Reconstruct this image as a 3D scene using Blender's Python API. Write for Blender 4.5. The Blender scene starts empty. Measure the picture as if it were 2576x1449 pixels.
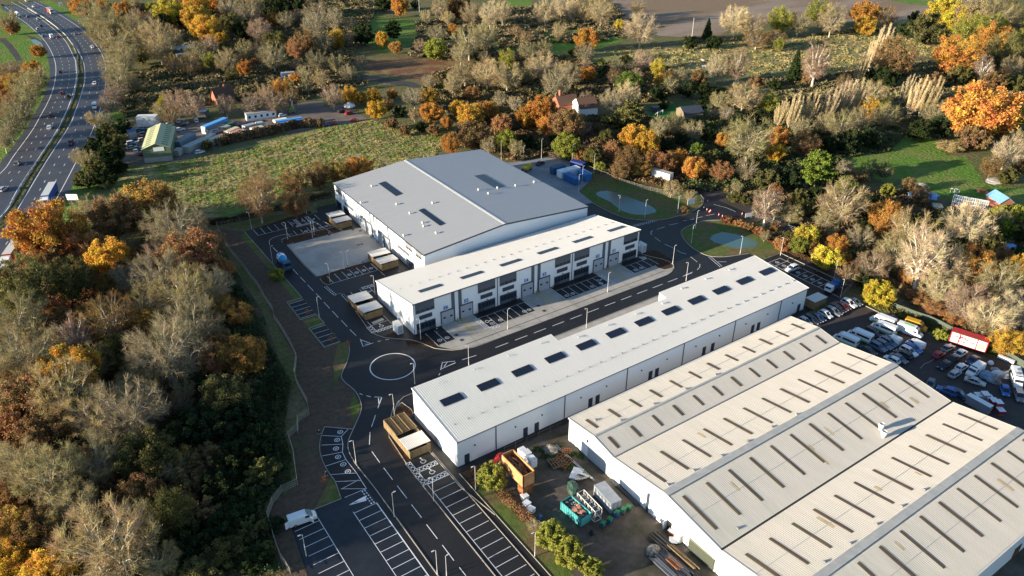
import bpy, math, random
import numpy as np
from mathutils import Matrix, Vector
from mathutils.geometry import tessellate_polygon
R_ = math.radians
C = bpy.context.scene.collection
sc = bpy.context.scene
PI = math.pi
# ---------------------------------------------------------------- camera
CAMH = 112.0
F = 1944.658; W, H = 2576.0, 1449.0
M = np.array([[0.8265030, 0.2806928, -0.4879593], [-0.5629312, 0.4138082, -0.7154518], [0.0010994, 0.8660106, 0.5000245]])
cam = bpy.data.objects.new('camera', bpy.data.cameras.new('camera')); C.objects.link(cam)
mw = Matrix([[*M[i], (0, 0, CAMH)[i]] for i in range(3)] + [[0, 0, 0, 1]])
cam.matrix_world = mw
cam.data.sensor_width = 36; cam.data.lens = F / W * 36
cam.data.clip_start = 1; cam.data.clip_end = 9000
sc.camera = cam
sc.render.resolution_x = 1024; sc.render.resolution_y = 576
# ---------------------------------------------------------------- world, sun, exposure
SUN_EL, SUN_FROM = 11.3, 180 - 10.8           # the low winter sun stands over the motorway
sx_, sy_ = math.cos(R_(SUN_FROM)), math.sin(R_(SUN_FROM))
wd = bpy.data.worlds.new('World'); sc.world = wd; wd.use_nodes = True
nt = wd.node_tree; bg = nt.nodes['Background']
sky = nt.nodes.new('ShaderNodeTexSky'); sky.sky_type = 'NISHITA'; sky.sun_disc = False
sky.sun_elevation = R_(SUN_EL); sky.sun_rotation = math.atan2(sx_, sy_)
sky.altitude = 50; sky.air_density = 1.0; sky.dust_density = 0.2; sky.ozone_density = 2.5
nt.links.new(sky.outputs[0], bg.inputs[0]); bg.inputs[1].default_value = 0.09
sl = bpy.data.lights.new('sun', 'SUN'); sl.energy = 5.0; sl.angle = R_(0.5); sl.color = (1.0, 0.86, 0.65)
so = bpy.data.objects.new('sun', sl); C.objects.link(so)
sd = Vector((sx_ * math.cos(R_(SUN_EL)), sy_ * math.cos(R_(SUN_EL)), math.sin(R_(SUN_EL))))
so.rotation_euler = sd.to_track_quat('Z', 'Y').to_euler(); so.location = (-50, 0, 200)
sc.view_settings.view_transform = 'Standard'; sc.view_settings.look = 'None'
sc.view_settings.exposure = 1.42; sc.view_settings.gamma = 1
sc.render.engine = 'CYCLES'
try:
    sc.cycles.max_bounces = 5; sc.cycles.diffuse_bounces = 2; sc.cycles.glossy_bounces = 2
    sc.cycles.transmission_bounces = 3; sc.cycles.transparent_max_bounces = 6; sc.cycles.caustics_reflective = False
except Exception: pass
# ---------------------------------------------------------------- where a measured point lies on the ground
S = W / 4032
TL = {'a': (3120, 1130, 4.0444), 'b': (3280, 1220, 4.0444), 'c': (3640, 1300, 3.714), 'd': (3640, 1450, 3.714),
      'e': (2940, 950, 3.0333), 'h': (3440, 680, 2.4595), 'k': (480, 440, 4.55), 'l': (640, 400, 4.55), 'm': (940, 390, 3.0333),
      'n': (780, 460, 4.55), 'o': (0, 0, 3.0333), 'p': (0, 250, 3.0333), 'q': (0, 500, 3.0333), 'r': (0, 700, 2.0479),
      's': (1260, 780, 3.623), 'u': (1900, 780, 3.623), 't': (1400, 1080, 3.623), 'D': (0, 0, S)}
for i_ in range(9): TL[str(i_ + 1)] = (1344 * (i_ % 3), 756 * (i_ // 3), 2576 / 1344)
def ray(px, py):
    return M @ np.array([px - W / 2, -(py - H / 2), -F])
def G(px, py, z=0.0):
    d = ray(px, py); t = (z - CAMH) / d[2]
    return Vector((d[0] * t, d[1] * t, z))
def src(k, a, b):
    o = TL[k]; return ((o[0] + a / o[2]) * S, (o[1] + b / o[2]) * S)
def pts(s, z=0.0):
    out = []; k = None
    for w in s.split():
        if w[0] == 'w':                              # world metres
            a, b = w[1:].split(','); out.append(Vector((float(a), float(b), z))); continue
        if ':' in w: k, w = w.split(':')
        a, b = w.split(','); out.append(G(*src(k, float(a), float(b)), z))
    return out
# ---------------------------------------------------------------- materials
def new_mat(name):
    m = bpy.data.materials.new(name); m.use_nodes = True
    return m, m.node_tree, m.node_tree.nodes['Principled BSDF']
def mat(name, col, rough=0.7, var=0.12, scale=1.5, metal=0.0, col2=None, scale2=None, thr=(0.45, 0.6), bump=0.0, bscale=8, spec=0.4, objcol=False, stretch=None, alpha=None, detail=4):
    m, t, b = new_mat(name); N, L = t.nodes.new, t.links.new
    tc = N('ShaderNodeTexCoord'); vec = tc.outputs['Object']
    if stretch:
        mp = N('ShaderNodeMapping'); mp.inputs['Scale'].default_value = stretch; L(vec, mp.inputs[0]); vec = mp.outputs[0]
    n = N('ShaderNodeTexNoise'); n.inputs['Scale'].default_value = scale; n.inputs['Detail'].default_value = detail; n.inputs['Roughness'].default_value = 0.65
    L(vec, n.inputs['Vector'])
    base = N('ShaderNodeRGB'); base.outputs[0].default_value = (*col, 1); cur = base.outputs[0]
    if objcol:
        oi = N('ShaderNodeObjectInfo'); cur = oi.outputs['Color']
    if col2:
        n2 = N('ShaderNodeTexNoise'); n2.inputs['Scale'].default_value = scale2 or scale * 0.3; n2.inputs['Detail'].default_value = 5; n2.inputs['Roughness'].default_value = 0.62
        L(vec, n2.inputs['Vector'])
        rp = N('ShaderNodeValToRGB'); rp.color_ramp.elements[0].position = thr[0]; rp.color_ramp.elements[1].position = thr[1]
        L(n2.outputs[0], rp.inputs[0])
        mx = N('ShaderNodeMix'); mx.data_type = 'RGBA'; L(rp.outputs[0], mx.inputs[0]); L(cur, mx.inputs[6]); mx.inputs[7].default_value = (*col2, 1)
        cur = mx.outputs[2]
    mr = N('ShaderNodeMapRange'); mr.inputs[1].default_value = 0.25; mr.inputs[2].default_value = 0.75
    mr.inputs[3].default_value = 1 - var; mr.inputs[4].default_value = 1 + var; L(n.outputs[0], mr.inputs[0])
    vm = N('ShaderNodeVectorMath'); vm.operation = 'SCALE'; L(cur, vm.inputs[0]); L(mr.outputs[0], vm.inputs['Scale'])
    L(vm.outputs[0], b.inputs['Base Color'])
    b.inputs['Roughness'].default_value = rough; b.inputs['Metallic'].default_value = metal
    b.inputs['Specular IOR Level'].default_value = spec
    if bump:
        nb = N('ShaderNodeTexNoise'); nb.inputs['Scale'].default_value = bscale; nb.inputs['Detail'].default_value = 4; L(vec, nb.inputs['Vector'])
        bp = N('ShaderNodeBump'); bp.inputs['Strength'].default_value = 1; bp.inputs['Distance'].default_value = bump
        L(nb.outputs[0], bp.inputs['Height']); L(bp.outputs[0], b.inputs['Normal'])
    return m
def leaf_mat(name, var=0.35, hue=0.03, transl=0.3, scale=0.9, objvar=0.12):
    m, t, b = new_mat(name); N, L = t.nodes.new, t.links.new
    oi = N('ShaderNodeObjectInfo'); tc = N('ShaderNodeTexCoord')
    n = N('ShaderNodeTexNoise'); n.inputs['Scale'].default_value = scale; n.inputs['Detail'].default_value = 3; L(tc.outputs['Object'], n.inputs['Vector'])
    mr = N('ShaderNodeMapRange'); mr.inputs[1].default_value = .3; mr.inputs[2].default_value = .7; mr.inputs[3].default_value = 1 - var; mr.inputs[4].default_value = 1 + var; L(n.outputs[0], mr.inputs[0])
    n2 = N('ShaderNodeTexNoise'); n2.inputs['Scale'].default_value = 0.35; L(tc.outputs['Object'], n2.inputs['Vector'])
    mh = N('ShaderNodeMapRange'); mh.inputs[1].default_value = .3; mh.inputs[2].default_value = .7; mh.inputs[3].default_value = .5 - hue; mh.inputs[4].default_value = .5 + hue; L(n2.outputs[0], mh.inputs[0])
    hs = N('ShaderNodeHueSaturation'); L(oi.outputs['Color'], hs.inputs['Color']); L(mh.outputs[0], hs.inputs['Hue'])
    mo = N('ShaderNodeMapRange'); mo.inputs[3].default_value = 1 - objvar; mo.inputs[4].default_value = 1 + objvar; L(oi.outputs['Random'], mo.inputs[0])
    mm = N('ShaderNodeMath'); mm.operation = 'MULTIPLY'; L(mo.outputs[0], mm.inputs[0]); L(mr.outputs[0], mm.inputs[1]); L(mm.outputs[0], hs.inputs['Value'])
    t.nodes.remove(b)
    d = N('ShaderNodeBsdfDiffuse'); tr = N('ShaderNodeBsdfTranslucent'); ms = N('ShaderNodeMixShader'); ms.inputs[0].default_value = transl
    L(hs.outputs[0], d.inputs[0]); L(hs.outputs[0], tr.inputs[0]); L(d.outputs[0], ms.inputs[1]); L(tr.outputs[0], ms.inputs[2])
    L(ms.outputs[0], t.nodes['Material Output'].inputs[0])
    return m
MT = {}
def A(name, *a, **k): MT[name] = mat(name, *a, **k)
A('rough_grass', (.115, .125, .045), .95, .35, .8, col2=(.17, .135, .07), scale2=.09, thr=(.42, .62), bump=.35, bscale=.9, spec=.1)
A('meadow_grass', (.13, .19, .035), .95, .35, .5, col2=(.30, .25, .11), scale2=.11, thr=(.44, .56), bump=.5, bscale=.8, spec=.1)
A('bright_grass', (.105, .20, .032), .95, .3, .5, col2=(.17, .20, .055), scale2=.06, bump=.45, bscale=.8, spec=.1)
A('lawn_grass', (.05, .15, .035), .95, .15, .4, spec=.1)
A('site_grass', (.10, .14, .035), .95, .3, .6, col2=(.16, .12, .06), scale2=.12, bump=.08, bscale=3, spec=.1)
A('pasture', (.19, .21, .07), .95, .3, .5, col2=(.32, .24, .12), scale2=.05, thr=(.42, .6), bump=.8, bscale=.5, spec=.1)
A('plough', (.23, .165, .11), .95, .12, .6, col2=(.30, .235, .185), scale2=.02, bump=.3, bscale=.8, stretch=(.35, 1.6, 1), spec=.1)
A('bracken_ground', (.17, .085, .05), .95, .35, .8, col2=(.24, .16, .08), scale2=.12, bump=.5, bscale=1.2, spec=.1)
A('wood_floor', (.12, .085, .05), .95, .45, .9, col2=(.05, .06, .022), scale2=.13, bump=.5, bscale=1.1, spec=.1)
A('heath', (.10, .10, .04), .95, .4, .5, col2=(.055, .06, .025), scale2=.1, bump=.7, bscale=.6, spec=.1)  # olive-brown grass, with the shade over it put into a darker colour
A('mulch', (.055, .032, .02), .95, .5, 3, col2=(.09, .05, .03), scale2=1.2, bump=.1, bscale=6, spec=.1)
A('soil', (.115, .08, .055), .95, .35, .8, col2=(.085, .09, .04), scale2=.1, thr=(.58, .7), bump=.1, bscale=3, spec=.1)
A('asphalt_new', (.0115, .0112, .0125), .6, .3, 1.2, col2=(.019, .0178, .018), scale2=.12, thr=(.5, .7), spec=.45, bump=.01, bscale=12)
A('asphalt_bay', (.0145, .0148, .0175), .68, .2, 1.5, spec=.4)
A('asphalt_lot', (.0125, .0155, .022), .5, .25, .8, col2=(.018, .022, .029), scale2=.1, spec=.5)
A('asphalt_motorway', (.048, .054, .072), .6, .15, .5, col2=(.066, .068, .078), scale2=.06, stretch=(1, 1, 1), spec=.45)
A('asphalt_old', (.062, .051, .045), .8, .2, .6, col2=(.05, .045, .045), scale2=.08, spec=.3)
A('yard_gravel', (.20, .155, .13), .9, .2, .7, col2=(.14, .115, .10), scale2=.06, spec=.2)
A('yard_dirt', (.105, .085, .07), .85, .3, .8, col2=(.06, .055, .035), scale2=.12, spec=.3)
A('path_grit', (.13, .115, .095), .95, .3, 1.2, col2=(.08, .08, .04), scale2=.2, spec=.1)
A('concrete', (.40, .375, .34), .85, .10, .5, col2=(.33, .31, .28), scale2=.12, spec=.3)
A('concrete_blue', (.22, .225, .235), .7, .12, .4, col2=(.28, .28, .28), scale2=.1)
A('kerb_stone', (.34, .31, .27), .85, .12, 2)
A('paint_white', (.80, .80, .80), .6, .08, 3)
A('paint_yellow', (.62, .45, .06), .6, .12, 3)
A('water_pond', (.07, .15, .14), .2, .05, .2, spec=.5)
A('clad_white', (.84, .85, .86), .45, .02, .3, spec=.4)
A('clad_joint', (.10, .12, .15), .6)
A('roof_white', (.66, .635, .59), .5, .025, .25, metal=.0, stretch=(1, .2, 1), spec=.5)
A('roof_grey', (.425, .425, .42), .45, .03, .3, stretch=(.3, 2, 1), spec=.5)
A('roof_fibre', (.60, .55, .48), .8, .06, .5, col2=(.55, .52, .44), scale2=.12, thr=(.5, .7), stretch=(2.5, .35, 1), spec=.2)
A('roof_cap', (.40, .40, .38), .8, .15, .6)
A('rooflight_dark', (.012, .016, .03), .25, .1, 1, spec=.5)
A('rooflight_brown', (.12, .078, .05), .55, .3, 1.2, col2=(.15, .105, .05), scale2=.25, stretch=(2, .4, 1))
A('trim_dark', (.045, .055, .075), .5)
A('louvre', (.10, .115, .14), .5, .1, 1)
A('glass_dark', (.018, .028, .045), .08, .3, .3, spec=.6)
A('door_grey', (.38, .41, .45), .5, .03)
A('door_dark', (.03, .045, .08), .5)
A('sign_blue', (.02, .12, .48), .5)
A('sign_grey', (.5, .5, .5), .5)
A('timber', (.25, .18, .095), .8, .3, 2.5, stretch=(6, 6, .5), col2=(.17, .115, .06), scale2=.8)
A('timber_grey', (.19, .15, .10), .85, .3, 2.5, stretch=(6, 6, .5))
A('steel', (.42, .43, .44), .4, .1, 2, metal=.6)
A('steel_pale', (.62, .62, .60), .5, .1, 2)
A('fence_steel', (.30, .27, .22), .6, .15, 2)
A('fence_green', (.09, .115, .095), .7, .15, 1)
A('black_plastic', (.015, .015, .017), .5)
A('rubber', (.012, .012, .012), .8)
A('paint_body', (.5, .5, .5), .28, .02, .5, objcol=True, spec=.6)
A('painted_tin', (.5, .5, .5), .55, .18, .8, objcol=True, spec=.4, stretch=(1, 1, 2))
A('rust', (.32, .12, .045), .8, .4, 1.2, col2=(.20, .075, .03), scale2=.5)
A('plastic_wrap', (.75, .76, .78), .35, .12, 2)
A('bark', (.13, .10, .065), .9, .3, 2, bump=.03, bscale=6, spec=.1)
A('bark_pale', (.42, .38, .29), .9, .25, 2, spec=.1)
A('bark_white', (.62, .58, .50), .9, .25, 3, spec=.1)
A('roof_tile', (.11, .06, .04), .85, .3, 2)
A('brick_red', (.34, .12, .07), .85, .25, 3)
A('render_white', (.80, .78, .74), .8, .05)
A('barn_green', (.13, .17, .10), .6, .12, .4, stretch=(4, 4, .4))
A('barn_roof', (.42, .43, .24), .6, .12, .6, stretch=(1, 1, 1))
A('light_glass', (.75, .75, .72), .2)
A('tail_red', (.35, .01, .01), .3)
MT['leaf'] = leaf_mat('leaf')
MT['needle'] = leaf_mat('needle', .3, .015, .1)
MT['twig'] = leaf_mat('twig', .22, .012, .0, .5, .10)
MT['undergrowth'] = leaf_mat('undergrowth', .5, .03, .2, .15, 0)
# ---------------------------------------------------------------- mesh building
class MB:
    def __init__(s): s.v = []; s.f = []; s.cut = []
    def add(s, vs, fs):
        n = len(s.v); s.cut.append((n, len(s.f))); s.v += [tuple(v) for v in vs]; s.f += [tuple(n + i for i in f) for f in fs]; return s
    def box(s, c, d, rz=0, rx=0, ry=0):
        mt_ = Matrix.Rotation(rz, 4, 'Z') @ Matrix.Rotation(ry, 4, 'Y') @ Matrix.Rotation(rx, 4, 'X'); c = Vector(c)
        vs = [c + mt_ @ Vector((x * d[0] / 2, y * d[1] / 2, z * d[2] / 2)) for x in (-1, 1) for y in (-1, 1) for z in (-1, 1)]
        return s.add(vs, [(0, 1, 3, 2), (4, 6, 7, 5), (0, 4, 5, 1), (2, 3, 7, 6), (0, 2, 6, 4), (1, 5, 7, 3)])
    def span(s, x0, y0, z0, x1, y1, z1):
        return s.box(((x0 + x1) / 2, (y0 + y1) / 2, (z0 + z1) / 2), (abs(x1 - x0), abs(y1 - y0), abs(z1 - z0)))
    def tube(s, p0, p1, r0, r1=None, n=8, cap=True):
        r1 = r0 if r1 is None else r1; p0 = Vector(p0); p1 = Vector(p1); d = (p1 - p0)
        if d.length < 1e-6: return s
        q = d.to_track_quat('Z', 'Y'); vs = []
        for p, r in ((p0, r0), (p1, r1)):
            for i in range(n):
                a = 2 * PI * i / n; vs.append(p + q @ Vector((r * math.cos(a), r * math.sin(a), 0)))
        fs = [(i, (i + 1) % n, n + (i + 1) % n, n + i) for i in range(n)]
        if cap: fs += [tuple(range(n))[::-1], tuple(range(n, 2 * n))]
        return s.add(vs, fs)
    def lathe(s, c, prof, n=12):
        c = Vector(c); vs = []; fs = []
        for r, z in prof:
            for i in range(n): vs.append(c + Vector((r * math.cos(2 * PI * i / n), r * math.sin(2 * PI * i / n), z)))
        for k in range(len(prof) - 1):
            for i in range(n): fs.append((k * n + i, k * n + (i + 1) % n, (k + 1) * n + (i + 1) % n, (k + 1) * n + i))
        fs += [tuple(range(n))[::-1], tuple((len(prof) - 1) * n + i for i in range(n))]
        return s.add(vs, fs)
    def loft(s, rings):
        n = len(rings[0]); vs = [p for r in rings for p in r]; fs = []
        for k in range(len(rings) - 1):
            for i in range(n): fs.append((k * n + i, k * n + (i + 1) % n, (k + 1) * n + (i + 1) % n, (k + 1) * n + i))
        fs += [tuple(range(n))[::-1], tuple((len(rings) - 1) * n + i for i in range(n))]
        return s.add(vs, fs)
    def prism(s, poly, z0, z1):
        n = len(poly); vs = [(p[0], p[1], z0) for p in poly] + [(p[0], p[1], z1) for p in poly]
        return s.add(vs, [tuple(range(n))[::-1], tuple(range(n, 2 * n))] + [(i, (i + 1) % n, n + (i + 1) % n, n + i) for i in range(n)])
    def sheet(s, poly, z):
        n = len(poly)
        if sum(poly[i][0] * poly[(i + 1) % n][1] - poly[(i + 1) % n][0] * poly[i][1] for i in range(n)) < 0: poly = poly[::-1]
        tri = tessellate_polygon([[Vector((p[0], p[1], 0)) for p in poly]]); fs = []
        for a, b, c in tri:
            A_, B_, C_ = poly[a], poly[b], poly[c]; cr = (B_[0] - A_[0]) * (C_[1] - A_[1]) - (B_[1] - A_[1]) * (C_[0] - A_[0])
            if abs(cr) > 1e-4: fs.append((a, b, c) if cr > 0 else (a, c, b))
        return s.add([(p[0], p[1], z) for p in poly], fs)
    def strip(s, line, w, z, h=0.0, off=0.0):
        P_ = [Vector((p[0], p[1], 0)) for p in line]; L_, R2 = [], []
        for i, p in enumerate(P_):
            a = P_[max(i - 1, 0)]; b = P_[min(i + 1, len(P_) - 1)]; t = (b - a); t.normalize(); nn = Vector((-t.y, t.x, 0))
            L_.append(p + nn * (off + w / 2)); R2.append(p + nn * (off - w / 2))
        for i in range(len(P_) - 1):
            q = [R2[i], R2[i + 1], L_[i + 1], L_[i]]
            if h > 0: s.prism(q, z, z + h)
            else: s.add([(v.x, v.y, z) for v in q], [(0, 1, 2, 3)])
        return s
    def build(s, name, m, parent=None, smooth=False, loc=None, each=False):
        if each and len(s.cut) > 1:
            cuts = s.cut + [(len(s.v), len(s.f))]; out = []
            for (a, fa), (b, fb) in zip(cuts, cuts[1:]):
                q = MB(); q.v = s.v[a:b]; q.f = [tuple(i - a for i in f) for f in s.f[fa:fb]]; q.cut = [(0, 0)]; out.append(q.build(name, m, parent, smooth, loc))
            return out[0]
        me = bpy.data.meshes.new(name)
        me.from_pydata(s.v, [], s.f); me.update()
        if smooth: me.polygons.foreach_set('use_smooth', [True] * len(me.polygons))
        me.materials.append(MT[m] if isinstance(m, str) else m)
        o = bpy.data.objects.new(name, me); C.objects.link(o)
        if parent is not None: o.parent = parent
        if loc is not None: o.location = loc
        return o
def tag(o, label=None, cat=None, group=None, kind=None):
    if label: o['label'] = label
    if cat: o['category'] = cat
    if group: o['group'] = group
    if kind: o['kind'] = kind
    return o
def thing(name, label, cat, loc=(0, 0, 0), rz=0, group=None):
    o = bpy.data.objects.new(name, None); C.objects.link(o); o.location = loc; o.rotation_euler = (0, 0, rz); o.empty_display_size = .3
    return tag(o, label, cat, group)
def dup(root, loc, rz=0, label=None, cat=None, group=None, scale=None, color=None, colored=('body', 'crown', 'trunk')):
    r = root.copy(); C.objects.link(r); r.location = loc; r.rotation_euler = (0, 0, rz)
    if scale: r.scale = scale
    if label: r['label'] = label
    if cat: r['category'] = cat
    if group: r['group'] = group
    for ch in list(root.children):
        c = ch.copy(); C.objects.link(c); c.parent = r
        if color and ch.name.split('.')[0] in colored: c.color = (*color, 1)
        for g in ch.children:
            d = g.copy(); C.objects.link(d); d.parent = c
    return r
def purge(root):
    for ch in list(root.children):
        for g in list(ch.children): bpy.data.objects.remove(g)
        bpy.data.objects.remove(ch)
    bpy.data.objects.remove(root)
def struct(name, mb, m, **k): return tag(mb.build(name, m, **k), kind='structure')
def inpoly(x, y, poly):
    c = False; n = len(poly); j = n - 1
    for i in range(n):
        xi, yi = poly[i][0], poly[i][1]; xj, yj = poly[j][0], poly[j][1]
        if (yi > y) != (yj > y) and x < (xj - xi) * (y - yi) / (yj - yi + 1e-12) + xi: c = not c
        j = i
    return c
def smooth_line(P_, n):
    P_ = [Vector((p[0], p[1], 0)) for p in P_]
    Q = [P_[0] * 2 - P_[1]] + P_ + [P_[-1] * 2 - P_[-2]]; out = []
    for i in range(1, len(Q) - 2):
        for k in range(12):
            t = k / 12; a, b, c, d = Q[i - 1], Q[i], Q[i + 1], Q[i + 2]
            out.append(.5 * ((2 * b) + (c - a) * t + (2 * a - 5 * b + 4 * c - d) * t * t + (3 * b - a - 3 * c + d) * t ** 3))
    out.append(P_[-1])
    for _ in range(6): out = [out[0]] + [(out[i - 1] + out[i] * 2 + out[i + 1]) / 4 for i in range(1, len(out) - 1)] + [out[-1]]
    L = [0]
    for i in range(1, len(out)): L.append(L[-1] + (out[i] - out[i - 1]).length)
    res = []; j = 0
    for k in range(n):
        s_ = L[-1] * k / (n - 1)
        while j < len(L) - 2 and L[j + 1] < s_: j += 1
        t = (s_ - L[j]) / max(L[j + 1] - L[j], 1e-9); res.append(out[j].lerp(out[j + 1], min(max(t, 0), 1)))
    return res
# ================================================================ GROUND
def sheet(name, poly, z, m):
    return struct(name, MB().sheet(poly, z), m)
struct('ground', MB().add([(-3000, -1500, 0), (5000, -1500, 0), (5000, 7000, 0), (-3000, 7000, 0)], [(0, 1, 2, 3)]), 'rough_grass')
# motorway lines (marked edge lines of both carriageways)
LL = smooth_line(pts('o:60,80 200,200 330,290 520,470 640,680 p:668,120 610,380 470,650 375,815 q:160,350 0,560 w-22,318 w-45,270 w-75,205'), 260)
LR = smooth_line(pts('o:130,20 330,130 520,250 760,460 880,680 p:905,0 905,230 800,560 670,815 q:480,340 240,700 r:100,170 0,320 w-31,262 w-62,198'), 260)
RL = smooth_line(pts('o:220,20 480,180 740,380 860,500 950,640 p:1000,0 1010,230 890,600 q:820,0 560,400 310,815 r:0,470 w-25,254 w-57,190'), 260)
RR = smooth_line(pts('o:400,20 700,170 1000,370 1190,600 1240,720 p:1270,150 1230,430 1100,810 q:930,380 700,815 r:330,400 200,640 w-14,244 w-46,182'), 260)
def side(line, off):
    out = []
    for i, p in enumerate(line):
        t = line[min(i + 1, len(line) - 1)] - line[max(i - 1, 0)]; t.normalize(); out.append(p + Vector((-t.y, t.x, 0)) * off)
    return out
# lines run towards the camera, so +offset is to the east
def band(a, b, z):
    mb = MB()
    mb.add([(p.x, p.y, z) for p in a] + [(p.x, p.y, z) for p in b], [(i, i + 1, len(a) + i + 1, len(a) + i) for i in range(len(a) - 1)]); 
    return mb
def upward(mb):
    n = []
    for f in mb.f:
        a, b, c = (Vector(mb.v[i]) for i in f[:3]); n.append(f if (b - a).cross(c - b).z > 0 else f[::-1])
    mb.f = n; return mb
struct('verge', upward(band(side(LL, -16), side(RR, 12), .010)), 'bright_grass')
struct('road_shoulder', upward(band(side(LL, -3.2), side(RR, 3.2), .018)), 'asphalt_motorway')
struct('central_reservation', upward(band(side(LR, .8), side(RL, -.8), .030)), 'heath')
mk = MB()
for ln in (LL, LR, RL, RR): mk.strip(ln, .28, .040)
def at_s(line, k): return line[k]
def dashes(l0, l1, fr):
    mid = [a.lerp(b, fr) for a, b in zip(l0, l1)]; acc = 0; on = []
    for i in range(1, len(mid)):
        seg = (mid[i] - mid[i - 1]); n_ = max(1, int(seg.length))
        for q in range(n_):
            acc += seg.length / n_
            if (acc % 9) < 2.2: mk.strip([mid[i - 1] + seg * (q / n_), mid[i - 1] + seg * ((q + 1) / n_)], .22, .040)
dashes(LL, LR, 1 / 3); dashes(LL, LR, 2 / 3); dashes(RL, RR, 1 / 3); dashes(RL, RR, 2 / 3)
# fields, woods and rough land
def P(s): return pts(s)
sheet('field_bright', P('o:0,250 200,235 320,300 420,360 505,490 470,540 400,560 330,640 300,700 0,775'), .022, 'bright_grass')
sheet('lane_paved', P('o:0,455 60,455 150,540 230,650 260,720 190,720 140,640 40,520 0,490'), .030, 'asphalt_old')
sheet('lane_lay_by', P('o:300,420 380,470 440,500 520,500 430,450 340,425'), .030, 'asphalt_old')
sheet('water', P('o:365,475 420,470 480,500 530,560 515,572 450,545 400,515'), .036, MT['water_pond'])
sheet('heath', P('1:1040,560 1200,490 1500,470 1800,520 2150,590 2240,690 1900,760 1560,760 1250,860 950,890 900,780'), .012, 'heath')
sheet('meadow', P('1:820,1449 960,1300 1080,1245 1300,1217 1450,1192 1640,1160 2070,1055 2480,958 2576,935 2:100,915 230,905 400,960 600,990 800,1010 750,1120 700,1190 w130,262 w84,262 4:2300,35 2000,100 1700,180 1500,200 1250,150 700,120'), .014, 'meadow_grass')
sheet('field_north', P('2:0,80 200,100 420,140 650,150 670,200 560,330 440,370 300,390 100,300 0,240 1:2400,60 2576,80'), .012, 'bright_grass')
sheet('field_far', P('1:1780,0 1980,0 1960,30 1760,50'), .014, 'bright_grass')
sheet('field_middle', P('2:1150,310 1400,260 1700,240 1900,190 2150,290 1930,380 1850,470 1640,470 1560,400 1200,380'), .012, 'bright_grass')
sheet('field_strip', P('2:1250,0 1430,0 1450,80 1330,110 1240,90'), .012, 'bright_grass')
sheet('bracken', P('2:130,470 400,430 700,450 980,450 1020,520 800,600 600,610 380,570 200,540'), .014, 'bracken_ground')
sheet('ploughed_field', P('2:2040,20 w900,900 w1100,700 3:2250,0 1930,70 1880,180 1600,170 1450,150 900,180 400,180 300,260 0,280 2:2400,270 2080,160'), .010, 'plough')
sheet('field_corner', P('3:1550,0 2100,0 1930,50 1700,30'), .016, 'bright_grass')
sheet('pasture', P('2:1930,400 2200,340 2576,370 3:0,340 420,320 900,290 1300,240 1750,250 1950,330 1920,430 1700,420 1500,500 1250,545 700,575 500,575 150,560 0,520 2:2400,480 2050,490 1850,500'), .012, 'pasture')
sheet('pasture_lower', P('3:260,670 500,650 700,660 1150,650 1100,700 900,750 650,740 350,720'), .012, 'pasture')
sheet('lawn', P('2:2310,800 2400,785 2576,790 3:160,820 230,850 90,912 2:2576,900 2450,915 2330,880'), .012, 'lawn_grass')
sheet('field_east', P('3:1700,1005 1940,1060 1915,1110 2000,1170 2130,1180 2220,1290 2290,1400 h:1110,110 1240,130 1456,150 1456,320 1200,310 1110,300 800,270 700,230 520,200 390,150 240,60 3:1560,1400 1340,1300 1230,1200 1560,1150'), .012, 'bright_grass')
sheet('bracken_wood', P('4:640,740 820,790 800,880 900,1010 820,1180 700,1210 230,1170 60,1130 250,990 350,830'), .012, 'bracken_ground')
sheet('wood_floor', P('4:0,640 180,560 250,480 500,420 800,400 1500,330 1640,330 1760,560 1980,900 2100,1250 2200,1449 7:2170,200 2000,900 2150,1449 w14,85 w-60,85 w-75,190'), .008, 'wood_floor')
sheet('track', P('4:1700,540 1760,590 1860,760 1960,980 2020,1130 2060,1300 2110,1449 2020,1449 1950,1220 1880,1000 1800,800 1690,600'), .016, 'path_grit')
sheet('yard', P('1:920,1235 940,1130 960,1000 1060,900 1200,890 1500,905 1850,905 2100,850 2300,770 2430,765 2450,815 2:0,790 110,850 210,905 60,935 1:2480,955 2050,1015 1650,1110 1450,1195 1300,1215 1090,1235'), .020, 'yard_gravel')
sheet('lane_wood', P('2:130,560 350,590 560,625 620,660 560,665 330,625 120,590'), .018, 'asphalt_old')
sheet('lane', P('w206,62 w214,58 w213.5,180 w213,245 w219,300 w228,330 w222,332 w212,302 w205.5,245 w206,190'), .020, 'asphalt_old')
sheet('track_east', P('6:1570,820 1640,812 1900,900 2200,1030 2576,1200 2576,1260 2200,1120 1900,985 1640,870'), .016, 'path_grit')
sheet('car_park', P('w150,103.6 w168,103.8 w171,99.5 a:740,150 940,170 1165,300 1456,440 6:1700,1000 1900,1095 2010,1130 2330,1240 2576,1330 w215,58 w215,0 w120,0 w120,60'), .014, 'asphalt_old')
sheet('yard_south', P('w59.5,105.2 w140,105.2 w155,104 w155,24 w105,24 w82,30 w62,40 w61,64 w60.5,84 w59.5,96'), .018, 'yard_dirt')
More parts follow.
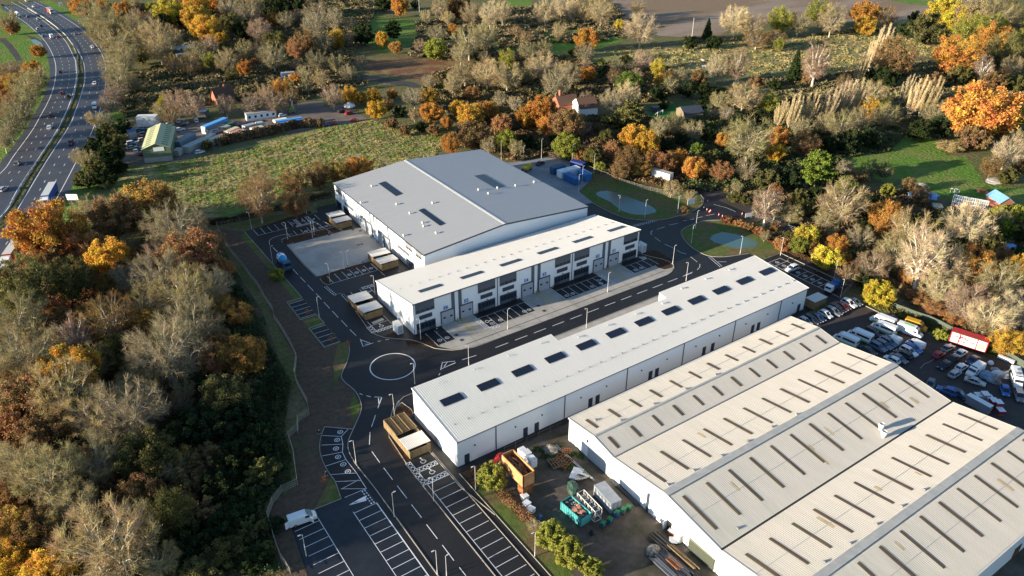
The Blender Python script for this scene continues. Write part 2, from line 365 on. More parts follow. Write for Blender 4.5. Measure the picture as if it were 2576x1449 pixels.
# ---------------------------------------------------------------- the new estate, metres
sheet('road', P('w21,86 w24,108.8 7:2370,950 w34.8,110.6 w35.8,115.5 w35.7,120.8 w36.3,124.1 w37.5,127.6 w39,130.3 w40.5,132.8 w44.4,129 8:90,343 145,215 150,150 110,60 30,-10 5:0,1385 45,1280 62,1180 40,1125 w54.3,161.5 w57,161.5 w57,240.8 w83,242 w84,246 w95,246 w152,245 w158,247 w181.8,241 w186.4,234 w186.6,217.3 w179.6,210.5 w169.6,205.3 w167.4,194.1 w167.3,183.8 w169.4,176.5 w176.9,170.1 w187,169.0 w194,169.6 w198.4,171.1 w202.5,174.1 w205,178 w206.5,184 w206.5,150 w200,156 w194.8,158.6 w188.5,161.6 w177.9,160.6 w173.5,155.5 w171.2,149.9 w170.6,145.3 w171.5,141.5 w175.4,138.6 w183,136.2 w183,131.2 w191.4,130.8 w191.4,105.8 w182.4,103.1 w169.3,103.5 w60.7,103.5 w57.6,103.3 w58.3,60 w58.6,10 w21,10'), .026, 'asphalt_new')
Z1, Z2, Z3, Z4 = .034, .042, .050, .060
sheet('forecourt', P('s:0,555 300,478 560,426 w90.5,221.6 w90.5,200.3 w83.6,198.2 w75.2,198.7 w66.8,198.2 w65.2,198.5 w64.9,208 w65.3,223.2'), Z1, 'concrete')
sheet('forecourt', P('w76.8,146.2 w77.2,145.5 w79,143 w81,141.6 w84,140.6 w88,140.4 w150,140.6 w154,141.2 w157.5,143.3 w158.2,146.2 w157.6,148.8 w156,151.5 w154.8,153 w153,154.2 w76.8,154.2'), Z1, 'concrete')
sheet('pavement', P('w76,124.5 w90,127.8 w97,132.6 w103,132.9 w168,133.2 w169.5,131.5 w169.5,121 w76,121'), Z1, 'concrete')
sheet('pavement', P('w56.9,125.9 w58.25,125.9 w58.25,132 w57.2,131 w56.6,128.5'), Z1, 'concrete_blue')
sheet('compound_yard', P('w152.5,244.5 w158,246.6 w181.5,240.7 w186.2,234 w186.4,217.3 w179.6,210.7 w170,205.6 w167.8,194.5 w158,196 w152.5,200'), Z1, 'concrete_blue')
# grass, mulch and planting
def land(name, s, m, z=Z1): sheet(name, P(s), z, m)
land('grass_margin', 'w50.6,247.5 w57,240.8 w57,189.3 w52.6,189.2 w52.2,178 w57,177.8 w57,173 w52.5,172.7 w52.5,161.6 5:40,1125 62,1180 45,1280 0,1385 8:30,-10 110,60 150,150 145,215 90,343 w44.3,129.1 w40.6,132.9 w38.9,130.4 w37.4,127.6 w36.2,124.1 w35.7,120.8 w35.6,115.5 w34.6,110.8 7:2370,952 w24,109 w21,86 w17,86 7:2130,1300 2020,1030 2060,900 2240,770 2240,600 2180,410 2250,290 2330,200 2240,0 4:2240,1260 2100,1020 1980,750 1830,560 1700,390 1640,275', 'soil')
land('grass_edge', 'w56.9,240 w56.9,189.4 w54.9,189.4 w54.9,238', 'site_grass', .044)
land('grass_edge', 'w56.9,177.5 w56.9,173.2 w52.6,173 w52.4,177.6', 'site_grass', .044)
land('grass_edge', '5:-30,1160 30,1130 58,1180 40,1280 0,1370 -50,1440 -60,1300', 'site_grass', .044)
land('grass_edge', '8:60,170 100,80 140,160 130,230 90,280', 'site_grass', .044)
land('grass_edge', '7:2400,900 2500,700 2530,740 2572,866 2370,948', 'site_grass', .044)
land('planting_bed', 'w57.5,240.6 w81,244.5 w81,242.2 w58,240.9', 'mulch', .05)
land('grass_verge', 'w57.7,103 w60.8,103.2 w61.5,60 w62,10 w58.6,10', 'site_grass')
land('planting_bed', '8:900,682 1000,625 1050,612 1075,690 1030,800 1010,810', 'mulch', .044)
land('planting_bed', 'w71.6,153.6 w76.9,152 w77,146.4 w74,147.6 w70.5,150.6 w70.8,153', 'mulch', .052)
land('planting_bed', 't:370,895 560,825 640,870 650,905 500,915', 'mulch', .052)
land('planting_bed', 't:0,520 150,670 110,695 0,580', 'mulch', .052)
land('planting_bed', '8:455,145 500,165 545,225 505,250 375,300 400,200', 'mulch', .052)
land('planting_bed', '8:352,410 375,400 520,580 490,600 400,510', 'mulch', .052)
land('planting_bed', 's:0,1150 60,1100 250,1045 390,1000 760,900 770,925 400,1030 150,1105 190,1210 100,1235 20,1210', 'mulch', .052)
land('planting_bed', '4:2140,355 2180,340 2540,265 2576,285 2180,392 2140,385', 'mulch', .052)
land('planting_bed', '5:2390,570 2330,520 2250,450 2370,440 2500,510 2500,570 2440,585', 'mulch', .052)
land('pond_bank', 'w187,168.2 w194,168.8 w199.5,171.5 w203,175 w205,180 w205.5,190 w203,205 w198,220 w190,229 w187.2,217 w180.2,210 w170.4,205 w168.2,194.2 w168,183.8 w170,177 w177,170.9', 'site_grass')
land('pond_bank', 'w200,158 w204,150 w205,140 w205,112 w192.4,104 w192.4,130.6 w192,131.8 w184,132 w184,136.8 w176,139.3 w172.2,142 w171.3,145.3 w172,149.8 w174.2,155 w178.2,159.8 w188.5,160.6 w194.5,157.8', 'site_grass')
land('path_tarmac', 'w187,131.6 w192,131 w196,131.5 w196,108 w192.5,104 w192,130', 'asphalt_new', .044)
TL.update({'y': (2100, 600, 3.64), 'z': (2500, 650, 2.912)})
land('pond', 'y:880,590 950,560 1050,550 1180,575 1300,615 z:0,395 100,430 200,480 245,520 240,550 5:2370,155 2290,175 2200,170 2110,140 2030,75 1935,30 1912,5', 'water_pond', .048)
land('pond', '6:205,355 225,325 300,302 400,318 500,350 565,375 570,400 540,420 440,430 330,410 240,380', 'water_pond', .048)
# parking bays
def bays(name, x0, y0, x1, y1, along, n, z=.046, m='asphalt_bay', front=None, back=None, t=.11):
    if m: sheet(name, [Vector((x0, y0, 0)), Vector((x1, y0, 0)), Vector((x1, y1, 0)), Vector((x0, y1, 0))], z, m)
    for i in range(n + 1):
        k = i / n
        if along == 'x': xx = x0 + (x1 - x0) * k; mk.strip([(xx, y0), (xx, y1)], t, .066)
        else: yy = y0 + (y1 - y0) * k; mk.strip([(x0, yy), (x1, yy)], t, .066)
    if front == 'x0': mk.strip([(x0, y0), (x0, y1)], t, .068)
    if front == 'x1': mk.strip([(x1, y0), (x1, y1)], t, .068)
    if front == 'y0': mk.strip([(x0, y0), (x1, y0)], t, .068)
def hatch(x0, y0, x1, y1, n, m=None, z=.070, w=.12):
    b = m or mk
    b.strip([(x0, y0), (x1, y0)], w, z); b.strip([(x0, y1), (x1, y1)], w, z); b.strip([(x0, y0), (x0, y1)], w, z); b.strip([(x1, y0), (x1, y1)], w, z)
    lx = abs(x1 - x0) > abs(y1 - y0)
    for i in range(n):
        a, c = i / n, (i + 1) / n
        if lx: xa, xb = x0 + (x1 - x0) * a, x0 + (x1 - x0) * c; b.strip([(xa, y0), (xb, y1)], w, z); b.strip([(xa, y1), (xb, y0)], w, z + .001)
        else: ya, yb = y0 + (y1 - y0) * a, y0 + (y1 - y0) * c; b.strip([(x0, ya), (x1, yb)], w, z); b.strip([(x1, ya), (x0, yb)], w, z + .001)
def ring(x, y, r, w, z=.072, n=24, m=None):
    (m or mk).add([(x + (r + (w / 2 if k else -w / 2)) * math.cos(2 * PI * i / n), y + (r + (w / 2 if k else -w / 2)) * math.sin(2 * PI * i / n), z) for k in (0, 1) for i in range(n)],
                  [(i, n + i, n + (i + 1) % n, (i + 1) % n) for i in range(n)])
def charge_symbol(x, y, a=0):
    ring(x, y, .55, .14); mk.strip([(x - .18, y - .25), (x - .18, y + .25)], .1, .072); mk.strip([(x + .12, y - .25), (x + .12, y + .25)], .1, .072); mk.strip([(x - .18, y), (x + .12, y)], .1, .073)
def wheelchair(x, y, a=0):
    ca, sa = math.cos(a), math.sin(a)
    def q(u, v): return (x + ca * u - sa * v, y + sa * u + ca * v)
    n = 14; arc = [q(.5 * math.cos(t) - .05, .5 * math.sin(t) - .25) for t in [PI * .65 + PI * 1.25 * i / n for i in range(n + 1)]]
    mk.strip(arc, .13, .072); mk.strip([q(0, .75), q(0, .1), q(.45, .1), q(.6, -.55)], .14, .073); ring(*q(0, .95), .12, .14); mk.strip([q(0, .42), q(.35, .42)], .12, .074)
bays('parking_bays', 76.9, 146.6, 82.2, 153.2, 'x', 2, z=.046); charge_symbol(78.5, 148.3); charge_symbol(80.7, 148.3)
bays('parking_bays', 92.5, 146.3, 107.6, 151.6, 'x', 6)
bays('parking_bays', 118.4, 146.6, 134.6, 151.6, 'x', 7)
bays('parking_bays', 144.6, 147.0, 154.6, 151.6, 'x', 4)
for x0, x1 in ((75.2, 82.2), (92.3, 107.8), (118.6, 134.6), (144.9, 152.6)): sheet('footpath', P('w%g,151.8 w%g,151.8 w%g,154.2 w%g,154.2' % (x0, x1, x1, x0)), .044, 'asphalt_new')
for x in (97.5, 105.4, 107): charge_symbol(x - .6, 147.6)
for x in (119.7, 121.9, 129, 132.3): charge_symbol(x, 147.8)
for x in (146.2, 148.6): charge_symbol(x, 148.2)
hatch(91.2, 146.3, 92.5, 151.6, 4); hatch(92.5, 145.0, 95.2, 146.3, 2); wheelchair(93.8, 149, -PI / 2); charge_symbol(94.1, 147.4)
hatch(134.6, 146.6, 135.9, 151.6, 4); hatch(131.8, 145.4, 135.9, 146.6, 3); wheelchair(133.3, 149.6, -PI / 2)
ybox = MB()
def yhatch(x0, x1, y0, y1, n):
    w = .14; z = .072
    for q in (((x0, y0), (x1, y0)), ((x0, y1), (x1, y1)), ((x0, y0), (x0, y1)), ((x1, y0), (x1, y1))): ybox.strip(q, w, z)
    for i in range(n): ya = y0 + (y1 - y0) * i / n; yb = y0 + (y1 - y0) * (i + .6) / n; ybox.strip([(x0, ya), (x1, yb)], w, z + .001)
for x in (87.1, 112.9, 139.5): yhatch(x, x + 1.7, 147.2, 153.9, 6)
# west lots beside the big warehouse
bays('parking_bays', 59.8, 235.4, 81.2, 240.6, 'x', 9); mk.strip([(59.8, 235.4), (70, 235.4)], .11, .068)
hatch(73.4, 235.4, 74.6, 240.6, 4); hatch(77.6, 235.4, 78.8, 240.6, 4); hatch(72.6, 234.4, 79.2, 235.4, 6); wheelchair(72.2, 238); wheelchair(76.1, 238)
bays('parking_bays', 68.2, 228.3, 82, 233.3 - 1.2, 'x', 6, front=None)
for x in (73.9, 76.4, 79, 81): charge_symbol(x, 229.6)
bays('parking_bays', 67.7, 191.9, 81.8, 197.0, 'x', 6, front='y0')
for x in (73.6, 75.9, 78.3, 80.6): charge_symbol(x, 194.0)
bays('parking_bays', 66.8, 179.8, 75.2, 184.2, 'x', 3)
hatch(73.2, 183.6, 76.6, 184.9, 3); wheelchair(73.9, 181.6, -PI / 2)
bays('parking_bays', 52.7, 178.8, 56.9, 187.7, 'y', 4); bays('parking_bays', 52.9, 162.3, 56.8, 171.8, 'y', 4)
sheet('parking_bays', P('w65.6,160.6 w71.6,160.6 w71.6,167.4 w65.6,167.4'), .046, 'asphalt_bay')
mk.strip([(66.8, 161.6), (66.8, 167.2)], .11, .066); mk.strip([(66.8, 164.6), (71.6, 164.6)], .11, .067)
hatch(65.4, 161.2, 66.8, 164.5, 3); hatch(66.8, 160.8, 71.4, 161.8, 5); wheelchair(69, 163.2)
sheet('path_slab', P('w67.6,165 w71,165.3 w71,166.5 w67.6,166.2'), .056, 'concrete')
# south lots
def fan(line_in, line_out, ks):
    for k in ks: pass
inner = pts('8:50,345 0,400 10,520 30,600 100,675 180,790'); outer = pts('7:2450,325 2430,390 2425,460 2430,548 2455,622 2495,685')
ia = pts('8:50,345 0,397 12,455 8,515 35,572 115,673 150,730 190,792'); oa = pts('7:2452,327 2432,390 2425,463 2430,545 2455,622 2495,685 2530,738 2572,793')
sheet('parking_bays', pts('7:2452,327 2432,390 2425,463 2430,545 2455,622 2495,685 2530,738 8:20,858 185,795 110,675 40,580 5,500 15,430 50,345'), .046, 'asphalt_bay')
for a, b in zip(oa[1:], ia[1:]): mk.strip([a, b], .11, .066)
mk.strip(ia, .12, .068)
for s in ('7:2568,364', '7:2545,424', '7:2536,489', '7:2552,552', '8:15,608', '8:50,663'):
    p = pts(s)[0]; charge_symbol(p.x, p.y)
mk.strip(pts('8:130,725 0,795'), .11, .066); mk.strip(pts('8:185,792 25,858'), .11, .066)
sheet('parking_lot', P('w24.2,108.6 7:2370,958 w34.9,110.2 w40.2,110.2 w40.3,60 w40.3,10 w21.5,10 w21.5,86'), .036, 'asphalt_lot')
bays('parking_bays', 35.3, 105.6 - 2.29 * 30, 40.1, 105.6, 'y', 30, m=None, front='x1'); mk.strip([(35.3, 106), (35.3, 30)], .11, .068)
mk.strip([(40.0, 105.6), (40.0, 30)], .11, .0685)
for i in range(26): mk.strip([(24.2 + .0 * i, 107.6 - 2.32 * i), (29.0, 107.6 - 2.32 * i)], .11, .066)
mk.strip([(29.1, 108.4), (29.1, 40)], .11, .068)
bays('parking_bays', 50.7, 104.4 - 2.49 * 30, 55.7, 104.4, 'y', 30, front='x0'); 
sheet('parking_bays', P('w51,112.2 w56,112.2 w55.9,104.4 w50.6,104.4'), .044, 'asphalt_bay')
hatch(49.8, 104.6, 50.9, 112.2, 7); hatch(50.9, 108.4, 55.4, 109.6, 5); hatch(50.9, 104.5, 55.6, 105.7, 5); wheelchair(53.2, 111); wheelchair(53.2, 107.2)
mk.strip([(50.7, 108.4), (50.9, 106)], .11, .07)
# give way marks
for pl in ('8:60,915 180,850', '8:60,915 188,880', '8:180,850 188,880'): mk.strip(pts(pl), .2, .074)
mk.add([(p.x, p.y, .072) for p in pts('8:110,895 178,853 190,880')], [(0, 1, 2)])
for k in range(6):
    a, b = pts('8:185,795 265,900'); t = (b - a) / 6
    for o in (0, .55): mk.strip([a + t * (k + .1) + Vector((-.3 - o, 0, 0)), a + t * (k + .65) + Vector((-.3 - o, 0, 0))], .22, .072)
for seg in ('8:275,185 305,103 275,100', '8:280,105 285,160', '8:250,100 285,100', '8:190,90 222,98', '8:138,74 160,82', '5:143,1112 165,1168 240,1140', '5:150,1118 222,1145', '5:178,1150 212,1150', '5:275,1130 298,1125', '5:332,1117 360,1113', '5:750,1345 762,1288 858,1278', '5:758,1335 862,1290', '5:775,1320 800,1285', '5:735,1385 745,1370', '5:912,1268 1018,1234'): mk.strip(pts(seg), .2, .074)
ring(63.2, 144.8, 5.5, .28, n=64, z=.074)
# centre dashes
for y0 in (124, 120.2, 115): pass
for s in ('8:258,237 228,325', '8:217,365 212,460', '8:230,510 290,595', '8:320,635 388,725', '8:422,770 495,865', '8:530,912 605,1010', '8:643,1062 725,1170', '8:762,1217 850,1335', '8:890,1385 940,1449', '4:2095,455 2060,420', '4:2110,470 2145,508', '4:2165,525 2195,565', '4:2210,583 2250,625', '4:2265,642 2305,683', '4:2322,702 2365,748', '4:2385,768 2427,812', '4:2445,833 2488,880', '4:2508,900 2552,948', '5:0,970 45,1018', '5:65,1040 112,1085', '6:0,460 25,470', '6:60,490 110,530', '6:130,545 128,570 110,588', '6:15,630 75,605', '6:255,528 330,528', 's:0,0 1,1'): mk.strip(pts(s), .14, .074) if s[0] != 's' else None
mk.strip(smooth_line(pts('4:2037,402 2032,375 2055,350 2130,325 2210,318'), 20), .12, .074)
x = 88.6
while x < 160: mk.strip([(x, 137.35), (x + 3.9, 137.35)], .15, .074); x += 6.05
mk.strip(pts('5:2340,325 2335,305 2350,292'), .14, .074); mk.strip(pts('5:2380,283 2440,265'), .14, .074); mk.strip(pts('5:2475,250 2540,238'), .14, .074); mk.strip(pts('5:2365,345 2410,375'), .14, .074); mk.strip(pts('5:2440,395 2510,425'), .14, .074); mk.strip(pts('5:2530,440 2576,465'), .14, .074)
for k in range(12):
    a, b = pts('5:2210,262 2385,218'); t = (b - a) / 12
    for o in (0, .8): mk.strip([a + t * (k + .1) + Vector((0, o, 0)), a + t * (k + .6) + Vector((0, o, 0))], .3, .074)
for k in range(10):
    a, b = pts('6:195,490 285,570'); t = (b - a) / 10
    for o in (0, .8): mk.strip([a + t * (k + .1) + Vector((o, 0, 0)), a + t * (k + .6) + Vector((o, 0, 0))], .3, .074)
for k in range(7):
    a, b = pts('s:90,1260 235,1385'); t = (b - a) / 7
    for o in (0, .6): mk.strip([a + t * (k + .1) + Vector((-o, 0, 0)), a + t * (k + .6) + Vector((-o, 0, 0))], .25, .074)
for s in ('6:0,220 50,210', '6:115,195 150,188', '6:175,180 240,168', '6:235,95 330,120 400,150', '6:20,215 85,205'): mk.strip(pts(s), .14, .074)
# bays at the east end
bays('parking_bays', 183.2, 108.2, 188.6, 128.8, 'y', 8, front='x0'); mk.strip([(183.2, 128.8), (183.2, 103.6)], .12, .07); mk.strip([(188.6, 128.8), (188.6, 106)], .14, .07)
for k in (0, 1, 3, 4, 5, 6): charge_symbol(185.6, 127.4 - 2.57 * k)
struct('road_markings', mk, 'paint_white'); struct('yellow_markings', ybox, 'paint_yellow')
# drain slot, joints in the concrete, covers
dr = MB(); dr.strip([(83, 142.9), (153, 142.9)], .16, .072)
struct('drain_channel', dr, 'trim_dark')
jt = MB()
for x in np.arange(86, 156, 6.5): jt.strip([(x, 140.8), (x, 145.8)], .10, .071)
for y in (205, 212, 218): jt.strip([(66, y), (90, y)], .06, .071)
struct('concrete_joints', jt, 'kerb_stone')
cv = MB()
for s in ('t:1440,868', 't:1515,940', 's:470,455', 's:575,470', 's:1125,1045', '8:15,262', '5:1530,898', '5:1487,860', '5:130,400', '5:155,395', '8:2430,700'):
    p = pts(s)[0]; cv.box((p.x, p.y, .075), (.9, .9, .012))
struct('manhole_covers', cv, 'trim_dark')
# kerbs
kb = MB()
def kerb(s, w=.16): kb.strip(smooth_line(pts(s), 60) if len(s.split()) > 4 else pts(s), w, .0, h=.15)
kerb('w56.9,240.6 w56.95,220 w56.95,200 w56.95,189.3'); kerb('w56.9,189.2 w52.5,189.1 w52.3,178'); kerb('w52.3,178 w56.9,177.9'); kerb('w56.95,177.8 w56.95,173'); kerb('w56.95,173 w52.5,172.8 w52.5,161.6')
kerb('5:40,1125 62,1180 45,1280 0,1385 8:30,-10 110,60 150,150 145,215 90,343'); kerb('7:2450,325 8:90,343'); kerb('7:2450,325 2425,390 2412,460 2418,530 2450,615 2495,690 2530,738 2576,868', .12); kerb('7:2190,1085 2370,950 2576,868', .12)
kerb('8:90,343 50,440 60,520 120,620 240,770 400,990 710,1420 w41.3,60 w41.3,20'); kerb('w49.8,112 w49.75,104 w49.7,10'); kerb('w56.1,112.2 w56.2,60 w56.3,10', .12)
kerb('w57.6,103.4 w57.9,60 w58.4,10', .1); kerb('8:400,150 360,300 360,400 490,600'); kerb('8:540,70 470,100 420,150 395,230')
kerb('t:0,520 170,770 260,850 400,905 600,925 760,935 900,965 1130,1060 1290,1076 1530,1072 w92,140.5 w120,140.5 w150,140.6 w154,141.1 w157.6,143.3 w158.4,146.2 w157.8,149 w156,152 w154,158 w152.6,170')
kerb('w76.9,152 w76.9,146.3', .12); kerb('8:545,225 525,190 455,140', .12)
kerb('w187,168.9 w177,170.2 w169.5,176.6 w167.4,184 w167.5,194 w169.8,205.2'); kerb('w187,168.9 w194,169.6 w198.4,171.1 w202.5,174.1 w205,178')
kerb('w200,157 w194.8,158.4 w188.5,161.4 w178,160.4 w173.7,155.4 w171.4,149.9 w170.8,145.3 w171.7,141.7 w175.5,138.8 w183,136.3'); kerb('w183.2,131 w191.5,130.9', .12); kerb('w191.5,130.9 w191.5,106', .12)
kerb('w76,124.5 w90,127.8 w97,132.6 w103,132.9 w168,133.2 w170,131', .14); kerb('w64.9,198.3 w64.6,208 w65.1,223.4 w67.5,223.9'); kerb('s:30,1100 400,985 770,890', .12)
kerb('s:930,1115 740,940', .12); kerb('s:0,1150 40,1210 110,1243 190,1215', .14); kerb('s:210,1400 260,1365 340,1375 410,1449', .14); kerb('4:2130,385 2125,360 2180,340 2540,262', .14); kerb('4:2390,235 2520,320', .12)
kerb('t:395,590 545,735', .12); kerb('8:665,510 900,780 w57.5,90', .12); kerb('w81.5,234 w84.2,223', .12)
kerb('a:1165,305 1456,445 6:1690,1000', .25)
kerb('2:1780,1395 1830,1340', .12)
struct('kerb', kb, 'kerb_stone')
# ================================================================ BUILDINGS
def text_mesh(s, size, m, loc, rot, parent, name='unit_number', depth=.02):
    cu = bpy.data.curves.new(name, 'FONT'); cu.body = s; cu.size = size; cu.extrude = depth; cu.offset = size * .02
    to = bpy.data.objects.new('tmp', cu); C.objects.link(to); bpy.context.view_layer.update()
    me = bpy.data.meshes.new_from_object(to.evaluated_get(bpy.context.evaluated_depsgraph_get()))
    bpy.data.objects.remove(to)
    me.materials.clear(); me.materials.append(MT[m]); o = bpy.data.objects.new(name, me); C.objects.link(o)
    o.location = loc; o.rotation_euler = rot
    if parent is not None: o.parent = parent
    return o
def ribbed(corners, run, pitch, hgt, n_max=600):
    """Ribbed sheet on a quad: corners a,b,c,d with a->b the direction ACROSS the ribs, a->d along them."""
    a, b, c, d = (Vector(p) for p in corners); mb = MB(); n = max(4, int((b - a).length / pitch)); nn = (b - a).cross(d - a); nn.normalize()
    if nn.z < 0: nn = -nn
    vs = []; prof = [(0, 0), (.35, 0), (.5, 1), (.85, 1)]
    for i in range(n):
        for u, k in prof:
            t = (i + u) / n; vs.append(a.lerp(b, t) + nn * hgt * k); vs.append(d.lerp(c, t) + nn * hgt * k)
    vs += [b, c]; m = len(vs) // 2
    fs = [(2 * i, 2 * i + 2, 2 * i + 3, 2 * i + 1) for i in range(m - 1)]
    if (vs[2] - vs[0]).cross(vs[1] - vs[0]).z < 0: fs = [f[::-1] for f in fs]
    return mb.add(vs, fs)
def panel_on_roof(zf, x0, y0, x1, y1, t=.10, lift=.03):
    mb = MB(); q = [(x0, y0), (x1, y0), (x1, y1), (x0, y1)]
    v = [(x, y, zf(x, y) + lift) for x, y in q] + [(x, y, zf(x, y) + lift + t) for x, y in q]
    return mb.add(v, [(3, 2, 1, 0), (4, 5, 6, 7), (0, 1, 5, 4), (1, 2, 6, 5), (2, 3, 7, 6), (3, 0, 4, 7)])
def wall_shell(poly, zt, z0=-.2):
    mb = MB(); n = len(poly)
    for i in range(n):
        a, b = poly[i], poly[(i + 1) % n]
        mb.add([(a[0], a[1], z0), (b[0], b[1], z0), (b[0], b[1], zt(*b)), (a[0], a[1], zt(*a))], [(0, 1, 2, 3)])
    return mb
# ---------------- middle terrace E
TE = thing('terrace_of_units', 'long white industrial terrace lettered E1 to E6 facing the estate road', 'industrial building', (0, 0, 0))
ex0, ex1, ey0, ey1 = 74.3, 152.5, 154.3, 175.8
zE = lambda x, y: 9.35 - (y - ey0) * (9.35 - 6.2) / (ey1 - ey0)
wall_shell([(ex0, ey0), (ex1, ey0), (ex1, ey1), (ex0, ey1)], lambda x, y: zE(x, y) - .12).build('wall', 'clad_white', TE)
a = [(ex0 - .15, ey0 - .3), (ex1 + .15, ey0 - .3), (ex1 + .15, ey1 + .3), (ex0 - .15, ey1 + .3)]
rf = ribbed([(x, y, zE(x, y)) for x, y in a], 'y', .5, .045).build('roof', 'roof_white', TE)
e_ = MB(); e_.span(ex0 - .2, ey0 - .42, 9.13, ex1 + .2, ey0 - .3, 9.42); e_.span(ex0 - .2, ey1 + .3, 5.95, ex1 + .2, ey1 + .42, 6.2); e_.build('gutter', 'trim_dark', TE, each=True)
e_ = MB()
for xx in (ex0 - .22, ex1 + .16): e_.add([(xx + dx, y, zE(xx, y) + dz) for y in (ey0 - .3, ey1 + .3) for dx in (0, .12) for dz in (-.22, .10)], [(0, 1, 3, 2), (4, 6, 7, 5), (0, 4, 5, 1), (2, 3, 7, 6), (0, 2, 6, 4), (1, 5, 7, 3)])
e_.build('verge_trim', 'steel_pale', TE, each=True)
for x0 in (79.4, 92.4, 105.3, 118.4, 131.4, 145.1): panel_on_roof(zE, x0, 159.3, min(x0 + 6.8, 151.3), 161, lift=.06).build('rooflight', 'rooflight_dark', TE)
for i in range(26):
    v = MB(); xx = 76.5 + i * 2.98; v.box((xx, 165.5, zE(xx, 165.5) + .14), (.22, .4, .2)); v.build('roof_vent', 'steel', TE)
yF = ey0 - .03
def unit(xl, flip, num):
    def X(a, b):
        return (xl + a, xl + b) if not flip else (xl + 13.03 - b, xl + 13.03 - a)
    def pan(a, b, z0, z1, t, m, name, parent=TE):
        x0, x1 = X(a, b); q = MB(); q.span(x0, yF - t, z0, x1, yF, z1); return q.build(name, m, parent)
    lv = pan(.75, 6.3, 6.0, 9.05, .10, 'louvre', 'louvre_panel')
    q = MB()
    for k in range(4): x0, x1 = X(.95 + k * 1.35, 2.1 + k * 1.35); q.span(x0, yF - .14, 6.15, x1, yF - .1, 6.95)
    q.build('louvre_window', 'glass_dark', lv)
    pan(1.7, 5.5, 3.95, 5.15, .08, 'trim_dark', 'strip_window')
    fr = pan(.8, 6.4, .05, 3.0, .10, 'trim_dark', 'entrance_screen')
    q = MB()
    for k in range(5): x0, x1 = X(1.0 + k * 1.08, 1.95 + k * 1.08); q.span(x0, yF - .13, 1.15, x1, yF - .1, 2.6)
    q.build('pane', 'glass_dark', fr)
    q = MB(); x0, x1 = X(1.0, 4.5); q.span(x0, yF - .13, .15, x1, yF - .1, 1.05); q.build('lower_panel', 'louvre', fr)
    df = pan(8.0, 12.4, .05, 4.3, .12, 'trim_dark', 'roller_door_frame')
    q = MB(); x0, x1 = X(8.25, 11.95); q.span(x0, yF - .16, .05, x1, yF - .12, 3.95); dd = q.build('roller_door', 'door_grey', df)
    q = MB()
    for a_ in (8.7, 10.8): x0, x1 = X(a_, a_ + .75); q.span(x0, yF - .18, 1.9, x1, yF - .16, 2.4)
    q.build('door_window', 'glass_dark', dd, each=True)
    pan(11.45, 12.45, 4.3, 9.1, .08, 'louvre', 'slot_window')
    x0, x1 = X(9.1, 10.6); text_mesh(num, 1.45, 'sign_blue', (x0 - (.15), yF - .06, 4.65), (PI / 2, 0, 0), TE)
    q = MB(); x0, x1 = X(3.3, 3.6); q.span(x0, yF - .25, 3.3, x1, yF, 3.42); q.build('wall_light', 'trim_dark', TE)
    q = MB(); x0, x1 = X(.0, .08); q.span(x0, yF - .1, .1, x1, yF, 9.1); q.build('downpipe', 'trim_dark', TE, each=True)
for i, nm in enumerate(['E6', 'E5', 'E4', 'E3', 'E2', 'E1']): unit(ex0 + i * 13.03, i % 2 == 1, nm)
q = MB(); q.span(ex1, 155.4, 2.9, ex1 + 1.9, 157.4, 3.1); q.build('canopy', 'clad_white', TE)
# ---------------- lower terrace C
TC = thing('terrace_of_units', 'long white industrial building with twelve dark square rooflights beside the cream sheds', 'industrial building')
cx0, cx1, cy0, cy1, cyr = 58.3, 169.3, 105.3, 124.0, 121.1
zC = lambda x, y: 6.9 + (y - cy0) * (8.55 - 6.9) / (cy1 - cy0)
wall_shell([(cx0, cy0), (cx1, cy0), (cx1, cy1), (131.8, cy1), (131.8, cyr), (96.1, cyr), (96.1, cy1), (cx0, cy1)], lambda x, y: zC(x, y) - .12).build('wall', 'clad_white', TC)
for (a0, a1, b1) in ((cx0 - .15, 96.2, cy1 + .2), (96.2, 131.7, cyr + .2), (131.7, cx1 + .15, cy1 + .2)):
    ribbed([(a0, cy0 - .3, zC(0, cy0 - .3)), (a1, cy0 - .3, zC(0, cy0 - .3)), (a1, b1, zC(0, b1)), (a0, b1, zC(0, b1))], 'y', .5, .05).build('roof', 'roof_white', TC)
q = MB(); q.span(cx0 - .2, cy0 - .42, 6.72, cx1 + .2, cy0 - .3, 6.9); q.build('gutter', 'trim_dark', TC, each=True)
q = MB()
for xx in (cx0 - .22, cx1 + .12): q.add([(xx + dx, y, zC(xx, y) + dz) for y in (cy0 - .3, cy1 + .2) for dx in (0, .12) for dz in (-.22, .10)], [(0, 1, 3, 2), (4, 6, 7, 5), (0, 4, 5, 1), (2, 3, 7, 6), (0, 2, 6, 4), (1, 5, 7, 3)])
q.build('verge_trim', 'steel_pale', TC, each=True)
for i in range(12): panel_on_roof(zC, 61.3 + i * 9.27, 115.3, 66.4 + i * 9.27 - .1, 117.5, lift=.09).build('rooflight', 'rooflight_dark', TC)
for i in range(34):
    v = MB(); xx = 60.5 + i * 3.27; v.box((xx, 109.6, zC(xx, 109.6) + .18), (.28, .38, .24)); v.build('roof_vent', 'steel', TC)
for i in range(11):
    v = MB(); xx = 63.9 + i * 9.3; yy = 122.4 if not 96 < xx < 132 else 119.8; v.lathe((xx, yy, zC(xx, yy)), [(.16, 0), (.16, .3), (.3, .32), (.3, .42)], 8); v.build('flue', 'steel_pale', TC)
for x in (60, 74.7 + .1, 77.8, 92.9, 95.0, 111.4, 113.5, 129.6, 132.7, 147.7, 150.0, 166.4):
    v = MB(); v.span(x, cy0 - .09, .05, x + 1.15, cy0 - .002, 2.45); dd = v.build('fire_door', 'door_dark', TC)
    v = MB(); v.span(x + .9, cy0 - .12, 1.0, x + 1.0, cy0 - .09, 1.15); v.build('handle', 'steel', dd)
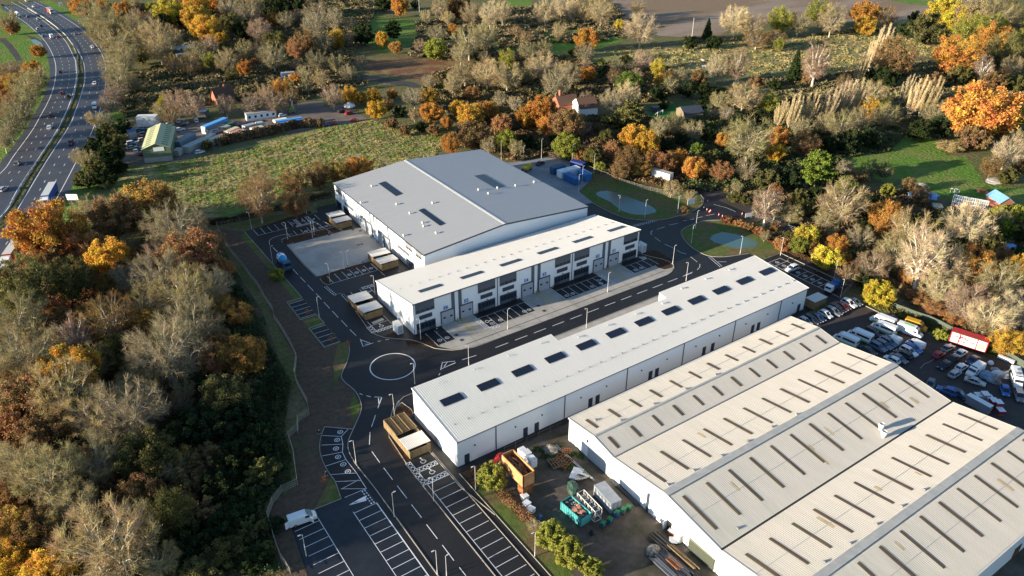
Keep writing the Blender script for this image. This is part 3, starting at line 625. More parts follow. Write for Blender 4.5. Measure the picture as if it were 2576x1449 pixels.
for i, x in enumerate((67.7, 85.9, 104.2, 122.5, 140.7, 158.5)): v = MB(); v.span(x, cy0 - .14, .05, x + .16, cy0, 6.8); v.build('downpipe', 'trim_dark', TC, each=True)
for x in (62.5, 72.7, 79.7, 90.5, 98, 108.8, 117, 126.8, 135.2, 145, 153.5, 163.6):
    v = MB(); v.lathe((x, cy0 - .14, 4.0), [(.1, -.14), (.17, -.1), (.17, .1), (.1, .16)], 8); v.build('wall_light', 'trim_dark', TC)
v = MB(); v.span(cx0 - .06, 113.6, .05, cx0, 114.8, 2.3); v.build('fire_door', 'door_grey', TC)
# ---------------- the big warehouse F
TF = thing('warehouse', 'large grey roofed warehouse with a shallow pitched roof and three dark rooflight strips', 'warehouse')
fx0, fx1, fy0, fy1, fr = 90.6, 151.2, 177.9, 243.4, 118.6
zFf = lambda x, y: 8.75 + (x - fx0) * (11.15 - 8.75) / (fr - fx0) if x < fr else 11.15 - (x - fr) * (11.15 - 8.7) / (fx1 - fr)
mb = MB(); P0 = [(fx0, fy0), (fr, fy0), (fx1, fy0), (fx1, fy1), (fr, fy1), (fx0, fy1)]
wall_shell(P0, lambda x, y: zFf(x, y) - .14).build('wall', 'clad_white', TF)
ribbed([(fx0 - .3, fy1 + .15, zFf(fx0 - .3, 0)), (fx0 - .3, fy0 - .15, zFf(fx0 - .3, 0)), (fr, fy0 - .15, 11.15), (fr, fy1 + .15, 11.15)], 'x', .5, .045).build('roof', 'roof_grey', TF)
ribbed([(fx1 + .3, fy0 - .15, zFf(fx1 + .3, 0)), (fx1 + .3, fy1 + .15, zFf(fx1 + .3, 0)), (fr, fy1 + .15, 11.15), (fr, fy0 - .15, 11.15)], 'x', .5, .045).build('roof', 'roof_grey', TF)
v = MB(); v.box((fr, (fy0 + fy1) / 2, 11.22), (.75, fy1 - fy0 + .4, .07)); v.build('ridge_cap', 'steel_pale', TF)
v = MB(); v.span(fx0 - .45, fy0, 8.5, fx0 - .3, fy1, 8.78); v.span(fx1 + .3, fy0, 8.45, fx1 + .45, fy1, 8.72); v.build('gutter', 'trim_dark', TF, each=True)
v = MB()
for xa, xb in ((fx0 - .4, fr), (fr, fx1 + .4)): v.add([(x, y, zFf(x, 0) + dz) for x in (xa, xb) for y in (fy0 - .26, fy0 - .13) for dz in (-.32, .1)], [(0, 1, 3, 2), (4, 6, 7, 5), (0, 4, 5, 1), (2, 3, 7, 6), (0, 2, 6, 4), (1, 5, 7, 3)])
v.build('verge_trim', 'trim_dark', TF, each=True)
for x0, y0, x1, y1 in ((102.9, 190.2, 104.7, 204), (102.2, 218.5, 104.6, 231.6), (132.9, 204.9, 136.7, 218.4)): panel_on_roof(zFf, x0, y0, x1, y1, lift=.06).build('rooflight', 'rooflight_dark', TF)
for s in ('s:580,15', 's:1090,65', 's:1280,195', 's:1460,330', 's:1475,375', 's:1655,475', 's:1190,480', 's:1605,80', '2:1455,1350', '2:1315,1390', '2:1178,1418', '2:1035,1443', '2:228,1393', '5:1110,20'):
    p = pts(s, 10.3)[0]; v = MB(); v.lathe((p.x, p.y, zFf(p.x, p.y)), [(.22, 0), (.22, .4), (.42, .42), (.42, .58), (.1, .75)], 10); v.build('flue', 'steel_pale', TF)
xF = fx0 + .0
def fpan(y0, y1, z0, z1, t, m, name, parent=TF): v = MB(); v.span(xF - t, y0, z0, xF - .003, y1, z1); return v.build(name, m, parent)
for y0, y1 in ((238.5, 243), (232, 236.6), (184.7, 189.8)):
    w_ = fpan(y0, y1, .05, 2.7, .1, 'trim_dark', 'entrance_screen'); v = MB()
    for k in range(4): a0 = y0 + .2 + k * (y1 - y0 - .2) / 4; v.span(xF - .13, a0, .3, xF - .1, a0 + (y1 - y0) / 4 - .25, 2.4)
    v.build('pane', 'glass_dark', w_)
fpan(227.6, 235.3, 3.5, 4.6, .08, 'louvre', 'strip_window'); fpan(187.3, 195.2, 3.8, 4.9, .08, 'louvre', 'strip_window')
for y0, y1 in ((236.8, 242), (185.4, 189.8), (179.4, 183.3)):
    lv = fpan(y0, y1, 6.1, 8.3, .1, 'steel', 'louvre_panel'); v = MB()
    for k in range(4): a0 = y0 + .2 + k * (y1 - y0) / 4; v.span(xF - .13, a0, 6.2, xF - .1, a0 + (y1 - y0) / 4 - .3, 6.9)
    v.build('louvre_window', 'glass_dark', lv)
for y0 in (218.2, 213.3, 204.8, 200.4):
    fr_ = fpan(y0 - .2, y0 + 3.9, .05, 4.5, .35, 'clad_joint', 'dock_surround'); v = MB(); v.span(xF - .38, y0 + .3, .05, xF - .351, y0 + 3.4, 4.0); v.build('roller_door', 'door_grey', fr_)
for y in (226, 223.9, 220.9, 208.9, 197.3): fpan(y, y + .16, .05, 8.5, .16, 'steel_pale', 'downpipe')
for y in (214.0, 211.2, 201.0, 209.0): fpan(y, y + 1.1, 3.6 + 1.0, 8.4, .03, 'louvre', 'wall_panel')
fpan(180.5, 182, 1.0, 2.2, .06, 'trim_dark', 'window')
text_mesh('F1', 1.5, 'sign_grey', (xF - .05, 183.3, 4.3), (PI / 2, 0, -PI / 2), TF)
# ---------------- old sheds G (three spans)
TG = thing('factory_sheds', 'old cream sheeted sheds with rows of brown rooflight strips and a white gable wall', 'factory')
gx0, gx1 = 82.4, 154.6
prof = [(99.1, 6.0), (90.8, 7.05), (84.8, 6.0), (84.4, 6.0), (70.3, 8.0), (56.6, 6.2), (56.2, 6.2), (42.5, 8.2), (28.9, 6.2)]
for xx, f_ in ((gx0, 1), (gx1, 0)):
    v = MB(); n = len(prof); vs = [(xx, y, z - .06) for y, z in prof] + [(xx, y, -.2) for y, z in prof]
    v.add(vs, [(i, i + 1, n + i + 1, n + i) if f_ else (i, n + i, n + i + 1, i + 1) for i in range(n - 1)]); v.build('gable_wall', 'clad_white', TG)
v = MB(); v.add([(gx0, 99.1, -.2), (gx1, 99.1, -.2), (gx1, 99.1, 5.95), (gx0, 99.1, 5.95)], [(0, 3, 2, 1)]); v.add([(gx0, 28.9, -.2), (gx1, 28.9, -.2), (gx1, 28.9, 6.15), (gx0, 28.9, 6.15)], [(0, 1, 2, 3)]); v.build('side_wall', 'clad_white', TG, each=True)
slopes = [(0, 1), (1, 2), (3, 4), (4, 5), (6, 7), (7, 8)]
def zG(y):
    for i in range(len(prof) - 1):
        (ya, za), (yb, zb) = prof[i], prof[i + 1]
        if yb <= y <= ya: return za + (zb - za) * (ya - y) / (ya - yb)
    return 6
for i, j in slopes:
    (ya, za), (yb, zb) = prof[i], prof[j]
    ribbed([(gx0 - .15, ya, za), (gx1 + .15, ya, za), (gx1 + .15, yb, zb), (gx0 - .15, yb, zb)], 'y', .42, .055).build('roof', 'roof_fibre', TG)
for y, z, w in ((90.8, 7.12, .55), (70.3, 8.1, 1.5), (42.5, 8.3, 1.5)):
    v = MB(); n = 18
    for k in range(n): x0 = gx0 - .2 + k * (gx1 - gx0 + .4) / n; v.box((x0 + (gx1 - gx0) / n / 2, y, z - .02 + .02 * (k % 2)), ((gx1 - gx0 + .4) / n, w, .10))
    v.build('ridge_cap', 'roof_cap', TG)
for y, m, z in ((84.6, 'steel', 6.08), (56.4, 'black_plastic', 6.16)):
    v = MB(); v.box(((gx0 + gx1) / 2, y, z), (gx1 - gx0 + .3, .22 if m == 'steel' else .42, .16)); v.build('valley_gutter', m, TG)
v = MB(); v.span(gx0 - .2, 99.1, 5.85, gx1 + .2, 99.35, 6.08); v.span(gx0 - .2, 28.6, 6.0, gx1 + .2, 28.85, 6.2); v.build('gutter', 'steel_pale', TG, each=True)
v = MB()
for i in range(len(prof) - 1):
    (ya, za), (yb, zb) = prof[i], prof[i + 1]
    if ya - yb > 1:
        for xx in (gx0 - .19, gx1 + .1): v.add([(xx + dx, y, z + dz) for (y, z) in ((ya, za), (yb, zb)) for dx in (0, .1) for dz in (-.2, .1)], [(0, 1, 3, 2), (4, 6, 7, 5), (0, 4, 5, 1), (2, 3, 7, 6), (0, 2, 6, 4), (1, 5, 7, 3)])
v.build('verge_trim', 'roof_cap', TG, each=True)
def gl(x, ya, yb, w, z_=.07):
    v = MB(); zz = [(y, zG(y) + z_) for y in (ya, yb)]
    n = 4
    for k in range(n):
        x0 = x + w * k / n
        v.add([(x0 + dx, y, z + dz) for (y, z) in zz for dx in (0, w / n * .8) for dz in (-.05, .03)], [(0, 1, 3, 2), (4, 6, 7, 5), (0, 4, 5, 1), (2, 3, 7, 6), (0, 2, 6, 4), (1, 5, 7, 3)])
    v.build('rooflight', 'rooflight_brown', TG)
for i in range(12):
    x = 84.4 + i * 6.05
    gl(x, 96.4, 92.6, .75); gl(x, 89.2, 86, .75); gl(x - .1, 80.2, 72.7, .7); gl(x, 68.2, 59.8, .7); gl(x, 53.2, 45.3, .7); gl(x + .9, 40.8, 32.4, .7)
v = MB()
for y in (76.2, 64.0, 49.2, 36.4, 94.4): v.add([(gx0, y, zG(y) + .06), (gx1, y, zG(y) + .06), (gx1, y - .14, zG(y - .14) + .06), (gx0, y - .14, zG(y - .14) + .06)], [(0, 3, 2, 1)])
v.build('sheet_lap', 'roof_cap', TG)
for x, y in ((84.2, 71.8), (91, 71.8), (98.5, 71.6), (106, 71.6), (113.5, 71.8), (121, 71.5), (85.5, 43.9), (93, 44), (100, 44), (107.6, 44), (115.2, 44), (122.4, 44), (90, 91.6), (99.5, 91.7), (109, 91.6), (118.5, 91.6), (86, 95), (88, 58)):
    v = MB(); v.box((x, y, zG(y) + .22), (.14, .5, .34)); v.box((x + .3, y, zG(y) + .3), (.5, .12, .1)); v.build('roof_bracket', 'steel', TG)
for dx, dy in ((131.6, 57.9), (133.0, 59.5)):
    v = MB(); z0 = zG(dy); v.lathe((dx, dy, z0 - .1), [(.38, 0), (.38, .7), (.55, .8), (.66, 1.15), (.6, 1.7), (.45, 1.7), (.42, 1.4)], 16); v.build('roof_cowl', 'steel_pale', TG, smooth=False)
v = MB()
for i in range(14):
    x = random.Random(i).uniform(86, 150); y = [64.5, 66, 62, 50.2, 51.5, 48, 38, 40, 80][i % 9]; w = random.Random(i + 50).uniform(.5, .8); l = random.Random(i + 9).uniform(1.2, 3.2)
    v.add([(x, y, zG(y) + .075), (x + w, y, zG(y) + .075), (x + w, y - l, zG(y - l) + .075), (x, y - l, zG(y - l) + .075)], [(0, 3, 2, 1)])
MT['patch'] = mat('patch', (.62, .47, .26), .8, .2, 2); v.build('repair_patch', 'patch', TG, each=True)
def gp(y0, y1, z0, z1, t, m, name): v = MB(); v.span(gx0 - t, y0, z0, gx0 - .002, y1, z1); return v.build(name, m, TG)
w_ = gp(92.3, 93.4, 3.6, 4.8, .05, 'steel_pale', 'window'); v = MB(); v.span(gx0 - .07, 92.5, 3.8, gx0 - .051, 93.2, 4.6); v.build('pane', 'glass_dark', w_)
gp(86.2, 92.6, .05, 4.3, .08, 'door_grey', 'sliding_door'); gp(74.1, 74.6, .05, 4.6, .3, 'door_dark', 'door_edge'); gp(69.6, 74.1, .05, 4.3, .06, 'clad_white', 'sliding_door')
d_ = gp(67.9, 69.0, .05, 2.3, .05, 'black_plastic', 'doorway_shade'); v = MB(); v.box((gx0 - .55, 69.1, 1.2), (1.05, .06, 2.2)); v.build('open_door', 'door_grey', d_)  # black panel paints the shade inside the open doorway
gp(85.0, 85.16, .05, 5.8, .14, 'steel_pale', 'downpipe')
# ---------------- dark green barn, houses and far sheds
def shed(name, label, cat, a, b, c, hgt, ridge, wallm, roofm, along='long', windows=0, ov=.3, color=None, rcolor=None):
    """a, b: ends of the near long side (ground points); c: opposite side point next to a."""
    a, b, c = (Vector((p[0], p[1], 0)) for p in (a, b, c)); u = b - a; L = u.length; u.normalize(); w = c - a; nrm = Vector((-u.y, u.x, 0)); Wd = w.dot(nrm)
    if Wd < 0: nrm = -nrm; Wd = -Wd
    t = thing(name, label, cat, a)
    def q(x, y, z): return u * x + nrm * y + Vector((0, 0, z))
    v = MB()
    v.add([q(0, 0, 0), q(L, 0, 0), q(L, Wd, 0), q(0, Wd, 0), q(0, 0, hgt), q(L, 0, hgt), q(L, Wd, hgt), q(0, Wd, hgt), q(0, Wd / 2, hgt + ridge), q(L, Wd / 2, hgt + ridge)],
          [(0, 1, 5, 4), (2, 3, 7, 6), (1, 2, 6, 9, 5), (3, 0, 4, 8, 7)])
    o = v.build('wall', wallm, t)
    if color: o.color = (*color, 1)
    v = MB(); k = ridge / (Wd / 2) * ov
    for s0, s1 in ((-ov, 0), (Wd + ov, 1)):
        ps = [q(-ov, s0, hgt - k), q(L + ov, s0, hgt - k), q(L + ov, Wd / 2, hgt + ridge), q(-ov, Wd / 2, hgt + ridge)]
        v.add([p + Vector((0, 0, dz)) for dz in (.02, .16) for p in ps], [(0, 1, 2, 3), (7, 6, 5, 4), (0, 4, 5, 1), (1, 5, 6, 2), (2, 6, 7, 3), (3, 7, 4, 0)])
    o = v.build('roof', roofm, t)
    if rcolor: o.color = (*rcolor, 1)
    for i in range(windows):
        x = L * (i + .5) / windows; v = MB(); v.add([q(x - .5, -.04, 1.0), q(x + .5, -.04, 1.0), q(x + .5, -.04, 2.1), q(x - .5, -.04, 2.1), q(x - .5, 0.02, 1.0), q(x + .5, 0.02, 1.0), q(x + .5, 0.02, 2.1), q(x - .5, 0.02, 2.1)], [(0, 1, 2, 3), (0, 4, 5, 1), (3, 2, 6, 7)])
        v.build('window', 'glass_dark', t)
    return t, q, L, Wd
pb = pts('1:1095,1230 1305,1210'); pf = pts('k:500,300')[0]
u = (pb[1] - pb[0]); u.normalize(); nn = Vector((-u.y, u.x, 0)); Lb = 27
t, q, L, Wd = shed('barn', 'dark green clad barn with pale ribbed roof in the vehicle yard', 'barn', pb[0], pb[0] + nn * Lb, pb[1], 5.6, 1.9, 'barn_green', 'barn_roof')
for k in range(10):
    for side_ in (0, 1):
        v = MB(); y0, y1 = (.9, 3.0) if side_ == 0 else (Wd - 3.0, Wd - .9); x = 1.6 + k * 2.6; sl_ = 1.9 / (Wd / 2); zz = lambda y: 5.6 + (y if y < Wd / 2 else Wd - y) * sl_ + .2
        v.add([q(x, y0, zz(y0)), q(x + .8, y0, zz(y0)), q(x + .8, y1, zz(y1)), q(x, y1, zz(y1)), q(x, y0, zz(y0) + .04), q(x + .8, y0, zz(y0) + .04), q(x + .8, y1, zz(y1) + .04), q(x, y1, zz(y1) + .04)], [(4, 5, 6, 7), (0, 1, 5, 4), (3, 2, 6, 7), (0, 3, 7, 4), (1, 2, 6, 5)]); v.build('rooflight', 'barn_green', t)
v = MB(); v.add([q(-.08, y, z) for y, z in ((4.2, 4.4), (8.2, 4.4), (8.2, 6.0), (4.2, 6.0))] + [q(0, y, z) for y, z in ((4.2, 4.4), (8.2, 4.4), (8.2, 6.0), (4.2, 6.0))], [(0, 1, 2, 3), (4, 5, 1, 0), (7, 6, 2, 3), (0, 3, 7, 4), (1, 2, 6, 5)]); v.build('sign_board', 'clad_white', t)
v = MB(); v.add([q(-.05, y, z) for y, z in ((0, 0), (Wd, 0), (Wd, 2.0), (0, 2.0))], [(0, 1, 2, 3)]); v.build('lower_wall', 'concrete', t)
# white house with black timbers
p = pts('2:1800,900 1905,905 1700,830')
t, q, L, Wd = shed('house', 'white house with black timber framing and a brown tiled roof among the trees', 'house', p[0] + Vector((0, 0, 0)), p[0] + Vector((8, -3, 0)), p[0] + Vector((4, 11, 0)), 5.2, 3.2, 'render_white', 'roof_tile', windows=2, ov=.5)
t, q, L, Wd = shed('house', 'brick cottage with a brown tiled roof and chimney beside the white house', 'house', p[2] + Vector((-6, -2, 0)), p[2] + Vector((3, -5, 0)), p[2] + Vector((-3, 8, 0)), 4, 3, 'brick_red', 'roof_tile', windows=2, ov=.4)
v = MB(); v.box(q(2, Wd / 2, 8), (1.0, 1.2, 3)); v.build('chimney', 'brick_red', t)
p = pts('1:1625,830 1740,800')
t, q, L, Wd = shed('house', 'steep roofed brick house behind the bare hedge of the vehicle yard', 'house', p[0] + Vector((3, 6, 0)), p[0] + Vector((12, 7, 0)), p[0] + Vector((2, 13, 0)), 3.2, 4.6, 'brick_red', 'roof_tile', windows=3, ov=.5)
v = MB(); v.box(q(6, Wd / 2, 7.6), (.8, 1.1, 2.4)); v.build('chimney', 'brick_red', t)
p = pts('1:1310,400')[0]
shed('mobile_home', 'pale mobile home half hidden in the wood beyond the yard', 'caravan', p, p + Vector((13, 0, 0)), p + Vector((0, 4, 0)), 2.8, .5, 'render_white', 'steel_pale', windows=4, ov=.2)
p = pts('1:1340,445')[0]
shed('caravan', 'small white caravan in the wood below the pale mobile home', 'caravan', p, p + Vector((6, .5, 0)), p + Vector((0, 2.5, 0)), 2.4, .3, 'render_white', 'steel_pale', windows=2, ov=.1)
p = pts('m:100,262 455,212')
shed('site_cabin', 'long white office cabin along the back of the vehicle yard', 'cabin', p[0], p[1], p[0] + Vector((1, 4, 0)), 3.0, .15, 'clad_white', 'roof_cap', windows=5, ov=.15)
p = pts('h:1200,372 1340,372 1400,330')
t, q, L, Wd = shed('shed', 'small red brick shed with a blue metal roof by the garden', 'shed', p[0], p[0] + Vector((3.6, 6.4, 0)) * 1.0, p[1], 3.0, 1.9, 'brick_red', 'painted_tin', ov=.3, rcolor=(.16, .33, .52))
p = pts('h:335,290 590,320')
t, q, L, Wd = shed('open_shed', 'low open fronted shed with a blue tin roof at the field edge', 'shed', p[0], p[1], p[0] + Vector((2, 4, 0)), 2.2, .35, 'timber_grey', 'painted_tin', ov=.3, rcolor=(.12, .34, .62))
p = pts('h:570,300')[0]
t, q, L, Wd = shed('shed', 'small timber shed with a blue tin roof at the end of the open shed', 'shed', p, p + Vector((3, 0, 0)), p + Vector((0, 3.6, 0)), 2.3, .4, 'timber_grey', 'painted_tin', ov=.25, rcolor=(.20, .40, .62))
p = pts('h:1245,795 1370,800')
t, q, L, Wd = shed('shed', 'low garden shed with a bright blue roof at the right edge', 'shed', p[0], p[1], p[0] + Vector((1, 3.5, 0)), 2.2, .4, 'timber_grey', 'painted_tin', ov=.2, rcolor=(.14, .32, .6))
p = pts('2:1670,780')[0]
shed('shed', 'grey shed with a flat roof behind the brick cottage', 'shed', p, p + Vector((5, 0, 0)), p + Vector((0, 3, 0)), 2.2, .3, 'steel_pale', 'steel_pale', ov=.2)
p = pts('3:10,905')[0]
shed('barn', 'dark roofed barn at the edge of the goal posts lawn', 'barn', p, p + Vector((9, -3, 0)), p + Vector((3, 8, 0)), 3, 2, 'timber_grey', 'trim_dark', ov=.4)
# glasshouse
p = pts('h:745,330 1085,395'); a, b = p[0], p[1]; u = b - a; L = u.length; u.normalize(); nn = Vector((-u.y, u.x, 0)); Wd = 5.5
gh = thing('greenhouse', 'long white framed greenhouse with glass panes beside the red shed', 'greenhouse', a)
def q(x, y, z): return u * x + nn * y + Vector((0, 0, z))
v = MB(); N_ = 16
for i in range(N_ + 1):
    x = L * i / N_
    for s0, s1 in (((x, 0, 0), (x, 0, 2)), ((x, 0, 2), (x, Wd / 2, 3.6)), ((x, Wd / 2, 3.6), (x, Wd, 2)), ((x, Wd, 2), (x, Wd, 0))): v.tube(q(*s0), q(*s1), .06, n=4)
for y, z in ((0, 2), (Wd, 2), (Wd / 2, 3.6), (0, .8), (Wd / 4, 2.8), (Wd * 3 / 4, 2.8)): v.tube(q(0, y, z), q(L, y, z), .07, n=4)
v.build('frame', 'paint_white', gh)
v = MB(); v.add([q(0, 0, .02), q(L, 0, .02), q(L, 0, .8), q(0, 0, .8), q(0, -.12, .02), q(L, -.12, .02), q(L, -.12, .8), q(0, -.12, .8)], [(4, 5, 6, 7), (7, 6, 2, 3), (0, 4, 7, 3), (1, 2, 6, 5)]); v.build('brick_base', 'brick_red', gh)
v = MB()
for k in range(N_): x = L * (k + .5) / N_; v.add([q(x - .5, 1, .1), q(x + .5, 1, .1), q(x + .5, Wd - 1, .1), q(x - .5, Wd - 1, .1), q(x - .5, 1, 1), q(x + .5, 1, 1), q(x + .5, Wd - 1, 1), q(x - .5, Wd - 1, 1)], [(4, 5, 6, 7), (0, 1, 5, 4), (1, 2, 6, 5), (2, 3, 7, 6), (3, 0, 4, 7)])
v.build('staging', 'trim_dark', gh)
m_, t_, b_ = new_mat('pane_glass'); b_.inputs['Base Color'].default_value = (.6, .7, .7, 1); b_.inputs['Roughness'].default_value = .1; b_.inputs['Alpha'].default_value = .18; MT['pane_glass'] = m_
v = MB(); v.add([q(0, 0, .8), q(L, 0, .8), q(L, 0, 2), q(0, 0, 2), q(0, Wd / 2, 3.6), q(L, Wd / 2, 3.6), q(0, Wd, 2), q(L, Wd, 2)], [(0, 1, 2, 3), (3, 2, 5, 4), (4, 5, 7, 6)]); v.build('glass', 'pane_glass', gh)
# bin stores
def bin_store(x0, y0, x1, y1, label, roofs, slat=None, hgt=2.0):
    t = thing('bin_store', label, 'bin store', (x0, y0, 0)); L, Wd = x1 - x0, y1 - y0
    v = MB()
    n = int(max(L, Wd) / .15)
    for (a, b) in (((0, 0), (L, 0)), ((L, 0), (L, Wd)), ((L, Wd), (0, Wd)), ((0, Wd), (0, 0))):
        ln = math.hypot(b[0] - a[0], b[1] - a[1]); k = int(ln / .3)
        for i in range(k):
            f0 = (i + .5) / k; x = a[0] + (b[0] - a[0]) * f0; y = a[1] + (b[1] - a[1]) * f0; dx = abs(b[0] - a[0]) / k * .9 + .05; dy = abs(b[1] - a[1]) / k * .9 + .05
            v.box((x, y, hgt / 2), (dx, dy, hgt + .06 * ((i * 7) % 3 - 1)))
    v.build('timber_wall', 'timber', t)
    for (ra, rb) in roofs:
        z = hgt + .35; q = MB(); A_ = (-.3, ra * Wd); B_ = (L + .3, rb * Wd)
        r = ribbed([(A_[0], A_[1], z), (B_[0], A_[1], z - .1), (B_[0], B_[1], z - .1), (A_[0], B_[1], z)], 'y', .35, .05)
        r.build('canopy', 'roof_white', t)
        q = MB()
        for px_ in (.1, L - .1):
            for py_ in (A_[1] + .1, B_[1] - .1): q.span(px_ - .06, py_ - .06, 0, px_ + .06, py_ + .06, z - .1)
        q.build('post', 'trim_dark', t, each=True)
    if slat:
        q = MB()
        for k in range(15): y = (slat[0] + (slat[1] - slat[0]) * k / 14) * Wd; q.span(-.1, y - .06, hgt, L + .1, y + .06, hgt + .14)
        for k in range(4): x = L * k / 3; q.span(x - .06, slat[0] * Wd, hgt + .14, x + .06, slat[1] * Wd, hgt + .28)
        q.build('pergola', 'timber', t)
    return t
bin_store(83.3, 225.0, 88.3, 234.6, 'timber bin store with two white canopies at the far end of the forecourt', [(.02, .42), (.56, .98)])
bin_store(82.7, 190.6, 88.2, 200.4, 'timber bin store with two white canopies beside the warehouse entrance', [(.02, .42), (.56, .98)])
bin_store(66.8, 167.9, 71.9, 179.3, 'timber bin store with two white canopies behind the lettered terrace', [(.02, .40), (.56, .97)])
bin_store(51.3, 112.9, 56.2, 125.3, 'timber bin store half slatted and half canopied beside the lower terrace', [(.03, .36)], slat=(.5, .98))
bin_store(171.3, 103.2, 176.3, 106.4, 'timber bin store with a single pale roof at the end of the lower terrace', [(-.02, 1.02)], hgt=2.3)
# ================================================================ TREES
COL = dict(OR=(.47, .255, .075), GO=(.52, .345, .07), YE=(.47, .41, .07), YG=(.27, .30, .07), RU=(.345, .20, .10), BR=(.225, .155, .08), OL=(.14, .145, .06),
           GR=(.13, .19, .04), DG=(.038, .06, .028), TAN=(.37, .315, .19), GY=(.28, .25, .175), PK=(.32, .245, .19), PA=(.50, .44, .31), OB=(.29, .265, .15), GB=(.36, .24, .08))
def quads_mesh(name, Q, m):
    Q = np.asarray(Q, dtype=np.float32).reshape(-1, 4, 3); n = len(Q); me = bpy.data.meshes.new(name)
    me.vertices.add(n * 4); me.vertices.foreach_set('co', Q.ravel()); me.loops.add(n * 4); me.loops.foreach_set('vertex_index', np.arange(n * 4, dtype=np.int32))
    me.polygons.add(n); me.polygons.foreach_set('loop_start', np.arange(0, n * 4, 4, dtype=np.int32)); me.polygons.foreach_set('loop_total', np.full(n, 4, dtype=np.int32))
    me.update(calc_edges=True); me.materials.append(MT[m]); return me
def unit_v(a): return a / np.maximum(np.linalg.norm(a, axis=-1, keepdims=True), 1e-9)
def leaf_quads(rs, pos, size, flat=0.3, jit=.35):
    n = len(pos); nrm = unit_v(rs.normal(size=(n, 3)) + np.array([0, 0, flat])); t = unit_v(np.cross(nrm, rs.normal(size=(n, 3)))); b = np.cross(nrm, t)
    s = size * rs.uniform(1 - jit, 1 + jit, (n, 1)); s2 = s * rs.uniform(.5, 1, (n, 1))
    return np.stack([pos - t * s - b * s2 * .3, pos + t * s * .2 - b * s2, pos + t * s + b * s2 * .3, pos - t * s * .2 + b * s2], 1) * 1.0
def ribbon(p0, p1, w, rs, tip=.45):
    d = unit_v(p1 - p0); t = unit_v(np.cross(d, rs.normal(size=d.shape))) * np.asarray(w).reshape(-1, 1) / 2
    return np.stack([p0 - t, p0 + t, p1 + t * tip, p1 - t * tip], 1)
def tubes(p0, p1, r0, r1, k=5):
    p0, p1 = np.asarray(p0), np.asarray(p1); r0, r1 = np.asarray(r0).reshape(-1, 1), np.asarray(r1).reshape(-1, 1)
    d = unit_v(p1 - p0); a = unit_v(np.cross(d, np.tile([0.31, 0.52, .17], (len(d), 1)))); b = np.cross(d, a); out = []
    for i in range(k):
        c0, s0 = math.cos(2 * PI * i / k), math.sin(2 * PI * i / k); c1, s1 = math.cos(2 * PI * (i + 1) / k), math.sin(2 * PI * (i + 1) / k)
        u0, u1 = a * c0 + b * s0, a * c1 + b * s1
        out.append(np.stack([p0 + u0 * r0, p0 + u1 * r0, p1 + u1 * r1, p1 + u0 * r1], 1))
    return np.concatenate(out)
def skeleton(rs, R, H, zc, rz, th, n_limb, n_sub, up=.35, lean=0, upright=False):
    """limbs run from the trunk to an ellipsoidal shell; side branches leave the limbs"""
    segs = []; subs = []
    tr = .028 * H + .05; top = np.array([lean * H * .5, 0, th + (H - th) * (.55 if not upright else .8)])
    base = np.zeros(3); pts_ = [base + (top - base) * k + np.array([math.sin(k * 3) * .12 * k, math.cos(k * 4) * .1 * k, 0]) for k in np.linspace(0, 1, 7)]
    for i in range(6): segs.append((pts_[i], pts_[i + 1], tr * (1 - i * .15), tr * (1 - (i + 1) * .15)))
    for i in range(n_limb):
        g = (i + .5) / n_limb; ph = i * 2.39996 + rs.uniform(-.3, .3); ct = 1 - g * 1.35 + rs.uniform(-.06, .06)
        st = math.sqrt(max(0, 1 - min(1, abs(ct)) ** 2)); rr = rs.uniform(.78, 1.0)
        e = np.array([math.cos(ph) * st * R * rr + lean * (zc + ct * rz), math.sin(ph) * st * R * rr, zc + ct * rz * rr])
        if upright: e = np.array([math.cos(ph) * R * .9 * rs.uniform(.25, 1) + lean * e[2], math.sin(ph) * R * .9 * rs.uniform(.25, 1), H * rs.uniform(.72, 1.0)])
        k0 = min(.95, max(.12 if upright else .3, (e[2] / H) * rs.uniform(.35, .6) + .05)); s = base + (top - base) * k0
        mid = s * .45 + e * .55; mid[2] += up * rs.uniform(-.3, .5) * (e[2] - s[2]) * .3 - .03 * R
        if upright: mid = np.array([s[0] * .3 + e[0] * .85, s[1] * .3 + e[1] * .85, s[2] * .6 + e[2] * .4])
        prev = s; n = 6; r0 = tr * .5
        for k in range(1, n + 1):
            t = k / n; p = s * (1 - t) ** 2 + mid * 2 * t * (1 - t) + e * t * t + rs.normal(size=3) * .035 * R * (t < 1)
            segs.append((prev, p, r0 * (1 - .82 * (k - 1) / n), r0 * (1 - .82 * k / n)))
            if k >= 2: subs.append((prev, p, r0 * (1 - .8 * k / n)))
            prev = p
    cen = np.array([lean * zc, 0, zc]); S0, S1, SR = [], [], []
    for i in range(n_sub):
        a, b, r = subs[rs.randint(len(subs))]; p = a + (b - a) * rs.uniform()
        out = unit_v(p - cen) if not upright else np.array([0, 0, 1.0]); d = unit_v(out * 1.0 + rs.normal(size=3) * (.75 if not upright else .28) + np.array([0, 0, up]))
        L = R * rs.uniform(.18, .42) * (1 if not upright else 1.2); q = p + d * L
        w = (q - cen) / np.array([R, R, rz]); ln = np.linalg.norm(w)
        if ln > 1.05 and not upright: q = cen + (q - cen) * (1.05 / ln) * rs.uniform(.93, 1.03)
        S0.append(p); S1.append(q); SR.append(max(.018, r * .45))
    return segs, np.array(S0), np.array(S1), np.array(SR)
PROTO = {}
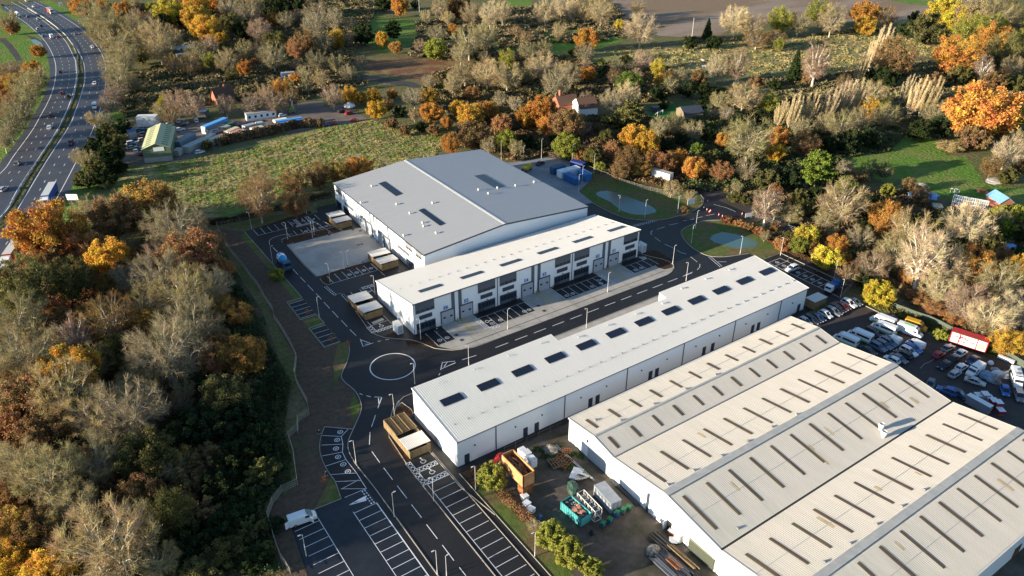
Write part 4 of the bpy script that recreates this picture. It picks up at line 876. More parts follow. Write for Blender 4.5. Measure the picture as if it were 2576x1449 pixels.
def make_proto(key, seed, R, H, leaf=0, lsize=.3, twig=0, tw=.045, tl=1.0, n_limb=14, n_sub=220, zc=.62, rzf=.40, bark='bark', up=.35, lean=0, upright=False, leafmat='leaf', csz=.13, flat=.3, fat=1.0):
    rs = np.random.RandomState(seed); segs, S0, S1, SR = skeleton(rs, R, H, zc * H, rzf * H, .25 * H, n_limb, n_sub, up, lean, upright)
    T_ = tubes([s[0] for s in segs], [s[1] for s in segs], [s[2] for s in segs], [s[3] for s in segs], 6)
    T_ = np.concatenate([T_, tubes(S0, S1, SR * fat, SR * .45 * fat, 3)])
    Q = []
    if twig:
        i = rs.randint(len(S0), size=twig); t = rs.uniform(.25, 1, (twig, 1)); p = S0[i] + (S1[i] - S0[i]) * t
        d = unit_v(unit_v(S1[i] - S0[i]) * (1.1 if not upright else 2.6) + rs.normal(size=(twig, 3)) * .62 + np.array([0, 0, up * .7])); q = p + d * tl * rs.uniform(.5, 1.25, (twig, 1))
        Q.append(ribbon(p, q, tw * rs.uniform(.6, 1.3, twig), rs))
        j = rs.randint(twig, size=twig); u = rs.uniform(.3, .9, (twig, 1)); p2 = p[j] + (q[j] - p[j]) * u; d2 = unit_v(unit_v(q[j] - p[j]) + rs.normal(size=(twig, 3)) * .55 + np.array([0, 0, up * .5]))
        Q.append(ribbon(p2, p2 + d2 * tl * .55 * rs.uniform(.5, 1.2, (twig, 1)), tw * .7, rs))
    if leaf:
        keep = rs.uniform(size=len(S1)) > .08; cs = (S0 + (S1 - S0) * rs.uniform(.35, 1.05, (len(S0), 1)))[keep]; i = rs.randint(len(cs), size=leaf)
        rad = R * csz * rs.uniform(.7, 1.5, len(cs))[i][:, None]; off = unit_v(rs.normal(size=(leaf, 3))) * rs.uniform(.1, 1, (leaf, 1)) * rad * np.array([1, 1, .8])
        Q.append(leaf_quads(rs, cs[i] + off, lsize, flat))
    PROTO[key] = dict(R=R, H=H, zc=zc, trunk=quads_mesh('trunk', T_, bark), crown=quads_mesh('crown', np.concatenate(Q), leafmat), bark=bark)
def make_conifer(key, seed, R, H, cedar=False):
    rs = np.random.RandomState(seed); Q = []; p0, p1, r0, r1 = [np.array([0, 0, 0.])], [np.array([0, 0, H * .97])], [H * .022], [.03]
    n = 150 if not cedar else 46
    for i in range(n):
        k = (i + .5) / n; z = H * (.10 + .88 * k) if not cedar else H * (.25 + .72 * k); ph = i * 2.39996 + rs.uniform(-.4, .4)
        L = R * ((1 - k) ** .85 * rs.uniform(.75, 1.05) + .04) if not cedar else R * (math.sqrt(max(.05, 1 - (k * .92) ** 2)) * rs.uniform(.5, 1.05))
        s = np.array([0, 0, z]); e = s + np.array([math.cos(ph) * L, math.sin(ph) * L, -.22 * L if not cedar else .10 * L])
        p0.append(s); p1.append(e); r0.append(.05 if not cedar else .12); r1.append(.015)
        m = int((160 if not cedar else 520) * (L / R) + 15); t = rs.uniform(.2 if not cedar else .35, 1.02, (m, 1)); w = (1 - t * .6) * L * (.34 if not cedar else .42)
        pos = s + (e - s) * t + np.stack([-math.sin(ph) * np.ones(m), math.cos(ph) * np.ones(m), np.zeros(m)], 1) * rs.uniform(-1, 1, (m, 1)) * w + np.array([0, 0, 1]) * rs.normal(size=(m, 1)) * (.10 if not cedar else .16)
        Q.append(leaf_quads(rs, pos, .22 if not cedar else .26, 1.2))
    PROTO[key] = dict(R=R, H=H, zc=.45 if not cedar else .6, trunk=quads_mesh('trunk', tubes(p0, p1, r0, r1, 5), 'bark'), crown=quads_mesh('crown', np.concatenate(Q), 'needle'), bark='bark')
for i in range(4): make_proto('O%d' % i, 10 + i, 6.5, 12, leaf=26000, lsize=.20, twig=1600, tw=.05, n_limb=20, n_sub=560, rzf=.45, zc=.56, csz=.15)
for i in range(2): make_proto('T%d' % i, 30 + i, 6.0, 12.5, leaf=7500, lsize=.18, twig=4200, tw=.05, tl=1.1, n_limb=17, n_sub=420, rzf=.44, zc=.58, csz=.15)
for i in range(6): make_proto('B%d' % i, 40 + i, 6.3, 12.5, twig=6400, tw=.05, tl=1.25, n_limb=17, n_sub=330, fat=1.7, rzf=.42, up=.55, bark='bark_pale')
for i in range(2): make_proto('W%d' % i, 50 + i, 4.0, 13.0, twig=4800, tw=.05, tl=1.2, n_limb=16, n_sub=230, rzf=.44, up=.6, bark='bark_white')
def make_poplar(key, seed, R, H, lean):
    rs = np.random.RandomState(seed); segs = []; Q = []; n = 15
    for i in range(n):
        ph = i * 2.39996; rr = R * math.sqrt((i + .5) / n) * .95; h = H * (1 - .42 * (i / n)) * rs.uniform(.9, 1.05); e = np.array([math.cos(ph) * rr + lean * h, math.sin(ph) * rr * .8, h]); s = np.array([0, 0, H * rs.uniform(.03, .12)])
        mid = np.array([e[0] * .75, e[1] * .95, h * .30]); prev = s; P_ = [s]
        for k in range(1, 11):
            t = k / 10; q = s * (1 - t) ** 2 + mid * 2 * t * (1 - t) + e * t * t; segs.append((prev, q, .16 * (1 - .9 * (t - .1)), .16 * (1 - .9 * t) + .008)); prev = q; P_.append(q)
        P_ = np.array(P_); m = 820; t = rs.uniform(.22, .99, m) * 10; j = np.minimum(t.astype(int), 9); f = (t - j)[:, None]; p0 = P_[j] * (1 - f) + P_[j + 1] * f
        out = rs.normal(size=(m, 3)) * np.array([.42, .42, .12]); d = unit_v(unit_v(P_[j + 1] - P_[j]) * 1.0 + out * .8); L = (1.55 * (1 - .55 * t / 10) * rs.uniform(.5, 1.2, m))[:, None]
        Q.append(ribbon(p0, p0 + d * L, .05 * rs.uniform(.6, 1.2, m), rs)); p1 = p0 + d * L * .5; d2 = unit_v(d + rs.normal(size=(m, 3)) * .3 + np.array([0, 0, .4])); Q.append(ribbon(p1, p1 + d2 * L * .7, .035, rs))
    PROTO[key] = dict(R=R * 1.25, H=H, zc=.5, trunk=quads_mesh('trunk', tubes([a[0] for a in segs], [a[1] for a in segs], [a[2] for a in segs], [a[3] for a in segs], 5), 'bark_pale'), crown=quads_mesh('crown', np.concatenate(Q), 'twig' if 'twig' in MT else 'leaf'), bark='bark_pale')
make_poplar('P0', 60, 3.6, 15.5, .22); make_poplar('P1', 61, 3.8, 15.0, .14)
for i in range(2): make_proto('E%d' % i, 70 + i, 4.2, 7.2, leaf=13000, lsize=.20, n_limb=14, n_sub=230, zc=.52, rzf=.47, csz=.14, flat=.5)
for i in range(3): make_proto('S%d' % i, 80 + i, 2.0, 2.6, leaf=2600, lsize=.15, twig=500, tw=.04, tl=.5, n_limb=9, n_sub=60, zc=.5, rzf=.46, csz=.22)
make_proto('L0', 95, 3.6, 7.4, leaf=42000, lsize=.13, n_limb=24, n_sub=700, zc=.5, rzf=.50, csz=.13, flat=.9, leafmat='needle')
make_conifer('C0', 90, 3.2, 12); make_conifer('D0', 91, 6.0, 12, cedar=True)
KIND = {'O': ('oak_tree', 'tree', 'leafy tree'), 'T': ('thin_leafed_tree', 'tree', 'half bare tree'), 'B': ('bare_tree', 'tree', 'bare tree'), 'W': ('birch_tree', 'tree', 'white stemmed birch'),
        'P': ('poplar_tree', 'tree', 'bare poplar'), 'E': ('evergreen_bush', 'bush', 'dense bush'), 'S': ('shrub', 'shrub', 'low shrub'), 'C': ('conifer_tree', 'tree', 'pointed conifer'), 'L': ('round_conifer', 'tree', 'round conifer'), 'D': ('cedar_tree', 'tree', 'layered cedar')}
CN = dict(OR='orange', GO='golden', YE='bright yellow', YG='yellow green', RU='rust brown', BR='dull brown', OL='olive', GR='mid green', DG='dark green', TAN='buff', GY='grey', PK='pinkish grey', PA='pale cream', OB='olive grey', GB='amber brown')
trees = []     # (x, y, R, kind, colour, hmul, pixel x, pixel y)
def slant(px, py, z):
    p = G(px, py, z); return math.sqrt(p.x ** 2 + p.y ** 2 + (CAMH - z) ** 2), p
def T(tile, s):
    for e in s.split(';'):
        w = e.split()
        if not w: continue
        a, b, wd = map(float, w[:3]); k = w[3]; c = w[4]; hm = float(w[5]) if len(w) > 5 else 1.0
        px, py = src(tile, a, b); wD = wd / TL[tile][2] * S; pk = PROTO[k + '0']; z = 5.0
        for _ in range(3):
            d, p = slant(px, py, z); R = wD / 2 / F * d * (1.14 if tile in '47' and k in 'BT' else 1.0); z = R / pk['R'] * pk['H'] * hm * (pk['zc'] - .04)
        trees.append((p.x, p.y, R, k, c, hm, px, py))
T('1', '290 385 90 O OR;245 525 130 O OR;50 150 150 B OB;85 205 95 O RU;60 560 160 B BR;90 640 130 T GO;200 640 200 B OB;270 590 170 B OB;180 740 190 B OB;130 830 210 B OB;60 930 210 B OB;20 800 170 T RU;15 1040 170 B OB;110 560 130 B PK;30 660 120 O RU;620 60 150 O OR;780 50 95 O OR;720 130 210 B OB;840 180 220 B OB;740 250 160 B OB;860 320 210 B OB;930 410 190 B OB;880 490 200 B OB;900 590 200 B OB;795 310 55 O GO;935 80 130 O OR;1020 130 120 B GY;1000 230 170 B OB;870 700 150 B PK;820 790 140 B PK;705 890 110 B TAN;790 920 120 B OB;595 1185 110 B TAN;670 1210 140 B OB')
T('1', '810 1000 150 E OL;760 1070 160 E DG;860 1080 150 E OL;700 1150 160 E DG;830 1180 170 E DG;730 1270 170 E OL;870 1260 140 E DG;650 1350 150 E OL;790 1350 150 E DG;920 960 130 E DG;1160 80 110 O YG;1270 100 200 O YE;1250 20 130 B PK;1480 30 170 O GO;1370 150 110 E DG;1480 130 200 O GO;1550 210 190 O GO;1670 290 85 O GO;1180 270 250 B TAN;1080 310 170 B TAN;1200 360 200 B TAN;1620 25 110 O OR;1720 60 150 B GY;1880 90 200 B GY;1960 230 170 B PK;2060 150 105 O OR;2080 60 190 E DG;2230 70 170 E DG;2380 110 170 B GY;2520 150 160 B GY;2150 150 120 B GY;2370 210 190 B GY;1840 230 150 E DG;1730 170 140 O OL;1580 360 150 B PK;1480 410 150 B OB;1590 460 110 T YG;1710 450 180 B TAN;1850 380 140 B OB;1845 510 100 O OR 1.3')
T('1', '2080 320 180 O OL;2230 370 140 T RU;2300 310 160 T BR;2060 430 200 B OB;2450 310 150 B OB;2540 300 120 O GO 1.2;2530 470 130 B OB;2390 450 160 B OB;1930 460 60 O RU;1500 530 45 O GO;1330 770 190 B PK;1440 790 200 B PK;1245 760 90 O YE;1700 800 150 B PK;2120 660 130 T OR;2235 590 90 O OR;2010 690 120 B PK;1900 780 170 B PK;2060 770 180 B PK;2320 640 100 B OB 1.3;2510 730 170 B PK;2190 740 140 B BR;1560 1095 90 E OL;1000 620 130 B OB;1420 480 150 B BR;1300 480 140 B BR;2300 560 120 B OB;2420 590 120 B TAN;1750 560 90 T OL;1100 180 110 B GY;1560 110 90 E DG;1060 430 120 E OL;1950 380 100 B PK 1.3;1660 990 80 S OL;1280 880 110 B BR;1200 830 110 B OB')
T('1', '1960 1370 200 B BR;2220 1370 210 T BR;2400 1330 190 T BR;2540 1310 180 T GB;1420 90 130 O GO;1320 300 130 B TAN;1230 180 130 E DG;1800 120 120 B GY;1990 60 110 B BR')
T('2', '60 720 130 O GO;135 735 110 O GO;240 730 120 O GO;385 710 85 O OR;265 830 140 O GO;350 800 110 T BR;440 840 110 E DG;550 730 160 B GY;550 860 90 B TAN 1.2;655 740 150 O GO;680 850 170 O OR;790 930 100 O OR;885 820 130 O GO;970 880 200 O GO;1100 840 180 O OR;1215 930 160 O RU;990 710 120 O RU;1400 890 190 O OR;1500 850 240 O OR;1700 930 270 O BR;1810 970 130 B PK;840 630 150 B TAN;760 650 60 E GR;930 560 190 B TAN;1100 560 220 B TAN;1250 570 220 B TAN;1200 740 110 B GY 1.2;1310 780 120 B GY;1490 720 75 C DG;1520 500 220 B TAN;1620 620 220 B GY;1730 570 170 B GY;1855 560 130 O OR;1370 570 120 T OB;1250 440 140 T YG;1400 390 140 B OB;1520 380 140 B OB')
T('2', '1850 300 180 O OR;1840 400 160 B GY;1740 400 60 O GR;1650 230 120 B TAN;1540 90 180 B PA;1120 110 150 B PA 1.3;1215 90 130 B PA 1.3;980 90 170 B TAN;740 70 120 B TAN 1.3;800 130 100 B TAN;880 60 180 E BR;440 40 130 O OR 1.3;555 40 70 E DG;320 30 130 E DG;390 230 150 D DG;310 300 100 O GO 1.3;410 360 90 O GB;170 260 180 E DG;40 290 110 B PK;590 340 100 B PK;710 370 170 O YG;845 230 100 O OR;960 310 240 B OB;1080 280 200 B OB;720 260 130 B GY;900 400 150 B OB;50 550 130 B GY;150 470 90 B PK;660 620 110 B GY;2240 60 110 B TAN;2260 210 250 B PA;2100 190 80 O YE;2280 450 150 B PK;2390 510 110 T YE 1.3;2170 630 190 O GR')
T('2', '2060 580 120 B BR;2410 610 110 T GO;2040 760 190 B PA;2160 720 200 B PA;2190 860 250 D OL;2100 900 150 E OL;2000 1020 110 O OL;2220 1040 220 O GO;2310 1080 190 O GO;2400 960 150 B OB;2520 920 160 B OB;1700 1110 210 O YG;1815 1160 130 O RU;1900 1190 140 O OL;1950 1260 90 O YG;2040 1140 140 T RU;2170 1200 220 T BR;2100 1290 150 T BR;2280 1280 130 T GB;2440 1220 190 O RU;2540 1190 150 T OR;1000 1020 240 O BR;820 1090 150 T OR;1110 1100 130 B OB;1240 1060 170 O YG;1320 1110 130 B OB;1400 1070 120 E DG;1500 1090 100 E DG;130 1270 210 O OR;2490 1420 130 B TAN;2400 700 150 E DG;1750 60 140 B PA 1.3;1660 40 130 B PA 1.2;1840 70 180 B TAN;1960 90 190 B TAN;60 180 110 B GY;640 120 90 B TAN 1.2;1320 230 90 B BR;1390 280 90 B BR')
T('2', '1040 430 90 E OL;1220 330 90 B BR;1980 540 100 E DG;2480 640 130 B OB;2550 560 110 B OB;2440 790 90 S DG;1560 950 160 O OR;1620 1040 110 E DG;2010 910 90 E DG;2350 1180 110 O RU;2450 1090 130 E DG;2560 1050 120 E DG;1960 470 60 E YG;2080 500 100 B OB;480 990 90 E BR;380 930 110 E BR;600 960 100 E DG;700 980 110 E BR')
T('3', '400 160 200 B PA;520 190 180 B TAN;190 230 85 C DG;740 150 180 T YG;1040 90 180 T YG;1130 150 200 B TAN;880 170 160 B OB;1380 100 190 O OR;1390 200 140 O GO;1540 130 140 B BR;560 300 190 B BR .6;690 290 190 B BR .6;725 335 85 T YG;1760 140 110 E DG;1980 90 220 O YE;2070 150 190 O YE;2200 120 230 T TAN;2360 130 240 B OB;2500 150 200 B OB;2180 240 230 T YG;2320 230 190 T YG;1850 230 220 E OL;1700 220 140 E DG;2330 310 220 T OR;2060 420 270 T OR;2430 400 230 T OL;2560 300 160 T YG;1600 440 250 T BR;1440 380 200 P PA;1330 520 130 P PA;260 510 150 B PA 1.3;330 500 120 W PA;420 480 150 W PK;1010 470 190 W PK;850 520 120 C DG;950 540 110 C BR;460 730 220 B TAN;580 740 150 B TAN;650 770 140 T YG')
T('3', '720 860 130 P PA;820 840 170 P PA;930 820 170 P PA;1050 800 180 P PA;1150 770 180 P PA;1250 760 190 P PA;1660 680 130 P PA;1740 740 170 P PA;1820 740 180 P PA;1530 770 75 T YG;1430 690 190 B TAN;1390 820 170 T GO;1540 860 180 B OB;2270 840 420 O OR;2550 880 150 O YE;2020 1110 170 T TAN .35;2450 1150 210 B PA;500 1060 330 B OB;310 1060 120 O OR;720 1040 160 O OR;700 1150 150 O GO;930 1080 200 T BR;1020 1280 280 D GR;640 1370 180 E OL;800 1360 180 E DG;480 1280 170 B GY;90 1270 180 O OR;290 1290 160 T RU;110 1120 100 E GR;210 1190 130 E OL;1230 1270 110 B GY;1430 1270 150 B OL;1240 1400 150 O GR;2480 500 140 B TAN;2270 520 110 W PK;2100 570 150 E OL;60 330 100 E DG;240 320 110 E DG;1220 620 110 B BR')
T('3', '700 640 110 E DG;560 620 110 E BR;120 600 130 E BR;1200 950 220 B OB;1080 930 160 B OB;900 960 150 B OB;1350 900 190 B OB;1900 850 180 B OB;1960 950 170 E DG;1800 980 170 E DG;2200 1050 190 E BR;1400 1040 170 E DG;1250 1080 180 E DG;1080 1090 160 E DG;2400 980 150 T BR;2540 1050 130 B TAN;1900 610 130 E BR;2350 620 150 E BR;2530 640 130 E OL;1550 590 150 E DG;1400 570 120 E DG;230 850 90 B TAN;330 860 110 B GY;140 800 90 E DG;420 900 120 E DG;580 880 110 E DG;80 980 150 B OB;200 1010 130 E DG;2330 1260 140 T BR;2450 1330 130 E OL;2560 1250 120 E BR;1520 1290 120 B OL;1330 1330 130 T BR;1550 1440 110 E YG;40 680 130 E DG;170 690 140 E DG;280 760 140 B OB')
T('6', '640 90 190 W PK;700 140 120 B OB;820 160 160 B OB;1210 90 330 B TAN;1080 200 160 B OB;1440 80 130 E DG;1530 200 230 T OR;940 330 180 O YE;880 400 140 O YG;750 400 110 O RU;1090 500 190 O YE;1240 500 80 O OR;1170 390 150 T OR;1330 340 180 B GY;1485 770 210 O YE;1730 320 330 B TAN;1600 440 280 B OB;1820 480 300 W PA;1440 560 240 B PK;1690 640 100 T OR;2000 560 300 B PA;2190 540 300 T OR;1950 720 260 B PA;2400 680 320 B OB;2540 600 200 T GO;2160 850 280 B PK;2330 950 280 B PA;2510 900 260 B PA;2440 1130 190 T GO;2560 1150 160 T GO;2150 260 320 B PA;1940 220 160 E DG;2440 290 150 E GR;2560 330 130 E DG')
T('6', '2400 170 120 E YG;2500 170 130 E YG;470 60 90 E OL;390 40 100 E OL;560 30 80 B OB;980 110 150 E OL;880 40 130 E OL;1000 20 110 O DG;1380 230 140 E DG;1650 160 110 B OB;1780 220 120 E OL;1900 350 170 E DG;2080 430 200 E DG;2300 400 200 E OL;2560 480 150 E DG;1250 620 160 B BR;1340 470 120 E OL;620 330 80 B OB;820 330 90 E OL;1020 300 110 T BR;990 420 100 T GB;1780 790 170 T RU .6;1900 880 150 T RU .6;2050 960 140 T RU .6;2230 1040 160 B BR;1640 560 120 B GY;2300 780 170 T BR;1380 680 150 E DG;340 215 60 S RU;420 235 70 S RU;500 260 80 S BR;580 290 80 S RU;660 320 80 S BR;700 260 80 E BR;1950 1080 90 E YG;60 30 90 B TAN;20 130 70 E BR')
T('4', '370 300 430 O OR;1120 90 370 O GB;880 210 330 O BR;640 410 250 O RU;820 500 280 O GO;690 130 210 B TAN;1320 280 330 B GY;1430 470 420 O RU;1190 520 230 B PK;1330 120 110 B GY;1200 640 330 B GY;990 640 230 B GY;130 730 380 T OL;140 960 300 B OB;520 660 280 T OL;1380 760 370 B OB;850 960 320 B BR;1600 700 270 B GY;1430 990 400 B GY;550 1110 220 W PK;1070 1010 260 O GB;1830 1240 330 O GB;1260 1220 430 B GY;520 1370 400 O GO;180 1240 380 B OB;900 1210 260 O OL;60 1410 260 O RU;2085 620 125 O YG .7;1950 70 260 B BR;2220 80 200 T BR;1110 830 220 B OB;430 520 230 E BR;320 640 170 B OB;1680 580 170 O RU;720 1290 230 B OB;1060 1220 200 O GB')
T('7', '470 60 420 B TAN;200 150 380 O BR;950 200 450 B GY;700 250 330 B TAN;90 330 300 O RU;350 380 340 O BR;380 700 360 B OB;1090 540 380 O OL;720 560 330 B OB;130 620 330 B OB;800 1210 560 B TAN;1250 1000 300 T OL;300 1130 300 O BR;90 1100 280 O GB;370 1440 330 O GO;1370 560 190 O GB;1700 80 330 O OL;60 860 260 O RU;540 930 300 B OB;1050 820 280 O BR;70 1350 280 O GO;1130 190 230 B PK;1180 1330 260 B OB;600 1330 230 T OL;1000 1000 220 B OB;620 130 260 O GB')
T('7', '1450 300 330 E DG .8;1650 330 300 E DG .8;1850 200 280 E DG .8;1950 420 260 E DG .8;1780 560 300 E DG .7;1550 560 280 E BR .7;1980 660 240 E OL .7;1650 760 300 E DG .7;1400 770 260 E BR .7;1860 860 260 E DG .7;1500 980 280 E BR .7;1720 1030 280 E DG .7;1900 1100 220 E OL .7;1450 1200 280 E DG .7;1700 1270 280 E OL .7;1930 1330 230 E DG .7;1520 1400 260 E OL .7;1300 620 220 B OB .8;2070 1060 150 E DG .7;2000 1250 150 E OL .7')
T('8', '1135 700 220 L YG;1590 1150 220 L YG;1730 1280 225 L YG;1890 1400 165 L YG;1455 1070 110 B GY')
REG = [('by the large conifers below the lower terrace', 'D', (1190, 1130, 1560, 1449)), ('on the verge left of the motorway', 'D', (0, 120, 130, 420)), ('on the lawn edge left of the motorway', 'D', (0, 0, 140, 120)),
       ('in the belt right of the motorway', 'D', (180, 0, 330, 330)), ('in the scrub beside the blue lorry', 'D', (180, 330, 330, 500)), ('behind the mobile home', 'D', (330, 0, 560, 110)), ('around the mobile home', 'D', (330, 110, 620, 200)),
       ('along the back of the vehicle yard', 'D', (330, 200, 860, 300)), ('left of the north field', 'D', (560, 0, 860, 100)), ('between the heath and the north field', 'D', (560, 100, 860, 200)), ('between barn and meadow', 'D', (330, 300, 620, 420)), ('on the meadow before the warehouse', 'D', (600, 400, 900, 520)),
       ('around the north field', 'D', (860, 0, 1130, 160)), ('at the top middle of the photo', 'D', (1130, 0, 1560, 90)), ('around the middle field', 'D', (1130, 90, 1560, 190)), ('in the wood above the orange row', 'D', (1050, 160, 1420, 250)),
       ('in the row at the right of the vehicle yard', 'D', (840, 210, 1080, 330)), ('in the orange row behind the warehouse', 'D', (1080, 240, 1400, 345)), ('around the white house', 'D', (1400, 170, 1720, 300)), ('behind the warehouse roof', 'D', (1070, 330, 1400, 420)),
       ('behind the compound', 'D', (1380, 300, 1720, 500)), ('along the ploughed field', 'D', (1560, 0, 2300, 110)), ('at the top right corner', 'D', (2300, 0, 2576, 190)), ('in the pasture', 'D', (1717, 110, 2300, 220)), ('beside the goal posts lawn', 'D', (1717, 200, 1930, 320)),
       ('in the leaning poplar row', 'D', (1930, 200, 2180, 350)), ('in the poplars beyond the orange oak', 'D', (2180, 170, 2400, 330)), ('right of the big orange oak', 'D', (2400, 190, 2576, 450)), ('left of the east field', 'D', (1717, 300, 2120, 490)), ('around the east field', 'D', (2120, 320, 2420, 500)),
       ('around the public lane', 'D', (1717, 480, 2000, 600)), ('in the clump right of the second pond', 'D', (1930, 560, 2150, 690)), ('below the open shed', 'D', (2000, 480, 2330, 600)), ('below the greenhouse', 'D', (2330, 480, 2576, 640)), ('beside the track to the car park', 'D', (2100, 590, 2420, 760)), ('above the red trailer', 'D', (2300, 600, 2576, 960)),
       ('at the top of the left wood', 'D', (0, 420, 330, 680)), ('in the left wood nearest the meadow', 'D', (330, 460, 620, 680)), ('between the left wood and the west fence', 'D', (620, 480, 760, 1000)), ('around the red bracken', 'D', (0, 680, 330, 960)), ('in the middle of the left wood', 'D', (330, 680, 700, 960)), ('in the lower left wood', 'D', (0, 960, 220, 1449)), ('in the lower middle of the left wood', 'D', (220, 960, 440, 1449)), ('in the shaded wood beside the west fence', 'D', (440, 960, 720, 1449))]
def region(px, py):
    if py > 500 and px > 2100 and False: return ''
    for nme, _, (a, b, c, d) in REG:
        if a <= px < c and b <= py < d: return nme
    return 'among the far trees'
ORD = ['leftmost', 'second from left', 'third from left', 'fourth from left', 'fifth from left', 'sixth from left', 'seventh from left', 'eighth from left', 'ninth from left', 'tenth from left', 'eleventh from left', 'twelfth from left', 'thirteenth from left']
NUM = ['', 'one', 'two', 'three', 'four', 'five', 'six', 'seven', 'eight', 'nine', 'ten', 'eleven', 'twelve', 'thirteen']
def plant_all():
    groups = {}
    for i, t in enumerate(trees): groups.setdefault((t[3], t[4], region(t[6], t[7])), []).append(i)
    lab = {}
    for (k, c, rg), ids in groups.items():
        ids.sort(key=lambda i: trees[i][6])
        for n, i in enumerate(ids):
            base = '%s %s' % (CN[c], KIND[k][2])
            if len(ids) == 1: lab[i] = '%s %s' % (base, rg)
            elif len(ids) == 2: lab[i] = '%s %s, the %s one' % (base, rg, ('left', 'right')[n])
            else: lab[i] = '%s %s, %s' % (base, rg, ORD[min(n, 12)] if n < len(ids) - 1 else 'rightmost')
    for i in lab:
        if len(lab[i].replace('-', ' ').split()) > 16: lab[i] = lab[i].replace('the shaded wood', 'the wood').replace(' from left', '').replace(', the ', ', ')
    rr = random.Random(4)
    for i, (x, y, R, k, c, hm, px, py) in enumerate(trees):
        nv = {'O': 4, 'T': 2, 'B': 6, 'W': 2, 'P': 2, 'E': 2, 'S': 3, 'C': 1, 'D': 1, 'L': 1}[k]; pr = PROTO[k + str(rr.randrange(nv))]
        s = R / pr['R'] * .98; ax = rr.uniform(.9, 1.1); nm, cat, _ = KIND[k]
        root = bpy.data.objects.new(nm, None); C.objects.link(root); root.location = (x, y, 0); root.empty_display_size = .3
        root.rotation_euler = (0, 0, rr.uniform(0, 6.28) if k != 'P' else rr.uniform(-1.1, -.2)); root.scale = (s * ax, s / ax, s * hm * rr.uniform(.93, 1.07))
        tag(root, lab[i], cat, {'tree': 'trees around the estate', 'bush': 'bushes around the estate', 'shrub': 'low shrubs'}[cat])
        for part in ('trunk', 'crown'):
            o = bpy.data.objects.new(part, pr[part]); C.objects.link(o); o.parent = root
            if part == 'crown':
                cc = COL[c]; j = rr.uniform(.9, 1.16); o.color = (cc[0] * j * rr.uniform(1.04, 1.12), cc[1] * j, cc[2] * .88 * j * rr.uniform(.9, 1.1), 1)
def fill(poly, n, rmin, rmax, mix, seed, gap=.8):
    poly = pts(poly); rs = random.Random(seed); xs = [p.x for p in poly]; ys = [p.y for p in poly]; got = 0
    for _ in range(n * 40):
        if got >= n: break
        x, y = rs.uniform(min(xs), max(xs)), rs.uniform(min(ys), max(ys)); R = rs.uniform(rmin, rmax)
        if not inpoly(x, y, poly) or any((x - t[0]) ** 2 + (y - t[1]) ** 2 < (gap * (R + t[2])) ** 2 for t in trees): continue
        k, c = rs.choice(mix).split(); v = M.T @ np.array([x, y, R - CAMH]); px, py = W / 2 + F * v[0] / -v[2], H / 2 - F * v[1] / -v[2]
        if px < 0 or px > W or py < 0 or py > H: continue
        trees.append((x, y, R, k, c, 1.0, px, py)); got += 1
fill('4:0,640 180,560 330,500 700,300 1300,200 1500,300 1640,400 1750,650 1880,950 1950,1200 7:1900,0 1700,300 1300,600 1100,1449 w-20,85 w-75,190', 48, 2.6, 4.4, ['B OB', 'B BR', 'T RU', 'T GB', 'B OB', 'T BR', 'O BR', 'B TAN'], 3, .62)
fill('1:1000,40 1800,0 2576,60 2576,330 2:100,600 1:2300,720 2250,600 1500,440 1060,440 900,200', 30, 3.0, 5.0, ['B OB', 'B TAN', 'T BR', 'E OL', 'B PK', 'T RU'], 5, .8)
fill('2:800,560 1000,480 1900,430 2576,560 2576,760 1950,780 1900,1000 1300,780 800,700', 18, 2.6, 4.2, ['B OB', 'B TAN', 'T BR', 'E OL', 'B PK'], 6, .75)
fill('3:1900,60 2576,40 2576,700 2100,650 1950,450 2000,300', 18, 3.0, 5.2, ['B OB', 'T YG', 'T BR', 'E OL', 'B TAN', 'O OL'], 7, .75)
fill('6:300,0 1700,0 1900,200 2400,220 2576,500 2576,1100 2200,950 1800,760 1500,660 1180,560 1000,330 860,300 500,60', 22, 2.2, 3.8, ['B OB', 'T BR', 'E OL', 'B TAN', 'T RU'], 8, .7)
plant_all()
# ---------------------------------------------------------------- undergrowth, brambles and bracken (uncountable)
def noise2(x, y, s, seed=0):
    x = x / s + seed * 7.3; y = y / s - seed * 3.1
    return (np.sin(x * 1.7 + np.sin(y * 1.3) * 1.6) * np.cos(y * 1.9 + np.sin(x * .9) * 1.4) + .5 * np.sin(x * 4.1 + y * 2.3) * np.cos(y * 3.7 - x * 1.9)) / 1.5
def undergrowth(name, label, poly, n, size, hgt, col, seed=1, thr=-.9, clump=4.0, m='undergrowth'):
    poly = [(p[0], p[1]) for p in pts(poly)] if isinstance(poly, str) else poly; rs = np.random.RandomState(seed)
    xs = [p[0] for p in poly]; ys = [p[1] for p in poly]; x = rs.uniform(min(xs), max(xs), n * 4); y = rs.uniform(min(ys), max(ys), n * 4)
    ins = np.zeros(len(x), bool); j = len(poly) - 1
    for i in range(len(poly)):
        xi, yi = poly[i]; xj, yj = poly[j]; c = ((yi > y) != (yj > y)) & (x < (xj - xi) * (y - yi) / (yj - yi + 1e-12) + xi); ins ^= c; j = i
    f = noise2(x, y, clump, seed); g2 = noise2(x, y, clump * .33, seed + 5); ok = ins & (f + .5 * g2 > thr); x, y, f, g2 = x[ok][:n], y[ok][:n], f[ok][:n], g2[ok][:n]
    z = hgt * np.clip(.45 + .4 * f + .35 * g2, .05, 1.3) * rs.uniform(.55, 1.05, len(x))
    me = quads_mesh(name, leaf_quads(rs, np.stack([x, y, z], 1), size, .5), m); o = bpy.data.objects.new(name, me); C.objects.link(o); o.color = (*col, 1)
    return tag(o, label, 'ground cover', None, 'stuff')
